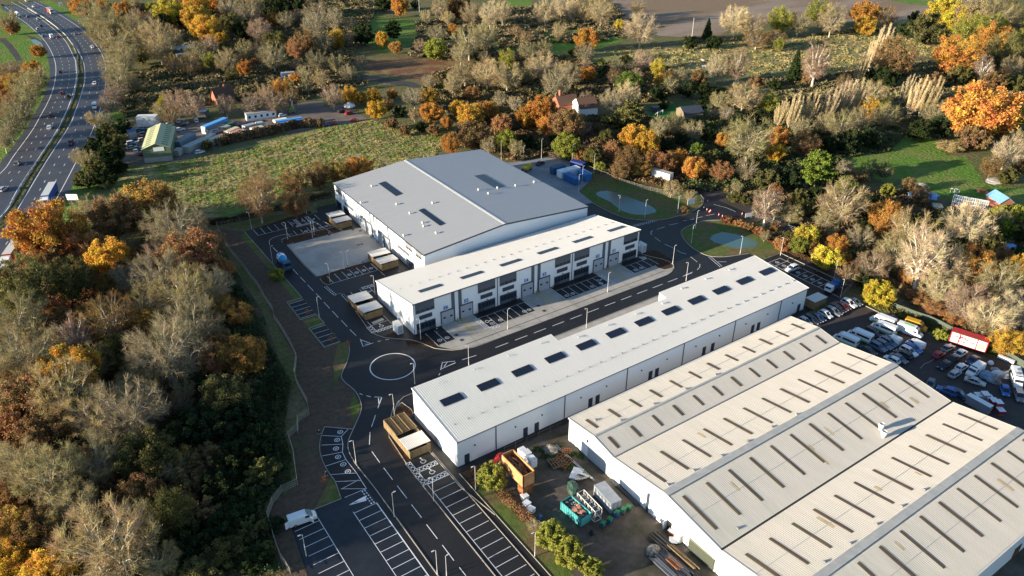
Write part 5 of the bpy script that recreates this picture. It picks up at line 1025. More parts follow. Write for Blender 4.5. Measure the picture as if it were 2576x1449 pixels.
def hedge(name, label, line, w, hgt, col, seed, per_m=260, size=.2):
    ln = smooth_line(pts(line), 80); rs = np.random.RandomState(seed); L = sum((ln[i + 1] - ln[i]).length for i in range(79)); n = int(L * per_m)
    i = rs.randint(79, size=n); t = rs.uniform(size=(n, 1)); A_ = np.array([[p.x, p.y, 0] for p in ln]); d = A_[i + 1] - A_[i]; p = A_[i] + d * t; nn = unit_v(np.stack([-d[:, 1], d[:, 0], 0 * d[:, 0]], 1))
    a = rs.uniform(0, PI, n); r = np.sqrt(rs.uniform(.2, 1, n)); lump = 1 + .3 * noise2(p[:, 0], p[:, 1], 2.0, seed)
    p = p + nn * (np.cos(a) * r * w / 2 * lump)[:, None]; p[:, 2] = np.sin(a) * r * hgt * lump + .1
    o = bpy.data.objects.new(name, quads_mesh(name, leaf_quads(rs, p, size, .4), 'undergrowth')); C.objects.link(o); o.color = (*col, 1); return tag(o, label, 'hedge')
UG = lambda *a, **k: undergrowth(*a, **k)
UG('undergrowth', 'brown leafy undergrowth below the left wood', '4:0,640 180,560 250,500 600,440 1500,300 1640,330 1700,600 1850,900 1950,1250 2000,1449 7:1300,200 1200,1449 w-20,85 w-75,190', 60000, .34, 2.0, (.176, .115, .061), 1)
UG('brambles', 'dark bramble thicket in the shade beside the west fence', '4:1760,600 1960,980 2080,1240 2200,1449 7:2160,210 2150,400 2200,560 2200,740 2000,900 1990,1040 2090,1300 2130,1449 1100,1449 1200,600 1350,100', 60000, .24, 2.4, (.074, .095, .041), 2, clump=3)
UG('bracken', 'dead red brown bracken in the clearing of the left wood', '4:600,740 820,790 800,880 900,1010 820,1180 700,1210 230,1170 60,1130 250,990 350,830', 26000, .24, 1.5, (.270, .101, .061), 3, clump=2.5)
UG('bracken', 'dead red bracken beside the dark track', '4:1740,790 1850,850 1920,930 1820,960 1760,900', 5000, .2, 1.5, (.270, .095, .054), 4, clump=2)
UG('rough_heath', 'dark tussocky heath beyond the vehicle yard', '1:1000,560 1200,490 1500,470 1800,500 2150,590 2240,690 1900,780 1560,740 1250,800 950,890 880,780', 60000, .5, .9, (.13, .125, .055), 5, thr=-.2, clump=7)
UG('undergrowth', 'scrub filling the far woods left of the north field', '1:1000,40 1800,0 2576,0 2:300,20 100,400 100,560 200,640 1:2300,760 1500,800 1240,860 900,860 950,560 1700,480 1100,440 900,200', 60000, .75, 2.6, (.189, .155, .081), 6, thr=-.3, clump=9)
UG('undergrowth', 'scrub filling the woods around the middle field', '2:560,180 1300,60 2040,30 2300,260 1900,330 1500,330 1180,420 900,470 500,430 560,330', 40000, .75, 2.4, (.203, .169, .095), 7, thr=0, clump=9)
UG('undergrowth', 'scrub filling the wood above the orange row', '2:700,560 1000,480 1200,420 1700,430 1900,480 2500,520 2576,700 2300,780 1900,780 1900,1000 1300,1000 800,900 600,700', 50000, .6, 2.6, (.189, .149, .074), 8, thr=-.3, clump=7)
UG('undergrowth', 'scrub filling the wood behind the compound', '2:850,1000 1500,900 2300,880 2576,940 2576,1449 2330,1400 2050,1330 1900,1290 1740,1220 1550,1180 1300,1230 1000,1130 780,1120', 50000, .4, 2.4, (.176, .121, .061), 9, thr=-.4, clump=6)
UG('undergrowth', 'scrub in the belts along the pasture', '3:0,280 400,300 900,280 1500,240 1700,200 1900,200 2200,220 2576,200 2576,700 2500,980 2100,1000 1940,1050 1700,1000 1500,1050 1200,1180 900,1050 700,750 600,600 1250,560 1550,500 1950,440 1950,320 1750,240 1300,230 900,280 420,310 0,330', 60000, .6, 2.2, (.176, .155, .081), 10, thr=-.25, clump=8)
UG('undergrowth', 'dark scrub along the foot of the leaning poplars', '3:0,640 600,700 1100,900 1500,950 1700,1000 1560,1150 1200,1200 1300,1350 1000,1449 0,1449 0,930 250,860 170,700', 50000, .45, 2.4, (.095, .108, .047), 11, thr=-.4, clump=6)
UG('undergrowth', 'scrub between the public lane and the gardens', '6:300,0 1700,0 1900,150 2300,200 2576,200 2576,1180 2200,1010 1900,880 1650,800 1560,680 1300,640 1180,560 900,480 760,440 620,330 950,330 860,250 500,80', 60000, .36, 2.2, (.203, .142, .074), 12, thr=-.4, clump=5)
UG('red_shrub_planting', 'rust coloured young shrubs planted along the lane by the second pond', '6:285,200 350,190 560,270 700,340 760,410 690,420 560,330 420,260 300,250', 7000, .16, 1.2, (.22, .09, .05), 13, clump=1.6, thr=-.2)
UG('ivy_verge', 'green weeds and brambles between the car park fence and the track', '6:1390,850 1560,830 1900,985 2200,1120 2576,1270 2576,1310 2300,1220 2000,1110 1700,980 1540,915', 16000, .18, 1.3, (.16, .15, .05), 14, clump=2)
UG('rough_grass', 'pale tussocks across the pasture', '2:1930,400 2200,340 2576,370 3:0,340 420,320 900,290 1300,240 1750,250 1950,330 1920,430 1700,420 1500,500 1250,545 700,575 500,575 150,560 0,520 2:2400,480', 40000, .42, .55, (.34, .29, .13), 16, thr=.15, clump=5)
UG('rough_grass', 'long pale tussocks across the meadow', '1:960,1300 1300,1230 2070,1080 2576,950 2:230,915 800,1010 700,1190 w130,262 w90,262 4:1500,200 1250,150 700,120 1:830,1449', 60000, .17, .35, (.36, .31, .13), 15, thr=.1, clump=2.2)
hedge('hedge', 'brown hedge between the containers and the meadow', '1:1640,1100 1800,1060 2050,1010 2250,960 2450,950', 4.5, 3.6, (.17, .12, .07), 21, 300, .35)
hedge('hedge', 'dark row of young shrubs along the east car park grass', '6:740,425 900,500 1050,560', 1.6, 1.3, (.13, .075, .045), 22, 220, .14)
hedge('hedge', 'low brown hedge below the meadow beside the site fence', '4:1480,240 1700,230 2000,160 2300,75 2500,35', 3, 1.6, (.085, .075, .035), 23, 200, .2)
hedge('hedge', 'brown brambles between the yard and the grass verge', '8:1200,830 1270,900 1330,960 1400,1010 1530,1200', 2.2, 1.4, (.20, .12, .06), 24, 220, .14)
hedge('hedge', 'clipped yellow green hedge below the red shed', 'h:1150,430 1250,400 1330,395 1456,385', 4, 3, (.22, .24, .05), 25, 300, .25)
# ================================================================ VEHICLES
TL.update({'v': (1880, 1760, 2.4233), 'x': (2300, 1980, 2.4267), 'y': (2100, 600, 3.64), 'z': (2500, 650, 2.912), 'g': (1050, 980, 5.85)})
def ring8(x, w, z0, zb, tuck=.9, top=.86):
    return [Vector((x, -w * tuck, z0)), Vector((x, -w, z0 + .22)), Vector((x, -w, zb - .12)), Vector((x, -w * top, zb)), Vector((x, w * top, zb)), Vector((x, w, zb - .12)), Vector((x, w, z0 + .22)), Vector((x, w * tuck, z0))]
def wheels(t, xs, w, r=.33, wd=.24):
    for x in xs:
        for s in (-1, 1):
            v = MB(); v.tube((x, s * (w - wd), r), (x, s * w + s * .01, r), r, n=12); o = v.build('wheel', 'rubber', t)
            v = MB(); v.tube((x, s * w, r), (x, s * (w + .03), r), r * .6, n=8); v.build('rim', 'steel', o)
def lights(t, xf, xb, w, z, zb=None):
    for s in (-1, 1):
        v = MB(); v.box((xf, s * (w - .25), z), (.14, .34, .16)); v.build('headlight', 'light_glass', t)
        v = MB(); v.box((xb, s * (w - .2), zb or z + .08), (.10, .26, .2)); v.build('tail_light', 'tail_red', t)
def make_car(name, cat, L=4.2, W_=1.78, H_=1.48, kind='hatch'):
    t = thing(name, 'car', cat); w = W_ / 2; zb = .88 if kind != 'suv' else 1.0; z0 = .22
    v = MB(); v.loft([ring8(-L / 2, w * .84, z0 + .12, zb - .12), ring8(-L / 2 + .12, w * .95, z0, zb - .02), ring8(-L * .3, w, z0, zb), ring8(L * .12, w, z0, zb - .01), ring8(L * .34, w * .98, z0, zb - .13), ring8(L / 2 - .12, w * .9, z0, zb - .24), ring8(L / 2, w * .76, z0 + .12, zb - .34)])
    v.build('body', 'paint_body', t, smooth=False)
    if kind == 'saloon': xs = (-L * .36, -L * .20, L * .06, L * .25)
    elif kind in ('suv', 'estate'): xs = (-L * .47, -L * .40, L * .03, L * .23)
    else: xs = (-L * .46, -L * .34, L * .03, L * .25)
    def rg(x, wd, z): return [Vector((x, -wd, zb - .03)), Vector((x, -wd * .82, z)), Vector((x, wd * .82, z)), Vector((x, wd, zb - .03))]
    hz = H_ - .05
    v = MB(); v.loft([rg(xs[0], w * .86, zb), rg(xs[1], w * .92, hz), rg(xs[2], w * .92, hz), rg(xs[3], w * .86, zb)]); v.build('windows', 'glass_dark', t)
    v = MB(); v.loft([[Vector((x, -wd, z)), Vector((x, wd, z)), Vector((x, wd, z + .05)), Vector((x, -wd, z + .05))] for x, wd, z in ((xs[1] - .12, w * .68, hz - .06), (xs[1] + .05, w * .76, hz), ((xs[1] + xs[2]) / 2, w * .78, hz + .03), (xs[2] - .05, w * .76, hz), (xs[2] + .15, w * .70, hz - .05))])
    v.build('roof', 'paint_body', t)
    v = MB()
    for s in (-1, 1):
        for xa, xb in ((xs[0], xs[1]), (xs[2], xs[3])): 
            p = Vector((xa, s * w * .87, zb if xa in (xs[0],) else hz)); q = Vector((xb, s * w * .87, hz if xb == xs[1] else zb)); p.y = s * w * (.87 if p.z == zb else .76); q.y = s * w * (.87 if q.z == zb else .76); v.tube(p, q, .05, n=4)
        v.tube((xs[1] * .35 + xs[2] * .65, s * w * .92, zb), (xs[1] * .4 + xs[2] * .6, s * w * .77, hz), .04, n=4)
    v.build('pillar', 'paint_body', t, each=True)
    wheels(t, (-L * .3, L * .31), w); lights(t, L / 2 - .08, -L / 2 + .04, w * .92, zb - .3)
    for s in (-1, 1): v = MB(); v.box((L * .17, s * (w + .1), zb + .04), (.14, .2, .14)); v.build('mirror', 'paint_body', t)
    return t
def make_van(name, cat, L=5.4, W_=2.0, H_=2.3, rear_windows=False, small=False, nose=1.2):
    t = thing(name, 'van', cat); w = W_ / 2; z0 = .28; zb = 1.25 if not small else 1.05
    def rg(x, wd, zt, c=.12): return [Vector((x, -wd * .95, z0)), Vector((x, -wd, z0 + .3)), Vector((x, -wd * .97, zt - c)), Vector((x, -wd * .84, zt)), Vector((x, wd * .84, zt)), Vector((x, wd * .97, zt - c)), Vector((x, wd, z0 + .3)), Vector((x, wd * .95, z0))]
    v = MB(); v.loft([rg(-L / 2, w * .94, H_ - .08), rg(-L / 2 + .1, w, H_), rg(L / 2 - nose - .75, w, H_), rg(L / 2 - nose - .2, w * .98, H_ - .25, .3), rg(L / 2 - nose + .35, w * .97, zb + .05), rg(L / 2 - .2, w * .92, zb - .25), rg(L / 2, w * .8, zb - .45)]); v.build('body', 'paint_body', t)
    x1, x2 = L / 2 - nose - .62, L / 2 - nose + .38
    v = MB(); v.add([(x1, -w * .76, H_ - .04), (x1, w * .76, H_ - .04), (x2, w * .86, zb + .12), (x2, -w * .86, zb + .12), (x1 + .06, -w * .76, H_ + .02), (x1 + .06, w * .76, H_ + .02), (x2 + .07, w * .86, zb + .16), (x2 + .07, -w * .86, zb + .16)], [(4, 7, 6, 5), (0, 4, 5, 1), (1, 5, 6, 2), (2, 6, 7, 3), (3, 7, 4, 0)]); v.build('windscreen', 'glass_dark', t)
    for s in (-1, 1):
        v = MB(); v.box((x1 + .02, s * (w - .01), zb + .42 if not small else zb + .35), (.85, .05, .5)); v.build('side_window', 'glass_dark', t)
        if rear_windows: v = MB(); v.box((-L * .18, s * (w - .005), zb + .50), (L * .52, .05, .55)); v.build('side_window', 'glass_dark', t)
        v = MB(); v.box((x2 - .25, s * (w + .12), zb + .2), (.12, .22, .3)); v.build('mirror', 'black_plastic', t)
    if rear_windows: v = MB(); v.box((-L / 2 + .0, 0, zb + .45), (.08, W_ * .7, .55)); v.build('rear_window', 'glass_dark', t)
    wheels(t, (-L * .3, L * .31), w, .35); lights(t, L / 2 - .1, -L / 2 + .02, w * .92, zb - .45)
    return t
def make_lorry(name, label, loc, rz, boxcol, L=16.5, box=True):
    t = thing(name, label, 'lorry', loc, rz); w = 1.27
    v = MB(); v.loft([[Vector((x, -w, .9)), Vector((x, -w, zt)), Vector((x, w, zt)), Vector((x, w, .9))] for x, zt in ((L / 2 - 2.3, 3.7), (L / 2 - 1.3, 3.75), (L / 2 - .5, 3.3), (L / 2 - .15, 2.2))]); v.box((L / 2 - 1.15, 0, .95), (2.1, 2.5, .9)); o = v.build('cab', 'paint_body', t); o.color = (.80, .80, .80, 1)
    v = MB(); v.add([(L / 2 - .12, -w * .9, 2.15), (L / 2 - .12, w * .9, 2.15), (L / 2 - .42, w * .88, 3.1), (L / 2 - .42, -w * .88, 3.1), (L / 2 - .4, -w * .9, 2.15), (L / 2 - .4, w * .9, 2.15)], [(0, 1, 2, 3), (4, 5, 1, 0)]); v.build('windscreen', 'glass_dark', t)
    v = MB(); v.box((L / 2 - .08, 0, 1.0), (.2, 2.3, .7)); v.build('grille', 'trim_dark', t)
    v = MB(); v.box((-1.3, 0, 2.55), (L - 3.0, 2.5, 2.9)); o = v.build('trailer_box', 'painted_tin', t); o.color = (*boxcol, 1)
    v = MB(); v.box((-1.3, 0, 4.03), (L - 2.95, 2.56, .06))
    for k in range(14): v.box((-1.3 - (L - 3) / 2 + (k + .5) * (L - 3) / 14, 0, 4.07), (.12, 2.5, .05))
    v.build('trailer_roof', 'steel_pale', t)
    v = MB(); v.box((-1.0, 0, .85), (L - 2.2, 1.0, .3)); v.build('chassis', 'trim_dark', t)
    wheels(t, (L / 2 - 1.3, L / 2 - 4.2, -L * .24, -L * .24 - 1.35, -L * .24 - 2.7), w, .5, .3)
    for s in (-1, 1): v = MB(); v.box((L / 2 - .06, s * .95, 1.0), (.14, .4, .25)); v.build('headlight', 'light_glass', t); v = MB(); v.box((L / 2 - .35, s * 1.42, 2.5), (.12, .25, .6)); v.build('mirror', 'trim_dark', t)
    return t
PV = {'hatch': make_car('parked_car', 'car', 4.0, 1.74, 1.48), 'saloon': make_car('parked_car', 'car', 4.6, 1.8, 1.42, 'saloon'), 'suv': make_car('parked_car', 'car', 4.5, 1.85, 1.68, 'suv'),
      'estate': make_car('parked_car', 'car', 4.7, 1.82, 1.5, 'estate'), 'van': make_van('parked_van', 'van', 5.5, 2.0, 2.4), 'minibus': make_van('parked_minibus', 'minibus', 6.4, 2.05, 2.65, True),
      'smallvan': make_van('parked_van', 'van', 4.4, 1.82, 1.85, False, True, 1.0)}
CC = dict(white=(.80, .80, .80), silver=(.42, .44, .46), grey=(.16, .17, .19), black=(.02, .02, .024), navy=(.025, .045, .12), blue=(.03, .13, .42), red=(.42, .02, .02), maroon=(.16, .02, .025), bluegrey=(.10, .15, .22), brown=(.10, .05, .035), yellow=(.60, .30, .02), green=(.05, .12, .06), cream=(.6, .55, .42))
def put(kind, tile, x, y, head, col, label, z=.03, group=None):
    a, b = src(tile, x, y); hz = {'van': 1.2, 'minibus': 1.3, 'smallvan': .9}.get(kind, .7); p = G(a, b, hz)
    r = dup(PV[kind], (p.x, p.y, z), R_(head), label, None, group, color=CC[col], colored=('body', 'roof', 'pillar', 'mirror'))
    return r
def near_head(p, line, away):
    k = min(range(1, len(line)), key=lambda i: (line[i] - p).length); t = line[k] - line[k - 1]; a = math.degrees(math.atan2(t.y, t.x)); return a + 180 if away else a
MG = 'vehicles moving on the motorway'
def mway(kind, tile, x, y, col, label, away):
    a, b = src(tile, x, y); p = G(a, b, .7); p.z = 0; put(kind, tile, x, y, near_head(p, LL if away else RR, away), col, label, .05, MG)
for a in [('estate', 'o', 325, 195, 'grey', 'dark grey car behind the white tanker on the left carriageway'), ('hatch', 'o', 450, 222, 'silver', 'silver car on the left carriageway level with the white tanker'), ('hatch', 'o', 487, 305, 'black', 'black car just ahead of a silver car on the left carriageway'),
          ('hatch', 'o', 448, 342, 'silver', 'silver car on the left carriageway beside the pale lay-by pond'), ('hatch', 'o', 515, 422, 'grey', 'dark car left of the white van on the left carriageway'), ('van', 'o', 612, 428, 'white', 'white van beside a red car on the left carriageway'),
          ('hatch', 'o', 690, 437, 'red', 'red car right of the white van on the motorway'), ('hatch', 'p', 720, 95, 'black', 'black car alone in the nearside lane of the left carriageway'), ('hatch', 'p', 742, 347, 'maroon', 'dark maroon car left of a brown one on the motorway'),
          ('estate', 'p', 825, 380, 'brown', 'brown car next to the central reservation'), ('hatch', 'p', 613, 618, 'brown', 'brownish car above the white estate on the left carriageway'), ('estate', 'p', 595, 755, 'white', 'white estate car with dark rear window on the left carriageway'),
          ('suv', 'q', 210, 430, 'grey', 'grey off road car nearest the left edge of the motorway'), ('estate', 'q', 40, 735, 'silver', 'silver estate car at the left edge of the photo'), ('suv', 'o', 25, 60, 'navy', 'dark blue vehicle at the top left corner of the motorway')]: mway(*a, True)
for a in [('hatch', 'o', 315, 8, 'white', 'white car at the very top of the right carriageway'), ('hatch', 'o', 400, 75, 'white', 'white car ahead of the red recovery lorry'), ('hatch', 'o', 900, 400, 'grey', 'dark car alone on the upper right carriageway'), ('hatch', 'o', 1103, 558, 'white', 'small white car near the hard shoulder of the right carriageway'),
          ('hatch', 'p', 1130, 235, 'white', 'white car with dark windscreen above the white van'), ('van', 'p', 1130, 500, 'white', 'tall white van on the right carriageway'), ('suv', 'q', 843, 187, 'maroon', 'dark red car on the right carriageway above the blue lorry'), ('hatch', 'r', 208, 297, 'navy', 'dark blue car behind the blue curtain sided lorry')]: mway(*a, False)
def mlorry(tile, x, y, col, label, away=False, L=16):
    a, b = src(tile, x, y); p = G(a, b, 2.5); p.z = 0; return make_lorry('lorry', label, (p.x, p.y, .05), R_(near_head(p, LL if away else RR, away)), col, L)
mlorry('r', 395, 130, (.03, .10, .38), 'articulated lorry with blue curtain sides and white cab on the motorway')
t = mlorry('r', 105, 590, (.30, .03, .03), 'articulated lorry with red trailer and white cab half behind the orange oak')
v = MB(); v.box((8.02, 0, 1.0), (.06, 1.6, .5)); v.build('front_panel', 'tail_red', t)
t = mlorry('o', 600, 122, (.36, .05, .04), 'red recovery lorry at the top of the right carriageway', L=10)
# tanker
a_, b_ = src('o', 208, 165); p = G(a_, b_, 2); t = thing('tanker_lorry', 'white tanker lorry on the upper left carriageway', 'lorry', (p.x, p.y, .05), R_(near_head(Vector((p.x, p.y, 0)), LL, True)))
v = MB(); v.tube((-5, 0, 2.3), (2.5, 0, 2.3), 1.25, n=14); v.build('tank', 'paint_white', t); v = MB(); v.box((4.2, 0, 1.8), (2.0, 2.4, 2.6)); v.build('cab', 'trim_dark', t); v = MB(); v.box((-1, 0, .85), (9, 1, .3)); v.build('chassis', 'trim_dark', t); wheels(t, (4.2, -2.5, -3.8), 1.25, .5, .3)
# east car park
GE = 'vehicles in the east car park'
for a in [('hatch', 'a', 205, 540, -90, 'silver', 'silver car half hidden by the cream shed roof, first of the upper row'), ('estate', 'a', 318, 515, -90, 'black', 'black estate car with roof rails, second in the upper row'), ('hatch', 'a', 418, 488, -90, 'navy', 'navy blue car between the black estate and the white hatchback'),
          ('hatch', 'a', 532, 430, -90, 'white', 'white hatchback fourth in the upper row of the car park'), ('estate', 'a', 662, 385, -90, 'grey', 'dark grey car right of the white hatchback'), ('estate', 'a', 722, 342, -90, 'black', 'black car between the grey and the maroon car'),
          ('saloon', 'a', 802, 300, -90, 'maroon', 'maroon car in the upper row left of the white off roader'), ('suv', 'a', 905, 262, -90, 'white', 'white off road car with white roof, second from the right of the upper row'), ('saloon', 'a', 990, 232, -90, 'bluegrey', 'blue grey saloon at the right end of the upper row'),
          ('saloon', 'b', 940, 125, -90, 'navy', 'dark blue saloon behind the topmost white minibus'), ('estate', 'b', 650, 350, -90, 'black', 'black car between two white minibuses'), ('smallvan', 'b', 950, 458, 90, 'white', 'small white van with roof bars right of the grey estates'),
          ('estate', 'b', 890, 505, -90, 'bluegrey', 'blue grey estate next to the small white van'), ('estate', 'b', 812, 550, -90, 'bluegrey', 'dark blue car in the middle of the three below the minibuses'), ('suv', 'b', 722, 590, -90, 'bluegrey', 'blue grey people carrier with roof box below the minibuses'), ('saloon', 'b', 555, 640, -90, 'black', 'black saloon beside the cream shed roof'),
          ('smallvan', 'b', 1318, 535, 90, 'white', 'white panel van at the top of the lower double row'), ('estate', 'b', 1272, 605, -90, 'blue', 'bright blue estate car below the white panel van'), ('suv', 'b', 1210, 660, -90, 'white', 'white estate car below the bright blue one'), ('suv', 'b', 1118, 705, 90, 'black', 'black estate car below the white one'),
          ('saloon', 'b', 1045, 765, -90, 'grey', 'dark grey saloon second from the bottom of the double row'), ('hatch', 'b', 940, 785, 90, 'white', 'white hatchback at the bottom of the double row'),
          ('saloon', 'c', 345, 255, 0, 'grey', 'dark open backed car in front of the red trailer'), ('hatch', 'c', 212, 352, 0, 'red', 'red hatchback at the left of the lower cars'), ('saloon', 'c', 522, 338, 180, 'white', 'white coupe with a black roof below the red trailer'), ('saloon', 'c', 410, 418, 180, 'black', 'black convertible below the white coupe'),
          ('hatch', 'c', 288, 512, 180, 'black', 'black hatchback in front of the black convertible'), ('hatch', 'c', 545, 535, 0, 'white', 'small white car with sunroof behind the silver hatchback'), ('hatch', 'c', 448, 632, 0, 'silver', 'silver hatchback seen from behind beside the hose'), ('saloon', 'c', 710, 430, 180, 'navy', 'dark blue saloon below the right end of the red trailer'),
          ('van', 'c', 748, 572, 180, 'white', 'white panel van in front of the dark blue saloon'), ('saloon', 'c', 742, 742, -70, 'silver', 'silver saloon beside the wrapped sheeting'), ('hatch', 'd', 1180, 322, 215, 'blue', 'bright blue hatchback near the right edge'), ('suv', 'd', 1385, 398, 215, 'grey', 'dark grey estate car at the right edge of the photo'),
          ('suv', 'd', 500, 372, -75, 'navy', 'dark blue estate with roof bars and a box beside the cream shed'), ('hatch', 'd', 88, 225, 200, 'grey', 'dark car partly behind the ridge of the cream shed'), ('suv', 'd', 330, 325, 105, 'blue', 'blue car behind the estate with the roof bars'),
          ('suv', 'e', 540, 322, 180, 'white', 'white people carrier alone in the new bays at the end of the terrace')]: put(*a, group=GE)
def minibus(tile, x, y, head, label):
    r = put('minibus', tile, x, y, head, 'white', label, group=GE); m = MB()
    for s in (-1, 1): m.box((-.2, s * 1.035, .62), (5.6, .03, .3))
    m.box((-3.22, 0, .75), (.03, 1.8, .45)); o = m.build('green_stripe', 'stripe_green', r); return r
MT['stripe_green'] = mat('stripe_green', (.12, .52, .06), .5)
minibus('b', 205, 460, 98, 'white minibus with green stripe nearest the cream shed'); minibus('b', 430, 395, 98, 'white minibus with green stripe and raised rear roof, second from the shed')
minibus('b', 808, 275, 100, 'white minibus with bright green side stripe in the sun'); minibus('b', 795, 160, 98, 'topmost white minibus beside the dark blue saloon')
r = put('minibus', 'b', 1230, 320, -78, 'white', 'white camper van with a green roof mark beside the yellow van', group=GE)
for o in list(r.children):
    if o.name.startswith('side_window') and abs(o.data.vertices[0].co.x) > .9 and o.dimensions.x > 2: bpy.data.objects.remove(o)
m = MB(); m.box((-.6, 0, 2.68), (2.4, .5, .05)); m.build('roof_mark', MT['stripe_green'], r)
put('van', 'b', 1325, 235, -75, 'yellow', 'yellow van with a dark roof behind the white camper van', group=GE)
r = put('minibus', 'c', 1350, 690, 215, 'white', 'white motorhome at the right edge beside the grey screen', group=GE)
m = MB(); m.box((-1.2, .3, 2.8), (1.0, .8, .2)); m.box((.6, -.3, 2.8), (.7, .7, .16)); m.build('roof_hatch', 'steel', r)
# small blue dumper by the new bays
p = pts('e:1020,580')[0]; t = thing('pickup_truck', 'blue truck with a white cab parked in the last new bay', 'truck', (p.x, p.y, .05), R_(8))
v = MB(); v.loft([[Vector((x, -1, .6)), Vector((x, -1, z)), Vector((x, 1, z)), Vector((x, 1, .6))] for x, z in ((-3, 2.3), (-1.7, 2.4), (-1.4, 2.3))]); v.build('cab', 'paint_white', t)
v = MB(); v.box((.8, 0, 1.4), (4.2, 2.1, 1.5)); v.box((1.9, 0, 2.35), (1.6, 1.9, .5)); o = v.build('truck_body', 'painted_tin', t); o.color = (.03, .11, .30, 1); wheels(t, (-2.3, 1.6), 1.0, .42); v = MB(); v.box((-2.96, 0, 1.75), (.1, 1.7, .6)); v.build('windscreen', 'glass_dark', t)
# vehicle yard
GY_ = 'vehicles in the far yard'
for a in [('hatch', 'l', 275, 345, 85, 'white', 'white car with a blue windscreen along the back of the far yard'), ('hatch', 'l', 400, 362, -60, 'silver', 'silver car second along the back of the far yard'), ('hatch', 'l', 605, 335, 80, 'white', 'white car beside the open lean-to in the far yard'), ('smallvan', 'l', 1090, 355, 90, 'white', 'white loader in front of the long cabin'),
          ('saloon', 'l', 110, 408, 10, 'white', 'white car behind the barn roof'), ('saloon', 'l', 365, 410, 10, 'black', 'black saloon beside the silver car in the far yard'), ('saloon', 'l', 305, 495, -5, 'white', 'white saloon right behind the green barn'), ('estate', 'k', 400, 388, 5, 'bluegrey', 'blue car left of the green barn roof'), ('saloon', 'k', 365, 445, 5, 'red', 'red car left of the green barn'),
          ('saloon', 'k', 300, 320, 10, 'bluegrey', 'grey blue car behind the small square cabin'), ('hatch', 'k', 460, 320, 90, 'navy', 'navy car under the small green tree'), ('saloon', 'k', 215, 510, 5, 'navy', 'dark blue car nearest the small cabin in the row of four'), ('estate', 'k', 185, 548, 5, 'white', 'white estate second in the row of four beside the scrub'), ('hatch', 'k', 195, 590, 5, 'navy', 'blue hatchback third in the row of four'),
          ('saloon', 'k', 175, 632, 5, 'silver', 'silver saloon at the front of the row of four'), ('hatch', 'k', 245, 695, 80, 'white', 'small white car covered with a sheet by the barn gable'), ('hatch', 'k', 348, 655, 85, 'grey', 'grey car close to the barn wall'), ('hatch', 'k', 330, 745, 85, 'maroon', 'dark red car at the barn corner'),
          ('hatch', 'k', 370, 495, 5, 'cream', 'cream car beside the barn wall'), ('hatch', 'k', 1395, 715, 10, 'white', 'white car by the lone bush before the containers'), ('hatch', 'm', 522, 190, 0, 'white', 'white hatchback right of the long cabin'), ('hatch', 'm', 450, 288, 5, 'silver', 'silver car behind the white and blue containers'), ('hatch', 'm', 908, 288, -30, 'silver', 'silver car right of the blue containers'),
          ('hatch', 'm', 1038, 300, -10, 'blue', 'blue car left of the red one at the yard edge'), ('hatch', 'm', 1122, 285, -15, 'red', 'red car at the yard edge right of the blue one'), ('hatch', 'm', 1385, 248, -20, 'red', 'red car on the grass at the right end of the yard'), ('estate', 'm', 1325, 165, 5, 'red', 'red estate in front of the white covered boat'),
          ('estate', 'm', 1240, 145, 0, 'black', 'black estate beside the white covered boat'), ('hatch', 'n', 830, 175, 5, 'navy', 'dark blue car behind the green container'), ('hatch', 'n', 935, 178, 5, 'blue', 'blue car behind the grey container'), ('hatch', 'n', 730, 165, 5, 'maroon', 'dark red car behind the green container'), ('smallvan', 'k', 665, 215, -30, 'white', 'white van nose out behind the barn')]: put(*a, group=GY_)
for k in PV: purge(PV[k])
# compound
p = pts('y:100,175')[0]; PVx = make_car('parked_car', 'car', 4.6, 1.8, 1.42, 'saloon'); PVx.location = (p.x, p.y, .05); PVx.rotation_euler = (0, 0, .3); PVx['label'] = 'black car at the back of the fenced compound'
for o in PVx.children: o.color = (.02, .02, .03, 1)
# white van by the lower car park, doors open
PVy = make_van('parked_van', 'van', 5.3, 1.95, 2.1); a_, b_ = src('7', 2280, 1005); p = G(a_, b_, 1.1); PVy.location = (p.x, p.y, .05); PVy.rotation_euler = (0, 0, R_(-7)); PVy['label'] = 'white van with its doors open at the top of the lower car park'
for o in PVy.children: o.color = (.62, .70, .80, 1) if 'body' not in o.name else (.80, .80, .80, 1)
v = MB(); v.box((1.5, -1.35, 1.05), (.15, .9, 1.3), rz=.5); v.build('front_door', 'paint_white', PVy); v = MB(); v.box((-3.0, -.95, 1.2), (.9, .06, 1.6), rz=.4); v.build('rear_door', 'paint_white', PVy); v = MB(); v.box((-2.66, 0, 1.2), (.04, 1.5, 1.4)); v.build('load_space_shade', 'black_plastic', PVy)  # black sheet at the rear paints the shade inside the open van
# concrete mixer
p = pts('g:420,430')[0]; t = thing('mixer_lorry', 'concrete mixer lorry with a white and blue drum on the west road', 'lorry', (p.x, p.y + .5, .05), R_(-90))
v = MB(); vs = [(.55, -3.6), (1.0, -3.0), (1.35, -1.8), (1.35, -.4), (.9, 1.0), (.35, 1.4)]
rings = [[Vector((x, r * math.cos(2 * PI * i / 16), 2.5 + .12 * (-x) * .3 + r * math.sin(2 * PI * i / 16))) for i in range(16)] for r, x in vs]
v.loft(rings[:4]); v.build('drum', 'paint_white', t); v = MB(); v.loft(rings[3:]); o = v.build('drum_front', 'painted_tin', t); o.color = (.05, .30, .55, 1)
v = MB()
for k in range(10): a0 = k * .62; x = -3 + k * .42; r = 1.4; v.box((x, r * math.cos(a0), 2.5 + r * math.sin(a0)), (.5, .3, .3))
o = v.build('drum_spiral', 'painted_tin', t); o.color = (.03, .15, .35, 1)
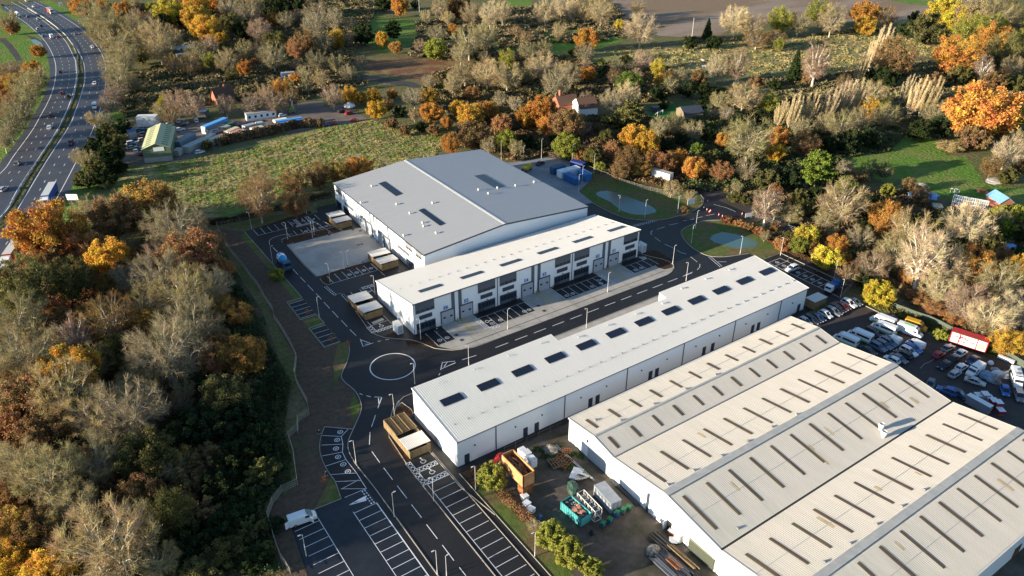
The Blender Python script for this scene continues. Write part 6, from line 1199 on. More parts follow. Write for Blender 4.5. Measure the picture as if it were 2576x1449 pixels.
v = MB(); v.box((2.9, 0, 1.9), (1.8, 2.4, 2.3)); o = v.build('cab', 'painted_tin', t); o.color = (.03, .10, .18, 1); v = MB(); v.box((3.83, 0, 2.3), (.06, 2.0, .9)); v.build('windscreen', 'glass_dark', t)
v = MB(); v.box((-.2, 0, .95), (7.6, 1.0, .4)); v.build('chassis', 'trim_dark', t); wheels(t, (2.9, -1.8, -3.1), 1.2, .5, .3)
# ================================================================ CONTAINERS, TRAILERS AND STORED THINGS
def container(label, p0, p1, depth, hgt, col, name='shipping_container', cat='container', z=.05, side=1, roofcol=None, frontcol=None):
    p0 = Vector((p0[0], p0[1], 0)); u = Vector((p1[0] - p0[0], p1[1] - p0[1], 0)); L = u.length; t = thing(name, label, cat, (p0.x, p0.y, z), math.atan2(u.y, u.x)); d = depth * side
    v = MB(); n = max(4, int(L / .45)); ys = (0, d)
    v.span(.0, min(ys) + .04, .12, L, max(ys) - .04, hgt)
    for k in range(n):
        x = L * (k + .5) / n; v.box((x, d / 2, hgt / 2 + .05), (L / n * .5, abs(d), hgt - .3)); 
    o = v.build('body', 'painted_tin', t); o.color = (*col, 1)
    v = MB(); v.span(-.02, min(ys) - .02, hgt, L + .02, max(ys) + .02, hgt + .07); o = v.build('roof', 'painted_tin', t); o.color = (*(roofcol or col), 1)
    v = MB(); v.span(-.08, min(ys) + .1, .2, -.005, max(ys) - .1, hgt - .1); v.tube((-.12, d * .35, .3), (-.12, d * .35, hgt - .2), .04, n=4); v.tube((-.12, d * .65, .3), (-.12, d * .65, hgt - .2), .04, n=4); o = v.build('end_doors', 'painted_tin', t); o.color = (*(frontcol or col), 1)
    return t
def cont(label, s, depth, hgt, col, side=1, **k):
    p = pts(s); return container(label, p[0], p[1], depth, hgt, col, side=side, **k)
cont('dark blue container standing behind the white cabin in the compound', 'y:290,330 465,285', 2.6, 2.7, (.03, .10, .20))
cont('white site cabin between the blue containers in the compound', 'y:405,388 675,318', 3.2, 2.8, (.72, .76, .80), name='site_cabin', cat='cabin')
cont('navy container with a flat pale edge at the back of the compound', 'y:525,225 705,275', 2.6, 3.0, (.02, .04, .18))
cont('blue container with white marks on its side, nearest the pond', 'y:590,485 430,400', 2.9, 2.7, (.02, .12, .33), side=-1)
cont('bright blue container at the right of the compound', 'y:740,425 835,408', 6.0, 2.7, (.03, .17, .42))
p = pts('2:1398,1290')[0]; t = thing('dump_truck', 'yellow dumper truck beside the roof edge of the warehouse', 'truck', (p.x, p.y, .05), R_(20)); v = MB(); v.loft([[Vector((x, -1.1, z0)), Vector((x, -1.1, 2.0)), Vector((x, 1.1, 2.0)), Vector((x, 1.1, z0))] for x, z0 in ((-2.4, 1.6), (-1.4, .8), (.6, .8))]); o = v.build('tipping_body', 'painted_tin', t); o.color = (.62, .42, .02, 1); v = MB(); v.box((1.7, 0, 1.5), (1.6, 1.9, 1.7)); o = v.build('cab', 'painted_tin', t); o.color = (.62, .42, .02, 1); wheels(t, (-1.5, 1.6), 1.1, .5, .35)
cont('white box trailer parked among the trees beyond the pond', 'z:178,150 390,215', 2.6, 3.6, (.78, .76, .72), name='box_trailer', cat='trailer', side=1, roofcol=(.4, .4, .38))
G_c = 'containers in the far yard'
for s, d, h_, c, sd, lb in [('n:155,320 555,150', 2.6, 3.4, (.10, .34, .70), 1, 'bright blue roofed trailer behind the old containers'), ('n:205,332 560,215', 2.6, 2.5, (.26, .17, .14), 1, 'brown container between the blue trailer and the grey container'), ('n:215,345 535,240', 2.6, 2.5, (.27, .31, .29), -1, 'grey green container in front of the brown one'),
                            ('n:215,480 400,345', 2.5, 2.5, (.46, .42, .34), 1, 'beige container at the back of the front trio'), ('n:275,520 505,430', 2.6, 2.7, (.46, .42, .33), 1, 'grey sided container with a cream roof at the front left'), ('n:300,400 500,345', 2.4, 2.6, (.30, .12, .12), 1, 'dark red roofed container behind the cream one'),
                            ('n:545,240 690,190', 2.5, 2.5, (.05, .12, .09), 1, 'dark green container behind the cream containers'), ('n:555,380 760,290', 2.5, 2.6, (.58, .50, .33), 1, 'cream container left of the one with the pink roof'), ('n:650,400 830,330', 2.5, 2.6, (.50, .22, .18), 1, 'container with a faded pink roof'), ('n:700,425 905,350', 2.5, 2.7, (.44, .42, .34), 1, 'grey container with a blue panel in front of the pink roofed one'),
                            ('n:860,280 1060,225', 2.6, 2.6, (.30, .31, .35), 1, 'grey roofed container behind the long cream one'), ('n:990,335 1200,290', 2.9, 2.8, (.50, .44, .32), 1, 'long cream container next to the hedge'), ('n:1085,215 1190,190', 2.6, 2.4, (.32, .40, .46), 1, 'small blue grey box at the right of the containers'),
                            ('m:440,330 590,300', 2.4, 2.6, (.75, .70, .62), 1, 'white roofed container left of the pair of blue ones'), ('m:470,375 790,325', 2.3, 2.9, (.03, .14, .55), 1, 'first long bright blue container by the hedge'), ('m:455,350 770,300', 2.3, 2.9, (.06, .30, .62), 1, 'second long blue container behind the first')]:
    t = cont(lb, s, d, h_, c, sd, roofcol=(min(c[0] * 1.15, .8), min(c[1] * 1.15, .8), min(c[2] * 1.1, .8)), frontcol=(.62, .60, .52)); t['group'] = G_c
cont('small square cabin with a blue roof beside the scrub', 'k:140,485 280,460', 4, 2.8, (.46, .46, .44), name='site_cabin', cat='cabin', roofcol=(.07, .14, .30))
cont('white fronted open store at the back left of the far yard', 'k:285,280 640,270', 4, 4.6, (.72, .72, .70), name='store_building', cat='shed')
cont('grey lean-to building against the right side of the barn', 'k:935,640 1060,650', 12, 2.5, (.22, .26, .28), name='lean_to', cat='shed')
cont('old pale trailer parked right of the barn', 'k:1090,740 1220,760', 13, 2.8, (.33, .36, .33), name='box_trailer', cat='trailer')
cont('short pale trailer between the barn and the old trailer', 'k:925,800 1035,805', 4, 2.4, (.36, .37, .32), name='box_trailer', cat='trailer')
cont('open lean-to with a curved grey roof at the back of the far yard', 'l:640,310 785,310', 5, 3.2, (.10, .10, .11), name='open_shed', cat='shed', roofcol=(.4, .42, .46))
p = pts('m:1325,120')[0]; t = thing('covered_boat', 'white covered boat on the grass at the end of the far yard', 'boat', (p.x, p.y, 0)); v = MB(); v.lathe((0, 0, .5), [(1.2, 0), (2.9, 1.0), (2.6, 1.7), (1.0, 2.1), (.7, 2.9)], 10); v.build('hull', 'plastic_wrap', t)
p = pts('m:640,165')[0]; t = thing('telehandler', 'green machine with raised white forks beside the white hatchback', 'forklift', (p.x, p.y, 0)); v = MB(); v.box((0, 0, 1.2), (3.6, 2.2, 1.3)); v.box((-.4, 0, 2.2), (1.5, 1.5, .9)); o = v.build('body', 'painted_tin', t); o.color = (.18, .24, .09, 1); v = MB(); v.span(.4, -.8, 1, .6, -.6, 6); v.span(.4, .9, 1, .6, 1.1, 6.3); v.build('mast', 'paint_white', t); wheels(t, (-1.2, 1.3), 1.2, .55, .35)
# blue truck in the trees
cont('blue lorry cab and grey box half hidden in the trees by the wood lane', '1:2130,600 2230,590', 2.6, 3.2, (.35, .38, .45), name='box_lorry', cat='lorry', frontcol=(.02, .06, .5))
# red show trailer with lettering on its long side
p = pts('c:340,195 870,370'); u = p[1] - p[0]; L = u.length; ang = math.atan2(u.y, u.x); t = thing('show_trailer', 'long red and white show trailer with red lettering by the east fence', 'trailer', (p[0].x, p[0].y, .05), ang)
v = MB(); v.span(0, .05, .9, L, 2.5, 3.6); v.build('body', 'paint_white', t); MT['red_paint'] = mat('red_paint', (.50, .02, .03), .4, .1, 1, col2=(.25, .05, .04), scale2=.7)
v = MB(); v.span(-.05, -.02, 3.6, L + .05, 2.6, 3.8); o = v.build('roof', 'red_paint', t)
v = MB()
for x in (0, L * .24, L * .72, L - .12): v.span(x - .06, -.06, .9, x + .18, .05, 3.6)
v.span(0, -.05, .75, L, 2.5, .9); v.build('frame', 'red_paint', t)
v = MB(); v.span(L, .1, 1.0, L + .05, 2.4, 3.5); v.build('end_panel', 'red_paint', t); v = MB(); v.span(L * .76, -.03, 1.1, L * .95, .045, 2.9); v.build('picture_panel', MT['patch'], t)
text_mesh("L'AL", 1.15, 'red_paint', (.35, .03, 2.35), (PI / 2, 0, 0), t, 'lettering'); text_mesh("MA", 1.0, 'red_paint', (L * .26, .03, 2.5), (PI / 2, 0, 0), t, 'lettering'); text_mesh("L  M", .8, 'red_paint', (L * .26, .03, 1.35), (PI / 2, 0, 0), t, 'lettering')
v = MB()
for cx_, cz in ((L * .45, 2.5), (L * .62, 2.2)):
    for k in range(6): a0 = k * 1.05; v.tube((cx_ + .28 * math.cos(a0), .06, cz + .22 * math.sin(a0)), (cx_ + .28 * math.cos(a0), .03, cz + .22 * math.sin(a0)), .17, n=7)
    v.span(cx_ - .05, .03, cz - .9, cx_ + .05, .05, cz)
v.build('painted_flower', 'timber_grey', t); v = MB(); v.span(.5, 1.0, .05, L - .5, 1.4, .75); v.build('chassis', 'trim_dark', t); wheels(t, (L * .35, L * .42), 2.2, .45, .3)
# pallet stacks and wrapped goods by the cream sheds
def stack(label, s, w, l, hgt, col, ang=-35, name='pallet_stack', cat='stacked goods', layers=5):
    p = pts(s)[0]; t = thing(name, label, cat, (p.x, p.y, .05), R_(ang)); v = MB(); rr = random.Random(hash(s) % 999)
    for k in range(layers): v.box((rr.uniform(-.04, .04), rr.uniform(-.04, .04), .16 + (k + .5) * (hgt - .16) / layers), (w * rr.uniform(.95, 1), l * rr.uniform(.95, 1), (hgt - .16) / layers * .94))
    o = v.build('goods', 'painted_tin', t); o.color = (*col, 1); v = MB(); v.box((0, 0, .08), (w, l, .14)); v.build('pallet', 'timber_grey', t); v = MB(); v.box((0, 0, hgt + .02), (w * 1.02, l * 1.02, .05)); v.build('top_sheet', 'plastic_wrap', t); return t
stack('long pallet stack with a pale top sheet beside the cream sheds', 'w166.4,55.2', 1.5, 5.4, 2.2, (.20, .22, .26), ang=-3, layers=6)
for i, (s, c, lb) in enumerate([('d:770,450', (.35, .36, .42), 'small grey stack at the left of the pallet rows'), ('d:860,470', (.34, .30, .33), 'pale topped square stack behind the long pallet stack'), ('d:925,500', (.33, .28, .30), 'narrow stack between the square one and the red stack'), ('d:985,560', (.22, .03, .04), 'dark red stack with a pale top right of the square stack'), ('d:1050,590', (.24, .04, .05), 'dark red stack second from the right'), ('d:1095,665', (.25, .03, .05), 'low dark red stack at the right end of the pallet rows')]): stack(lb, s, 1.5, 1.7, (1.3, 2.0, 1.6, 1.9, 2.0, 1.2)[i], c)
def lump(name, label, cat, s, w, l, h_, m, seed, ang=0):
    p = pts(s)[0]; rs = random.Random(seed); v = MB(); n = 10; rings = []
    for k in range(6):
        f = k / 5; r = math.sqrt(max(0.02, 1 - (f * .97) ** 2)); rings.append([Vector((w / 2 * r * math.cos(2 * PI * i / n) * rs.uniform(.8, 1.15), l / 2 * r * math.sin(2 * PI * i / n) * rs.uniform(.8, 1.15), f * h_ * rs.uniform(.9, 1.1))) for i in range(n)])
    v.loft(rings); o = v.build(name, m); o.location = (p.x, p.y, .03); o.rotation_euler = (0, 0, R_(ang)); return tag(o, label, cat)
MT['tarp_blue'] = mat('tarp_blue', (.20, .30, .42), .45, .3, 1.5, bump=.2, bscale=2); MT['tarp_green'] = mat('tarp_green', (.03, .07, .05), .5, .3, 1.5, bump=.2, bscale=2); MT['scrap'] = mat('scrap', (.28, .25, .22), .7, .5, 3, col2=(.10, .09, .08), scale2=1.2, bump=.3, bscale=3)
lump('sheeted_boat', 'blue wrapped boat behind the silver saloon', 'boat', 'c:920,700', 2.4, 5, 1.8, 'tarp_blue', 3, -20); lump('sheeted_pile', 'dark blue sheeted pile left of the wrapped boat', 'pile', 'c:850,670', 2, 3, 1.4, 'tarp_blue', 4); lump('white_boat_hull', 'upturned white hull near the rubble', 'boat', 'c:1110,665', 2.4, 3.8, 1.2, 'plastic_wrap', 5, 20)
lump('coiled_hose', 'pale coil of ducting behind the white hull', 'hose', 'c:1040,600', 1.6, 2.6, 1.0, 'concrete', 6); lump('orange_pile', 'small orange sheeted pile behind the white hull', 'pile', 'c:1180,615', .9, 1.4, .7, 'timber', 7); lump('rubble_pile', 'black and white rubbish pile beside the grey screen', 'pile', 'c:1010,740', 3, 4, 1.0, 'scrap', 8)
lump('rubbish_bags', 'small pile of white bags behind the white van', 'bags', 'c:965,490', 1.4, 1.4, .9, 'plastic_wrap', 9)
p = pts('c:1065,400 1305,500'); v = MB(); u = p[1] - p[0]; v.box((u.x / 2, u.y / 2, .5), (u.length, .9, .7), rz=math.atan2(u.y, u.x)); o = v.build('white_beam', 'paint_white'); o.location = (p[0].x, p[0].y, .1); tag(o, 'long white box lying along the green fence', 'beam')
p = pts('c:985,345 1285,640'.replace('985,345', '985,790').replace('1285,640', '1285,640')); v = MB(); u = p[1] - p[0]; v.box((u.x / 2, u.y / 2, 1.0), (u.length, .08, 2.0), rz=math.atan2(u.y, u.x)); o = v.build('screen_panel', 'steel'); o.location = (p[0].x, p[0].y, .02); tag(o, 'grey upright screen between the rubbish and the motorhome', 'screen')
v = MB(); v.strip(smooth_line(pts('c:160,410 80,465 0,500 b:1456,540'.split(' b:')[0] + ' c:-60,560'), 20), .14, .03, h=.1); o = v.build('hose', 'fence_steel'); tag(o, 'pale hose running from the red hatchback across the car park', 'hose')
# south yard
def open_box(t, L, Wd, z0, z1, th, m, name, col=None, taper=0):
    v = MB(); v.span(0, 0, z0, L, Wd, z0 + th); v.span(0, 0, z0, L, th, z1); v.span(0, Wd - th, z0, L, Wd, z1); v.span(0, 0, z0, th, Wd, z1); v.span(L - th, 0, z0, L, Wd, z1)
    o = v.build(name, m, t)
    if col: o.color = (*col, 1)
    return o
pv = [G(*src('v', 435, 285), 6.2), G(*src('v', 265, 135), 6.2), G(*src('v', 540, 255), 6.2)]
u = pv[1] - pv[0]; ang = math.atan2(u.y, u.x)
t = thing('scrap_hopper', 'tall rusty timber sided hopper full of brown scrap beside the round conifer', 'hopper', (pv[0].x, pv[0].y, .03), PI / 2); MT['rust_ply'] = mat('rust_ply', (.52, .26, .11), .8, .25, 1.2, col2=(.38, .17, .07), scale2=.6)
open_box(t, 7.6, 2.9, 3.0, 6.2, .18, 'rust_ply', 'hopper_wall'); t.rotation_euler = (0, 0, PI / 2); t.location = (pv[0].x + 2.9, pv[0].y, .03)
v = MB(); v.span(.4, .3, 0, 2.2, 2.6, 3.0); v.build('support', 'rust', t); v = MB(); v.span(.3, .2, 0, .6, .5, 3); v.span(6.8, .2, 0, 7.1, .5, 3); v.span(6.8, 2.3, 0, 7.1, 2.6, 3); v.build('leg', 'rust', t)
v = MB(); rs = random.Random(5)
for k in range(26): a0 = rs.uniform(-.5, .5); v.box((rs.uniform(1.2, 6.2), rs.uniform(.6, 2.2), 5.3 + rs.uniform(-.3, .5)), (rs.uniform(1.2, 3), rs.uniform(.15, .4), .18), rz=a0, ry=rs.uniform(-.15, .15))
v.build('scrap_metal', 'rust', t)
p = pts('v:985,775 790,600'); u = p[1] - p[0]; t = thing('skip', 'open turquoise skip full of rubble and pink insulation', 'skip', (p[0].x, p[0].y, .05), math.atan2(u.y, u.x)); L = u.length
open_box(t, L, -2.9 if False else 2.7, .15, 2.2, .1, 'painted_tin', 'skip_wall', (.06, .30, .32)); t.rotation_euler = (0, 0, math.atan2(u.y, u.x) + 0)
t.location = (p[0].x + 2.7 * math.sin(math.atan2(u.y, u.x)), p[0].y - 2.7 * math.cos(math.atan2(u.y, u.x)), .05)
v = MB()
for k in range(12): v.box((L * (k + .5) / 12, 2.74, 1.2), (.16, .12, 1.9)); v.box((L * (k + .5) / 12, -.04, 1.2), (.16, .12, 1.9))
o = v.build('rib', 'painted_tin', t); o.color = (.07, .33, .34, 1)
v = MB(); rs = random.Random(8)
for k in range(50): v.box((rs.uniform(.6, L - .6), rs.uniform(.4, 2.3), rs.uniform(1.2, 1.8)), (rs.uniform(.3, 1), rs.uniform(.3, .9), rs.uniform(.2, .5)), rz=rs.uniform(0, 3), rx=rs.uniform(-.4, .4))
v.build('rubble', 'scrap', t); v = MB(); MT['pink'] = mat('pink', (.55, .27, .18), .9, .2, 3)
for k in range(16): v.box((rs.uniform(1.2, 3.4), rs.uniform(.6, 2.1), rs.uniform(1.8, 2.1)), (rs.uniform(.5, 1.1), rs.uniform(.3, .7), .2), rz=rs.uniform(0, 3), rx=rs.uniform(-.3, .3))
v.build('insulation', 'pink', t)
p = pts('v:1265,645 1105,460'); u = p[1] - p[0]; a0 = math.atan2(u.y, u.x); t = container('grey shipping container standing beside the white scaffold tower frame', (p[0].x + 2.5 * math.sin(a0), p[0].y - 2.5 * math.cos(a0)), (p[1].x + 2.5 * math.sin(a0), p[1].y - 2.5 * math.cos(a0)), 2.5, 2.6, (.30, .33, .37), frontcol=(.28, .31, .36))
p = pts('v:1180,690 1010,510'); u = p[1] - p[0]; L = u.length; t = thing('scaffold_tower', 'pale metal lattice frame lying between the skip and the grey container', 'frame', (p[0].x, p[0].y, .05), math.atan2(u.y, u.x)); v = MB()
for y in (0, 1.6):
    for z in (.1, 2.8): v.tube((0, y, z), (L, y, z), .08, n=5)
    for k in range(6): x = L * k / 5; v.tube((x, y, .1), (x, y, 2.8), .06, n=4); 
    for k in range(5): v.tube((L * k / 5, y, .1), (L * (k + 1) / 5, y, 2.8), .04, n=4)
for k in range(6): x = L * k / 5; v.tube((x, 0, 2.8), (x, 1.6, 2.8), .06, n=4); v.tube((x, 0, .1), (x, 1.6, .1), .06, n=4); v.tube((x, 0, 1.4), (x, 1.6, 1.4), .05, n=4)
v.build('lattice', 'steel_pale', t)
for i, (s, hh) in enumerate([('v:430,80', 1.6), ('v:470,110', 1.8), ('v:490,150', 1.6), ('v:520,185', 2.2)]):
    st_ = stack(['white block stack at the far end of the row of four', 'second white block stack from the far end', 'third white block stack in the row of four', 'tallest white block stack nearest the hopper'][i], s, 1.5, 1.6, hh, (.78, .78, .78), 0, 'block_stack', 'stacked blocks', 4)
for i, s in enumerate(['v:450,500', 'v:470,570', 'v:510,625']): stack(['small white crate stack behind the hopper', 'white crate stack in the middle by the brambles', 'white bag stack nearest the grey bush'][i], s, 1.3, 1.3, 1.1, (.68, .68, .68), 10 * i, 'crate_stack', 'stacked crates', 3)
for i, (s, lb) in enumerate([('v:810,150', 'large rusty frame pallet leaning on the rubble'), ('v:850,55', 'small rusty panel at the far end by the pipes'), ('v:760,165', 'dark timber pallet beside the rusty frame')]):
    p = pts(s)[0]; t = thing('metal_pallet', lb, 'pallet', (p.x, p.y, .1), R_(20 + 30 * i)); v = MB(); sz = (3.4, 1.8, 3.0)[i]
    for k in range(6): v.box((0, -sz / 2 + sz * k / 5, .5), (sz, .14, .1))
    v.build('slats', 'rust' if i < 2 else 'timber_grey', t); v = MB(); v.box((-sz / 2 + .2, 0, .35), (.15, sz, .25)); v.box((sz / 2 - .2, 0, .35), (.15, sz, .25)); v.box((0, 0, .35), (.15, sz, .25)); v.build('bearers', 'rust' if i < 2 else 'timber_grey', t)
p = pts('v:945,265')[0]; t = thing('sheet_stack', 'white moulded sheet with grey panels piled on it', 'panels', (p.x, p.y, .05), .6); v = MB(); v.box((0, 0, .25), (3.4, 2.2, .2)); v.build('white_sheet', 'plastic_wrap', t); v = MB()
for k in range(8): v.box((-1.2 + k * .1, -.6 - .2 * k, .5 + .08 * k), (1.8, .8, .04), rz=.2 * k, rx=.2)
v.build('grey_panels', 'steel', t)
lump('tarpaulin_heap', 'dark green tarpaulin heap behind the skip', 'tarpaulin', 'v:910,400', 2.6, 4.4, 1.4, 'tarp_green', 11, -30); lump('speedboat', 'red upturned boat by the end of the white terrace', 'boat', 'v:210,115', 2, 4.2, 1.1, 'red_paint', 12, -60); lump('scrap_heap', 'tangled grey scrap on the weeds behind the pallets', 'scrap', 'v:700,40', 3, 4, 1.2, 'scrap', 13)
for i, s in enumerate(['v:222,185', 'v:250,168', 'v:603,690']): p = pts(s)[0]; v = MB(); v.lathe((0, 0, 0), [(.29, 0), (.31, .3), (.29, .45), (.31, .6), (.29, .9), (.2, .92)], 12); o = v.build('plastic_drum', 'painted_tin'); o.color = (.03, .12, .40, 1); o.location = (p.x, p.y, .03); tag(o, ['left one of two blue drums behind the round conifer', 'right one of two blue drums behind the round conifer', 'single blue drum by the bare bush'][i], 'drum')
for i, (s, c) in enumerate([('v:1195,760', (.02, .10, .22)), ('v:1260,725', (.02, .10, .22)), ('v:1330,660', (.03, .17, .5)), ('v:1390,630', (.2, .26, .26)), ('v:1440,605', (.03, .2, .12))]):
    p = pts(s)[0]; t = thing('wheeled_bin', ['green lidded blue bin nearest the yard, left of a pair', 'green lidded blue bin at the right of the pair', 'bright blue bin with a green lid standing alone', 'grey bin with a bulging green lid', 'green bin closest to the white wall'][i], 'bin', (p.x, p.y, .05), .4); v = MB(); v.loft([[Vector((sx * .42, -sy * .36, z)) for sx, sy in ((-a_, -a_), (a_, -a_), (a_, a_), (-a_, a_))] for z, a_ in ((.15, .95), (1.1, 1.25))]); o = v.build('bin_body', 'painted_tin', t); o.color = (*c, 1); v = MB(); v.box((0, 0, 1.15), (1.15, .98, .08)); v.box((0, 0, 1.22), (.9, .75, .08)); o = v.build('lid', 'painted_tin', t); o.color = (.015, .17, .065, 1); wheels(t, (-.4, .4), .5, .1, .06)
def beams(name, label, s, n, L, spread, m, ang, z=.2, seed=1, th=.16, cat='beams'):
    p = pts(s)[0]; v = MB(); rs = random.Random(seed)
    for k in range(n): v.box((rs.uniform(-.3, .3), -spread / 2 + spread * k / max(1, n - 1), z + rs.uniform(0, .25)), (L * rs.uniform(.8, 1), th, th), rz=rs.uniform(-.03, .03))
    o = v.build(name, m); o.location = (p.x, p.y, 0); o.rotation_euler = (0, 0, R_(ang)); return tag(o, label, cat)
beams('steel_beams', 'dark steel sections stacked against the white gable wall', 'v:1440,430', 12, 9, 2.2, 'trim_dark', 88, seed=2); beams('steel_beams', 'black bundle of bars at the top of the lower scrap stack', 'x:740,390', 12, 5.5, 2.0, 'black_plastic', 92, seed=3, z=.5); beams('timber_beams', 'pale timbers on the lower scrap stack', 'x:940,540', 5, 7, 1.0, 'timber', 92, .7, 4, .13)
beams('steel_beams', 'long grey sections below the pale timbers', 'x:850,600', 10, 8, 2.4, 'trim_dark', 92, .3, 5); beams('steel_pipes', 'bundle of grey tubes at the left of the scrap stack', 'x:760,640', 6, 6, 1.1, 'louvre', 92, .4, 6, .2); beams('timber_beams', 'short brown frame among the scrap beams', 'x:850,610', 4, 3.5, 1.2, 'rust', 92, .9, 7, .14)
lp = pts('v:740,0 1110,335'); v = MB(); v.tube((lp[0].x, lp[0].y, .4), (lp[1].x, lp[1].y, .4), .07, n=6); v.tube((lp[0].x + .35, lp[0].y, .4), (lp[1].x + .25, lp[1].y, .4), .07, n=6); tag(v.build('long_pipes', 'steel_pale'), 'two very long pale pipes on the yard by the white gable', 'pipes'); beams('steel_pipes', 'black and white plastic pipes left of the cabin roof', 'x:1000,620', 8, 6.5, 1.4, 'black_plastic', 92, .3, 9, .18, cat='pipes')
lump('scrap_heap', 'tangled black scrap with wheels left of the beams', 'scrap', 'x:660,460', 3.4, 2.6, 1.0, 'scrap', 14); lump('scrap_heap', 'small dark engine block on the yard', 'scrap', 'x:80,295', 1.4, 1.2, .7, 'black_plastic', 15)
p = pts('x:1165,690 945,500'); u = p[1] - p[0]; t = container('dark green roofed cabin against the white gable wall', (p[0].x + 1.6, p[0].y), (p[1].x + 1.6, p[1].y + .5), 3.0, 2.7, (.07, .08, .06), name='site_cabin', cat='cabin', side=-1, roofcol=(.20, .20, .13))
v = MB(); v.box((u.length * .55, -1.2, 2.95), (2.2, .5, .3)); v.build('roof_lamp_box', 'steel_pale', t)
cont('small pale cube tank beside the cabin', 'x:905,400 975,370', 1.6, 2.0, (.50, .51, .48), name='water_tank', cat='tank')
stack('orange brick stack at the bottom of the gable wall', 'x:1405,670', 1.6, 2.2, 1.5, (.42, .12, .05), 20, 'brick_stack', 'stacked bricks'); stack('white block stack beside the orange bricks', 'x:1300,650', 1.6, 2.2, 1.2, (.5, .5, .48), 30, 'block_stack', 'stacked blocks')
stack('low rusty crate stack by the open door', 'x:840,300', 1.2, 1.5, 1.0, (.34, .13, .06), 20, 'crate_stack', 'stacked crates'); stack('orange pallet lying by the open door', 'x:850,370', 1.5, 1.5, .35, (.40, .2, .08), 45, 'crate_stack', 'pallet', 2)
# yard to the south east of the sheds
cont('brown box trailer at the lower right corner', 'D:2480,1449 2560,1395', 3, 2.6, (.12, .08, .05), name='box_trailer', cat='trailer'); 
# garden things by the far right field
def ringfence(name, label, s, r, m, hgt=1.4):
    p = pts(s)[0]; v = MB()
    for k in range(20): a0 = 2 * PI * k / 20; a1 = 2 * PI * (k + 1) / 20; v.add([(r * math.cos(a), r * math.sin(a), z) for a, z in ((a0, 0), (a1, 0), (a1, hgt), (a0, hgt))] + [((r - .08) * math.cos(a), (r - .08) * math.sin(a), z) for a, z in ((a0, 0), (a1, 0), (a1, hgt), (a0, hgt))], [(0, 1, 2, 3), (7, 6, 5, 4), (3, 2, 6, 7)])
    o = v.build(name, m); o.location = (p.x, p.y, 0); tag(o, label, 'pen')
ringfence('round_pen', 'round grey pen at the edge of the east field', 'h:440,160', 3.2, 'steel')
cont('stack of straw coloured boards beside the open shed', 'h:570,375 665,385', 4, 1.6, (.42, .36, .26), name='board_stack', cat='boards')
lump('earth_heap', 'pale rubble heap on the garden lawn', 'heap', 'h:1180,85', 9, 6, 1.0, 'concrete', 21); lump('compost_heap', 'brown compost heap beside the garden lawn', 'heap', 'h:1060,200', 2, 6, 1.6, 'bracken_ground', 22)
t = thing('glass_frame', 'small white open frame standing behind the greenhouse', 'frame', pts('h:780,225')[0]); v = MB()
for a, b in (((0, 0, 0), (0, 0, 2.4)), ((3, 0, 0), (3, 0, 1.6)), ((0, 0, 2.4), (3, 0, 1.6)), ((0, 0, .1), (3, 0, .1)), ((0, 0, .1), (3, 0, 1.6)), ((0, 1.8, 0), (0, 1.8, 2.4)), ((3, 1.8, 0), (3, 1.8, 1.6)), ((0, 1.8, 2.4), (3, 1.8, 1.6)), ((0, 0, 2.4), (0, 1.8, 2.4)), ((3, 0, 1.6), (3, 1.8, 1.6))): v.tube(a, b, .07, n=4)
v.build('frame', 'paint_white', t)
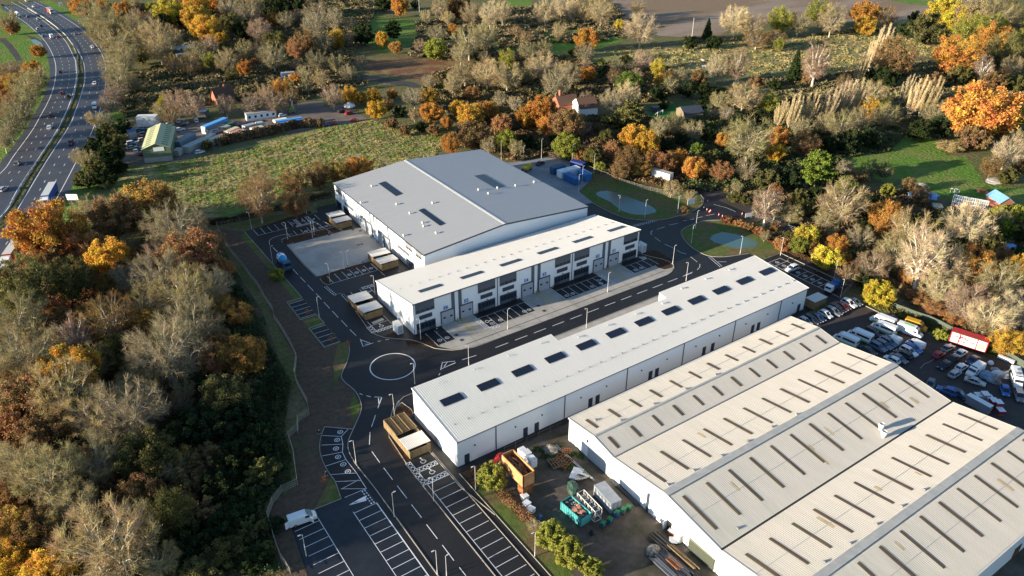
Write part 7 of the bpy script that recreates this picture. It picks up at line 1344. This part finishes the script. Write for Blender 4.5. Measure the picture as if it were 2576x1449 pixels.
# ================================================================ LAMPS, BOLLARDS, SIGNS, FENCES
def lamp(tile, x, y, hgt, face, label):
    p = pts('%s:%g,%g' % (tile, x, y))[0]; t = thing('lamp_post', label, 'lamp post', (p.x, p.y, .03), R_(face), 'lamp posts around the estate')
    v = MB(); v.tube((0, 0, 0), (0, 0, 1.1), .09, n=8); v.tube((0, 0, 1.1), (0, 0, hgt), .055, .04, n=8); v.build('pole', 'steel_pale', t)
    v = MB(); v.tube((0, 0, hgt), (.35, 0, hgt + .12), .04, n=5); v.box((.55, 0, hgt + .12), (.5, .22, .08)); v.build('lamp_head', 'steel_pale', t)
for a in [('8', 112, 600, 6.2, 180, 'lamp post between the curved bays and the road'), ('8', 400, 1005, 6.2, 0, 'lamp post beside the give way triangle of the lower car park'), ('8', 725, 1440, 6.2, 180, 'taller lamp post of two at the bottom of the road'), ('8', 795, 1449, 5.0, 0, 'shorter lamp post at the bottom edge of the road'), ('8', 697, 882, 6.2, 180, 'lamp post at the end of the accessible bays'),
          ('8', 1013, 797, 6.2, 180, 'lamp post left of the round conifer'), ('8', 1460, 1302, 6.2, 180, 'lamp post between the two lower conifers'), ('8', 402, 243, 6.2, 180, 'lamp post behind the slatted bin store'), ('5', 600, 1112, 6.2, 180, 'lamp post at the corner of the lettered terrace'), ('5', 1255, 1038, 6.2, 0, 'lamp post on the concrete before the terrace, left one of two'), ('5', 2008, 757, 6.2, 0, 'lamp post on the concrete before the terrace, right one of two'),
          ('5', 1848, 1030, 6.2, 180, 'lamp post on the pavement behind the lower terrace roof'), ('5', 962, 1310, 6.0, 180, 'lamp post below the give way mark by the roundabout'), ('5', 555, 1449, 6.0, 180, 'lamp post right of the roundabout circle'), ('5', 2500, 545, 6.2, 0, 'lamp post on the rounded corner of the concrete'), ('5', 255, 775, 6.2, 180, 'lamp post behind the left end of the lettered terrace'),
          ('6', 65, 387, 6.2, 0, 'lamp post left of the second pond'), ('6', 433, 467, 6.2, 180, 'lamp post on the grass below the second pond'), ('6', 737, 478, 6.2, 180, 'lamp post at the corner of the end bays'), ('6', 1140, 657, 6.2, 180, 'lamp post behind the last new bays'), ('6', 1188, 800, 6.2, 180, 'lamp post beside the fence of the east car park'), ('6', 25, 672, 6.2, 180, 'lamp post in front of the lower terrace by the junction'), ('6', 97, 275, 6.2, 0, 'lamp post beside the road between the two ponds'),
          ('2', 1207, 1210, 8, 0, 'leftmost tall lamp post behind the warehouse roof'), ('2', 1376, 1250, 8, 0, 'second tall lamp post behind the warehouse'), ('2', 1510, 1195, 8, 0, 'third tall lamp post behind the warehouse'), ('2', 1740, 1240, 8, 0, 'tall lamp post behind the navy container'), ('2', 1905, 1315, 8, 0, 'tall lamp post right of the compound'), ('y', 700, 455, 7, 0, 'lamp post in front of the bright blue container'), ('y', 648, 580, 7, 0, 'lamp post at the edge of the compound grass'),
          ('5', 2290, 190, 6.2, 0, 'lamp post on the bank of the first pond, near one'), ('5', 2095, 150, 6.2, 180, 'lamp post standing behind the first pond water'), ('z', 488, 552, 6.2, 0, 'lamp post at the corner above the junction'), ('4', 2315, 168, 6.2, 180, 'lamp post at the top corner of the west lot'), ('4', 1900, 282, 6.2, 180, 'lamp post at the top left corner of the site'),
          ('4', 2172, 357, 6, 180, 'lamp post on the island of the top lot'), ('4', 2360, 345, 6, 180, 'left lamp post before the forecourt bays'), ('4', 2375, 335, 6, 0, 'right lamp post before the forecourt bays'), ('4', 2062, 550, 6.2, 0, 'lamp post beside the mixer lorry'), ('4', 2410, 945, 6.2, 0, 'lamp post beside the lower pair of western bays'), ('s', 145, 1200, 6.2, 180, 'lamp post at the left of the forecourt bays'),
          ('s', 345, 1018, 6, 180, 'left lamp post at the near edge of the forecourt'), ('s', 403, 1015, 6, 0, 'right lamp post at the near edge of the forecourt'), ('7', 2312, 1300, 5.5, 180, 'lamp post in the lower left car park')]: lamp(*a)
def bollard(p, label, h_=1.1, col='black_plastic'):
    t = thing('bollard', label, 'bollard', (p[0], p[1], .03), 0, 'bollards around the buildings'); v = MB(); v.tube((0, 0, 0), (0, 0, h_), .12, n=8); v.build('post', col, t); v = MB(); v.tube((0, 0, h_ * .3), (0, 0, h_ * .5), .127, n=8); v.tube((0, 0, h_ * .72), (0, 0, h_ * .9), .127, n=8); v.build('band', 'paint_yellow', t)
dn = ['first', 'second', 'third', 'fourth', 'fifth', 'sixth', 'seventh', 'eighth', 'ninth', 'tenth', 'eleventh', 'twelfth']
for i, x in enumerate((82.0, 86.9, 88.0, 92.9, 108.0, 113.0, 114.0, 119.0, 134.1, 139.1, 140.1, 145.0)): bollard((x, 153.4), 'yellow banded bollard by the roller doors of the lettered terrace, %s from left' % dn[i])
for i, y in enumerate((217.8, 213.1, 208.6, 204.6, 200.2, 198.0)): bollard((89.6, y), 'yellow banded bollard by the warehouse loading doors, %s from the far end' % dn[i])
def charger(s, label):
    p = pts(s)[0]; t = thing('charging_post', label, 'charging post', (p.x, p.y, .03), 0, 'charging posts'); v = MB(); v.box((0, 0, .75), (.32, .26, 1.5)); v.build('case', 'black_plastic', t); v = MB(); v.box((0, -.14, 1.1), (.2, .03, .3)); v.build('screen', 'light_glass', t); v = MB(); v.box((0, 0, .03), (.6, .5, .1)); v.build('base', 'kerb_stone', t)
for s, lb in [('4:2375,345', 'black charging post at the top of the forecourt island'), ('4:2485,330', 'charging post right end of the top lot'), ('s:620,965', 'charging post behind the middle forecourt bays, right one'), ('s:400,1025', 'charging post behind the middle forecourt bays, left one'), ('7:2408,375', 'charging post at the top of the curved bays'), ('7:2462,690', 'charging post at the lower end of the curved bays'), ('6:795,520', 'first charging post of the end bays'), ('6:905,580', 'second charging post of the end bays'), ('6:1005,625', 'third charging post of the end bays'), ('6:1115,680', 'fourth charging post of the end bays'), ('5:720,1055', 'charging post before unit E6')]: charger(s, lb)
def cabinet(s, label, w=1.6, l=2.8, h_=2.6):
    p = pts(s)[0]; t = thing('electric_cabinet', label, 'cabinet', (p.x, p.y, .05), 0); v = MB(); v.box((0, 0, h_ / 2), (w, l, h_)); v.build('case', 'clad_white', t); v = MB(); v.box((0, 0, h_ + .06), (w + .15, l + .15, .1)); v.build('lid', 'steel_pale', t); v = MB(); v.box((0, -l / 2 - .03, h_ / 2), (w * .8, .05, h_ * .85)); v.build('door', 'door_grey', t)
cabinet('5:430,1055', 'white electric cabinet at the left end of the lettered terrace'); cabinet('5:2262,445', 'pale electric cabinet at the right end of the lettered terrace')
def cone(s, label):
    p = pts(s)[0]; t = thing('traffic_cone', label, 'traffic cone', (p.x, p.y, .03), 0, 'cones at the site entrance'); v = MB(); v.box((0, 0, .03), (.5, .5, .06)); v.build('base', 'tail_red', t); v = MB(); v.lathe((0, 0, .06), [(.2, 0), (.13, .4), (.05, .95)], 10); v.build('cone_body', 'cone_red', t); v = MB(); v.lathe((0, 0, .06), [(.158, .34), (.105, .62)], 10); v.build('band', 'paint_white', t)
MT['cone_red'] = mat('cone_red', (.65, .06, .03), .5)
for i, s in enumerate(['z:832,425', 'z:790,500', 'z:824,522', 'z:852,545', 'z:866,535', 'z:960,580', 'z:1002,598', 'z:1228,570']): cone(s, ['cone in the lane at the head of the entrance', 'cone nearest the corner hedge', 'second cone across the entrance', 'near one of the two close cones', 'far one of the two close cones', 'sixth cone across the entrance', 'cone at the lower side of the entrance', 'cone standing beside the white barrier board'][i])
def board(s, label, w, h_, ang, z=1.0, name='sign_board'):
    p = pts(s)[0]; t = thing(name, label, 'sign', (p.x, p.y, .02), R_(ang)); v = MB(); v.box((0, 0, z + h_ / 2), (w, .07, h_)); v.build('panel', 'clad_white', t)
    for x in (-w * .4, w * .4): v = MB(); v.tube((x, .08, 0), (x, .08, z + h_), .06, n=6); v.build('post', 'steel', t)
board('4:565,110', 'white board with its back to the wood beside the motorway', 4.0, 2.2, -35, 2.5); board('z:640,460', 'pale mesh sign panel at the corner of the entrance', 3.6, 1.9, 0, .6); board('z:1300,610', 'white board beside the entrance fence', 2.8, 1.5, -15, .5); board('z:1100,385', 'small round topped road sign on the far verge', .8, 1.0, 10, 1.8, 'road_sign'); board('o:730,75', 'white motorway sign at the top of the right verge', 2.6, 1.8, 0, 1.5, 'road_sign')
board('o:962,285', 'small dark backed motorway sign on the right verge', 2.0, 1.6, 20, 1.2, 'road_sign')
def fence(name, label, s, hgt, m, step=3.0, rails=5, vstep=.6, r=.05, w=.035, n=None):
    ln = pts(s); t = tag(bpy.data.objects.new(name, None), label, 'fence'); C.objects.link(t); tot = 0; mesh = MB()
    for a, b in zip(ln, ln[1:]):
        L = (b - a).length; k = max(1, round(L / step))
        for i in range(k): p = a.lerp(b, i / k); v = MB(); v.tube((p.x, p.y, 0), (p.x, p.y, hgt + .1), r, n=5); v.build('post', m, t)
        for q in range(rails): z = hgt * (q + .6) / rails; mesh.tube((a.x, a.y, z), (b.x, b.y, z), w, n=3, cap=False)
        j = max(1, int(L / vstep))
        for i in range(j): p = a.lerp(b, i / j); mesh.tube((p.x, p.y, .1), (p.x, p.y, hgt), w * .7, n=3, cap=False)
    mesh.build('mesh', m, t); return t
fence('mesh_fence', 'wire mesh fence along the top of the site below the meadow', '4:1645,272 1900,222 2150,155 2330,110 2520,60', 2.2, 'fence_steel', 3.5, 4, .7)
fence('mesh_fence', 'wobbly temporary mesh fence between the wood and the west grass', '4:1640,275 1700,390 1760,480 1830,560 1900,660 1950,720 2010,830 2060,900 2070,960 2130,1050 2190,1150 2240,1260 2225,1380 2240,1449 7:2250,20 2320,150 2335,235 2250,290 2250,380', 2.0, 'fence_steel', 3.4, 4, .45, .06, .045)
fence('mesh_fence', 'lower stretch of temporary mesh fence beside the van', '7:2250,350 2178,412 2215,520 2230,640 2248,765 2130,820 2060,910 2022,1020 2050,1110 2085,1220 2120,1320 2170,1400 2200,1449', 2.0, 'fence_steel', 3.4, 4, .45, .06, .045)
fence('mesh_fence', 'grey mesh fence around the first pond and compound', '2:1560,1180 1700,1200 1910,1305 2010,1340 2060,1370 2160,1400 2260,1430 2330,1449 z:330,340 385,375 500,385 600,395 750,410 785,440', 2.0, 'fence_steel', 3.5, 4, .7)
fence('mesh_fence', 'grey fence along the lane beside the second pond', '6:520,180 620,215 730,260 800,285 880,310', 1.8, 'steel', 3.0, 3, .8)
fence('screened_fence', 'green screened fence along the track beside the east car park', '6:1520,850 1600,885 1690,920 1770,950 1850,975 1935,1015 2020,1060 2100,1100 2350,1215 2460,1260 2576,1330', 1.8, 'fence_green', 3.2, 14, .2, .07, .06)
fence('mesh_fence', 'low mesh fence between the new bays and the east car park', '6:1190,800 1250,740 1320,665 1400,710', 1.8, 'fence_steel', 3, 4, .6)
fence('mesh_fence', 'thin fence at the foot of the lower terrace wall', '8:1230,520 1400,445 1490,405 1575,370 1655,330', 1.8, 'timber_grey', 3.0, 2, 3)
fence('crash_barrier', 'steel crash barrier in the central reservation of the motorway', 'o:330,105 520,215 650,310 780,420 870,540 930,680 p:920,0 935,100 920,230 885,400 820,540 740,700 690,815 q:500,330 260,700 r:110,180 0,335', .8, 'steel_pale', 12, 2, 12, .08, .10)
v = MB(); 
for s in ('2:2385,880', ):
    p = pts(s)[0]; t = thing('goal_frame', 'white football goal on the dark lawn', 'goal', (p.x, p.y, 0), .3)
    v.tube((0, 0, 0), (0, 0, 2.2), .08, n=4); v.tube((5, 0, 0), (5, 0, 2.2), .08, n=4); v.tube((0, 0, 2.2), (5, 0, 2.2), .08, n=4); v.tube((0, 2, 0), (0, 0, 2.2), .05, n=4); v.tube((5, 2, 0), (5, 0, 2.2), .05, n=4); v.build('frame', 'paint_white', t)
p = pts('2:2365,840')[0]; v = MB(); v.lathe((0, 0, 0), [(2.1, 0), (2.1, .8), (2.0, .8), (2.0, 2.4), (1.96, 2.45)], 16); o = v.build('trampoline', 'trim_dark'); o.location = (p.x, p.y, 0); tag(o, 'round dark trampoline on the lawn', 'trampoline')
def cow(s, label, ang, col, lying=False):
    p = pts(s)[0]; v = MB()
    rings = [[Vector((x, r * .8 * math.cos(2 * PI * i / 8), (z + r * math.sin(2 * PI * i / 8)))) for i in range(8)] for x, r, z in ((-1.1, .18, 1.15), (-.95, .38, 1.05), (-.4, .46, 1.0), (.3, .44, 1.0), (.8, .40, 1.08), (1.1, .24, 1.2), (1.35, .17, 1.2), (1.6, .17, 1.1), (1.85, .10, 1.0))]
    v.loft(rings)
    for x in (-.85, .65):
        for y in (-.22, .22): v.tube((x, y, .9), (x + .05, y, .45), .13, .08, n=6); v.tube((x + .05, y, .48), (x, y, 0), .08, .06, n=6)
    v.tube((-1.12, 0, 1.2), (-1.25, 0, .5), .04, n=4)
    for y in (-.18, .18): v.tube((1.42, y * .6, 1.3), (1.4, y * 1.5, 1.36), .05, n=4)
    o = v.build('grazing_cow', 'cow_hide' if col == 0 else 'render_white'); o.location = (p.x, p.y, 0 if not lying else -.4); o.rotation_euler = (0, 0, ang); tag(o, label, 'cow', 'cattle in the pasture')
MT['cow_hide'] = mat('cow_hide', (.70, .66, .60), .9, .05, 1, col2=(.06, .04, .03), scale2=.9, thr=(.5, .52))
for i, (s, c) in enumerate([('3:65,485', 0), ('3:150,465', 0), ('3:160,510', 1), ('3:560,585', 1)]): cow(s, ['dark patched cow at the left end of the pasture', 'patched cow right of the dark one', 'white cow just below the patched cow', 'white cow alone beside the bare trees of the pasture'][i], i * 1.3, c)
# pylons and masts standing above the trees
for i, (s, hh) in enumerate([('2:1003,668', 12), ('3:70,275', 12), ('2:590,90', 9)]):
    p = pts(s)[0]; t = thing('pole', ['grey pole standing out of the orange trees', 'bare dead trunk by the ploughed field', 'pale pole beside the north field trees'][i], 'pole', (p.x, p.y, 0)); v = MB(); v.tube((0, 0, 0), (0, 0, hh), .16, .1, n=6); v.build('shaft', 'steel_pale', t)
# young trees on the new grass
PRs = []
for i, (s, hh) in enumerate([('7:2450,770', 2.4), ('4:2325,940', 2.2), ('4:2505,1145', 2.4), ('5:55,1170', 2)]):
    p = pts(s)[0]; t = thing('sapling', ['orange sapling on the grass above the van', 'orange sapling beside the upper western bays', 'small sapling beside the lower western bays', 'thin sapling on the grass beside the roundabout'][i], 'sapling', (p.x, p.y, 0)); v = MB(); v.tube((0, 0, 0), (0, 0, hh * .9), .04, .02, n=5); v.build('trunk', 'bark', t)
    rs = np.random.RandomState(i); me = quads_mesh('crown', leaf_quads(rs, rs.normal(size=(60, 3)) * np.array([.3, .3, .5]) + np.array([0, 0, hh * .7]), .12), 'leaf'); o = bpy.data.objects.new('crown', me); C.objects.link(o); o.parent = t; o.color = (.5, .18, .05, 1)
# grassy weeds in the south yard
UG('yard_weeds', 'green weeds growing between the stored things of the yard', 'v:520,0 1000,0 1050,330 960,340 860,200 560,160', 2500, .16, .35, (.11, .17, .04), 31, thr=.2, clump=2.5)
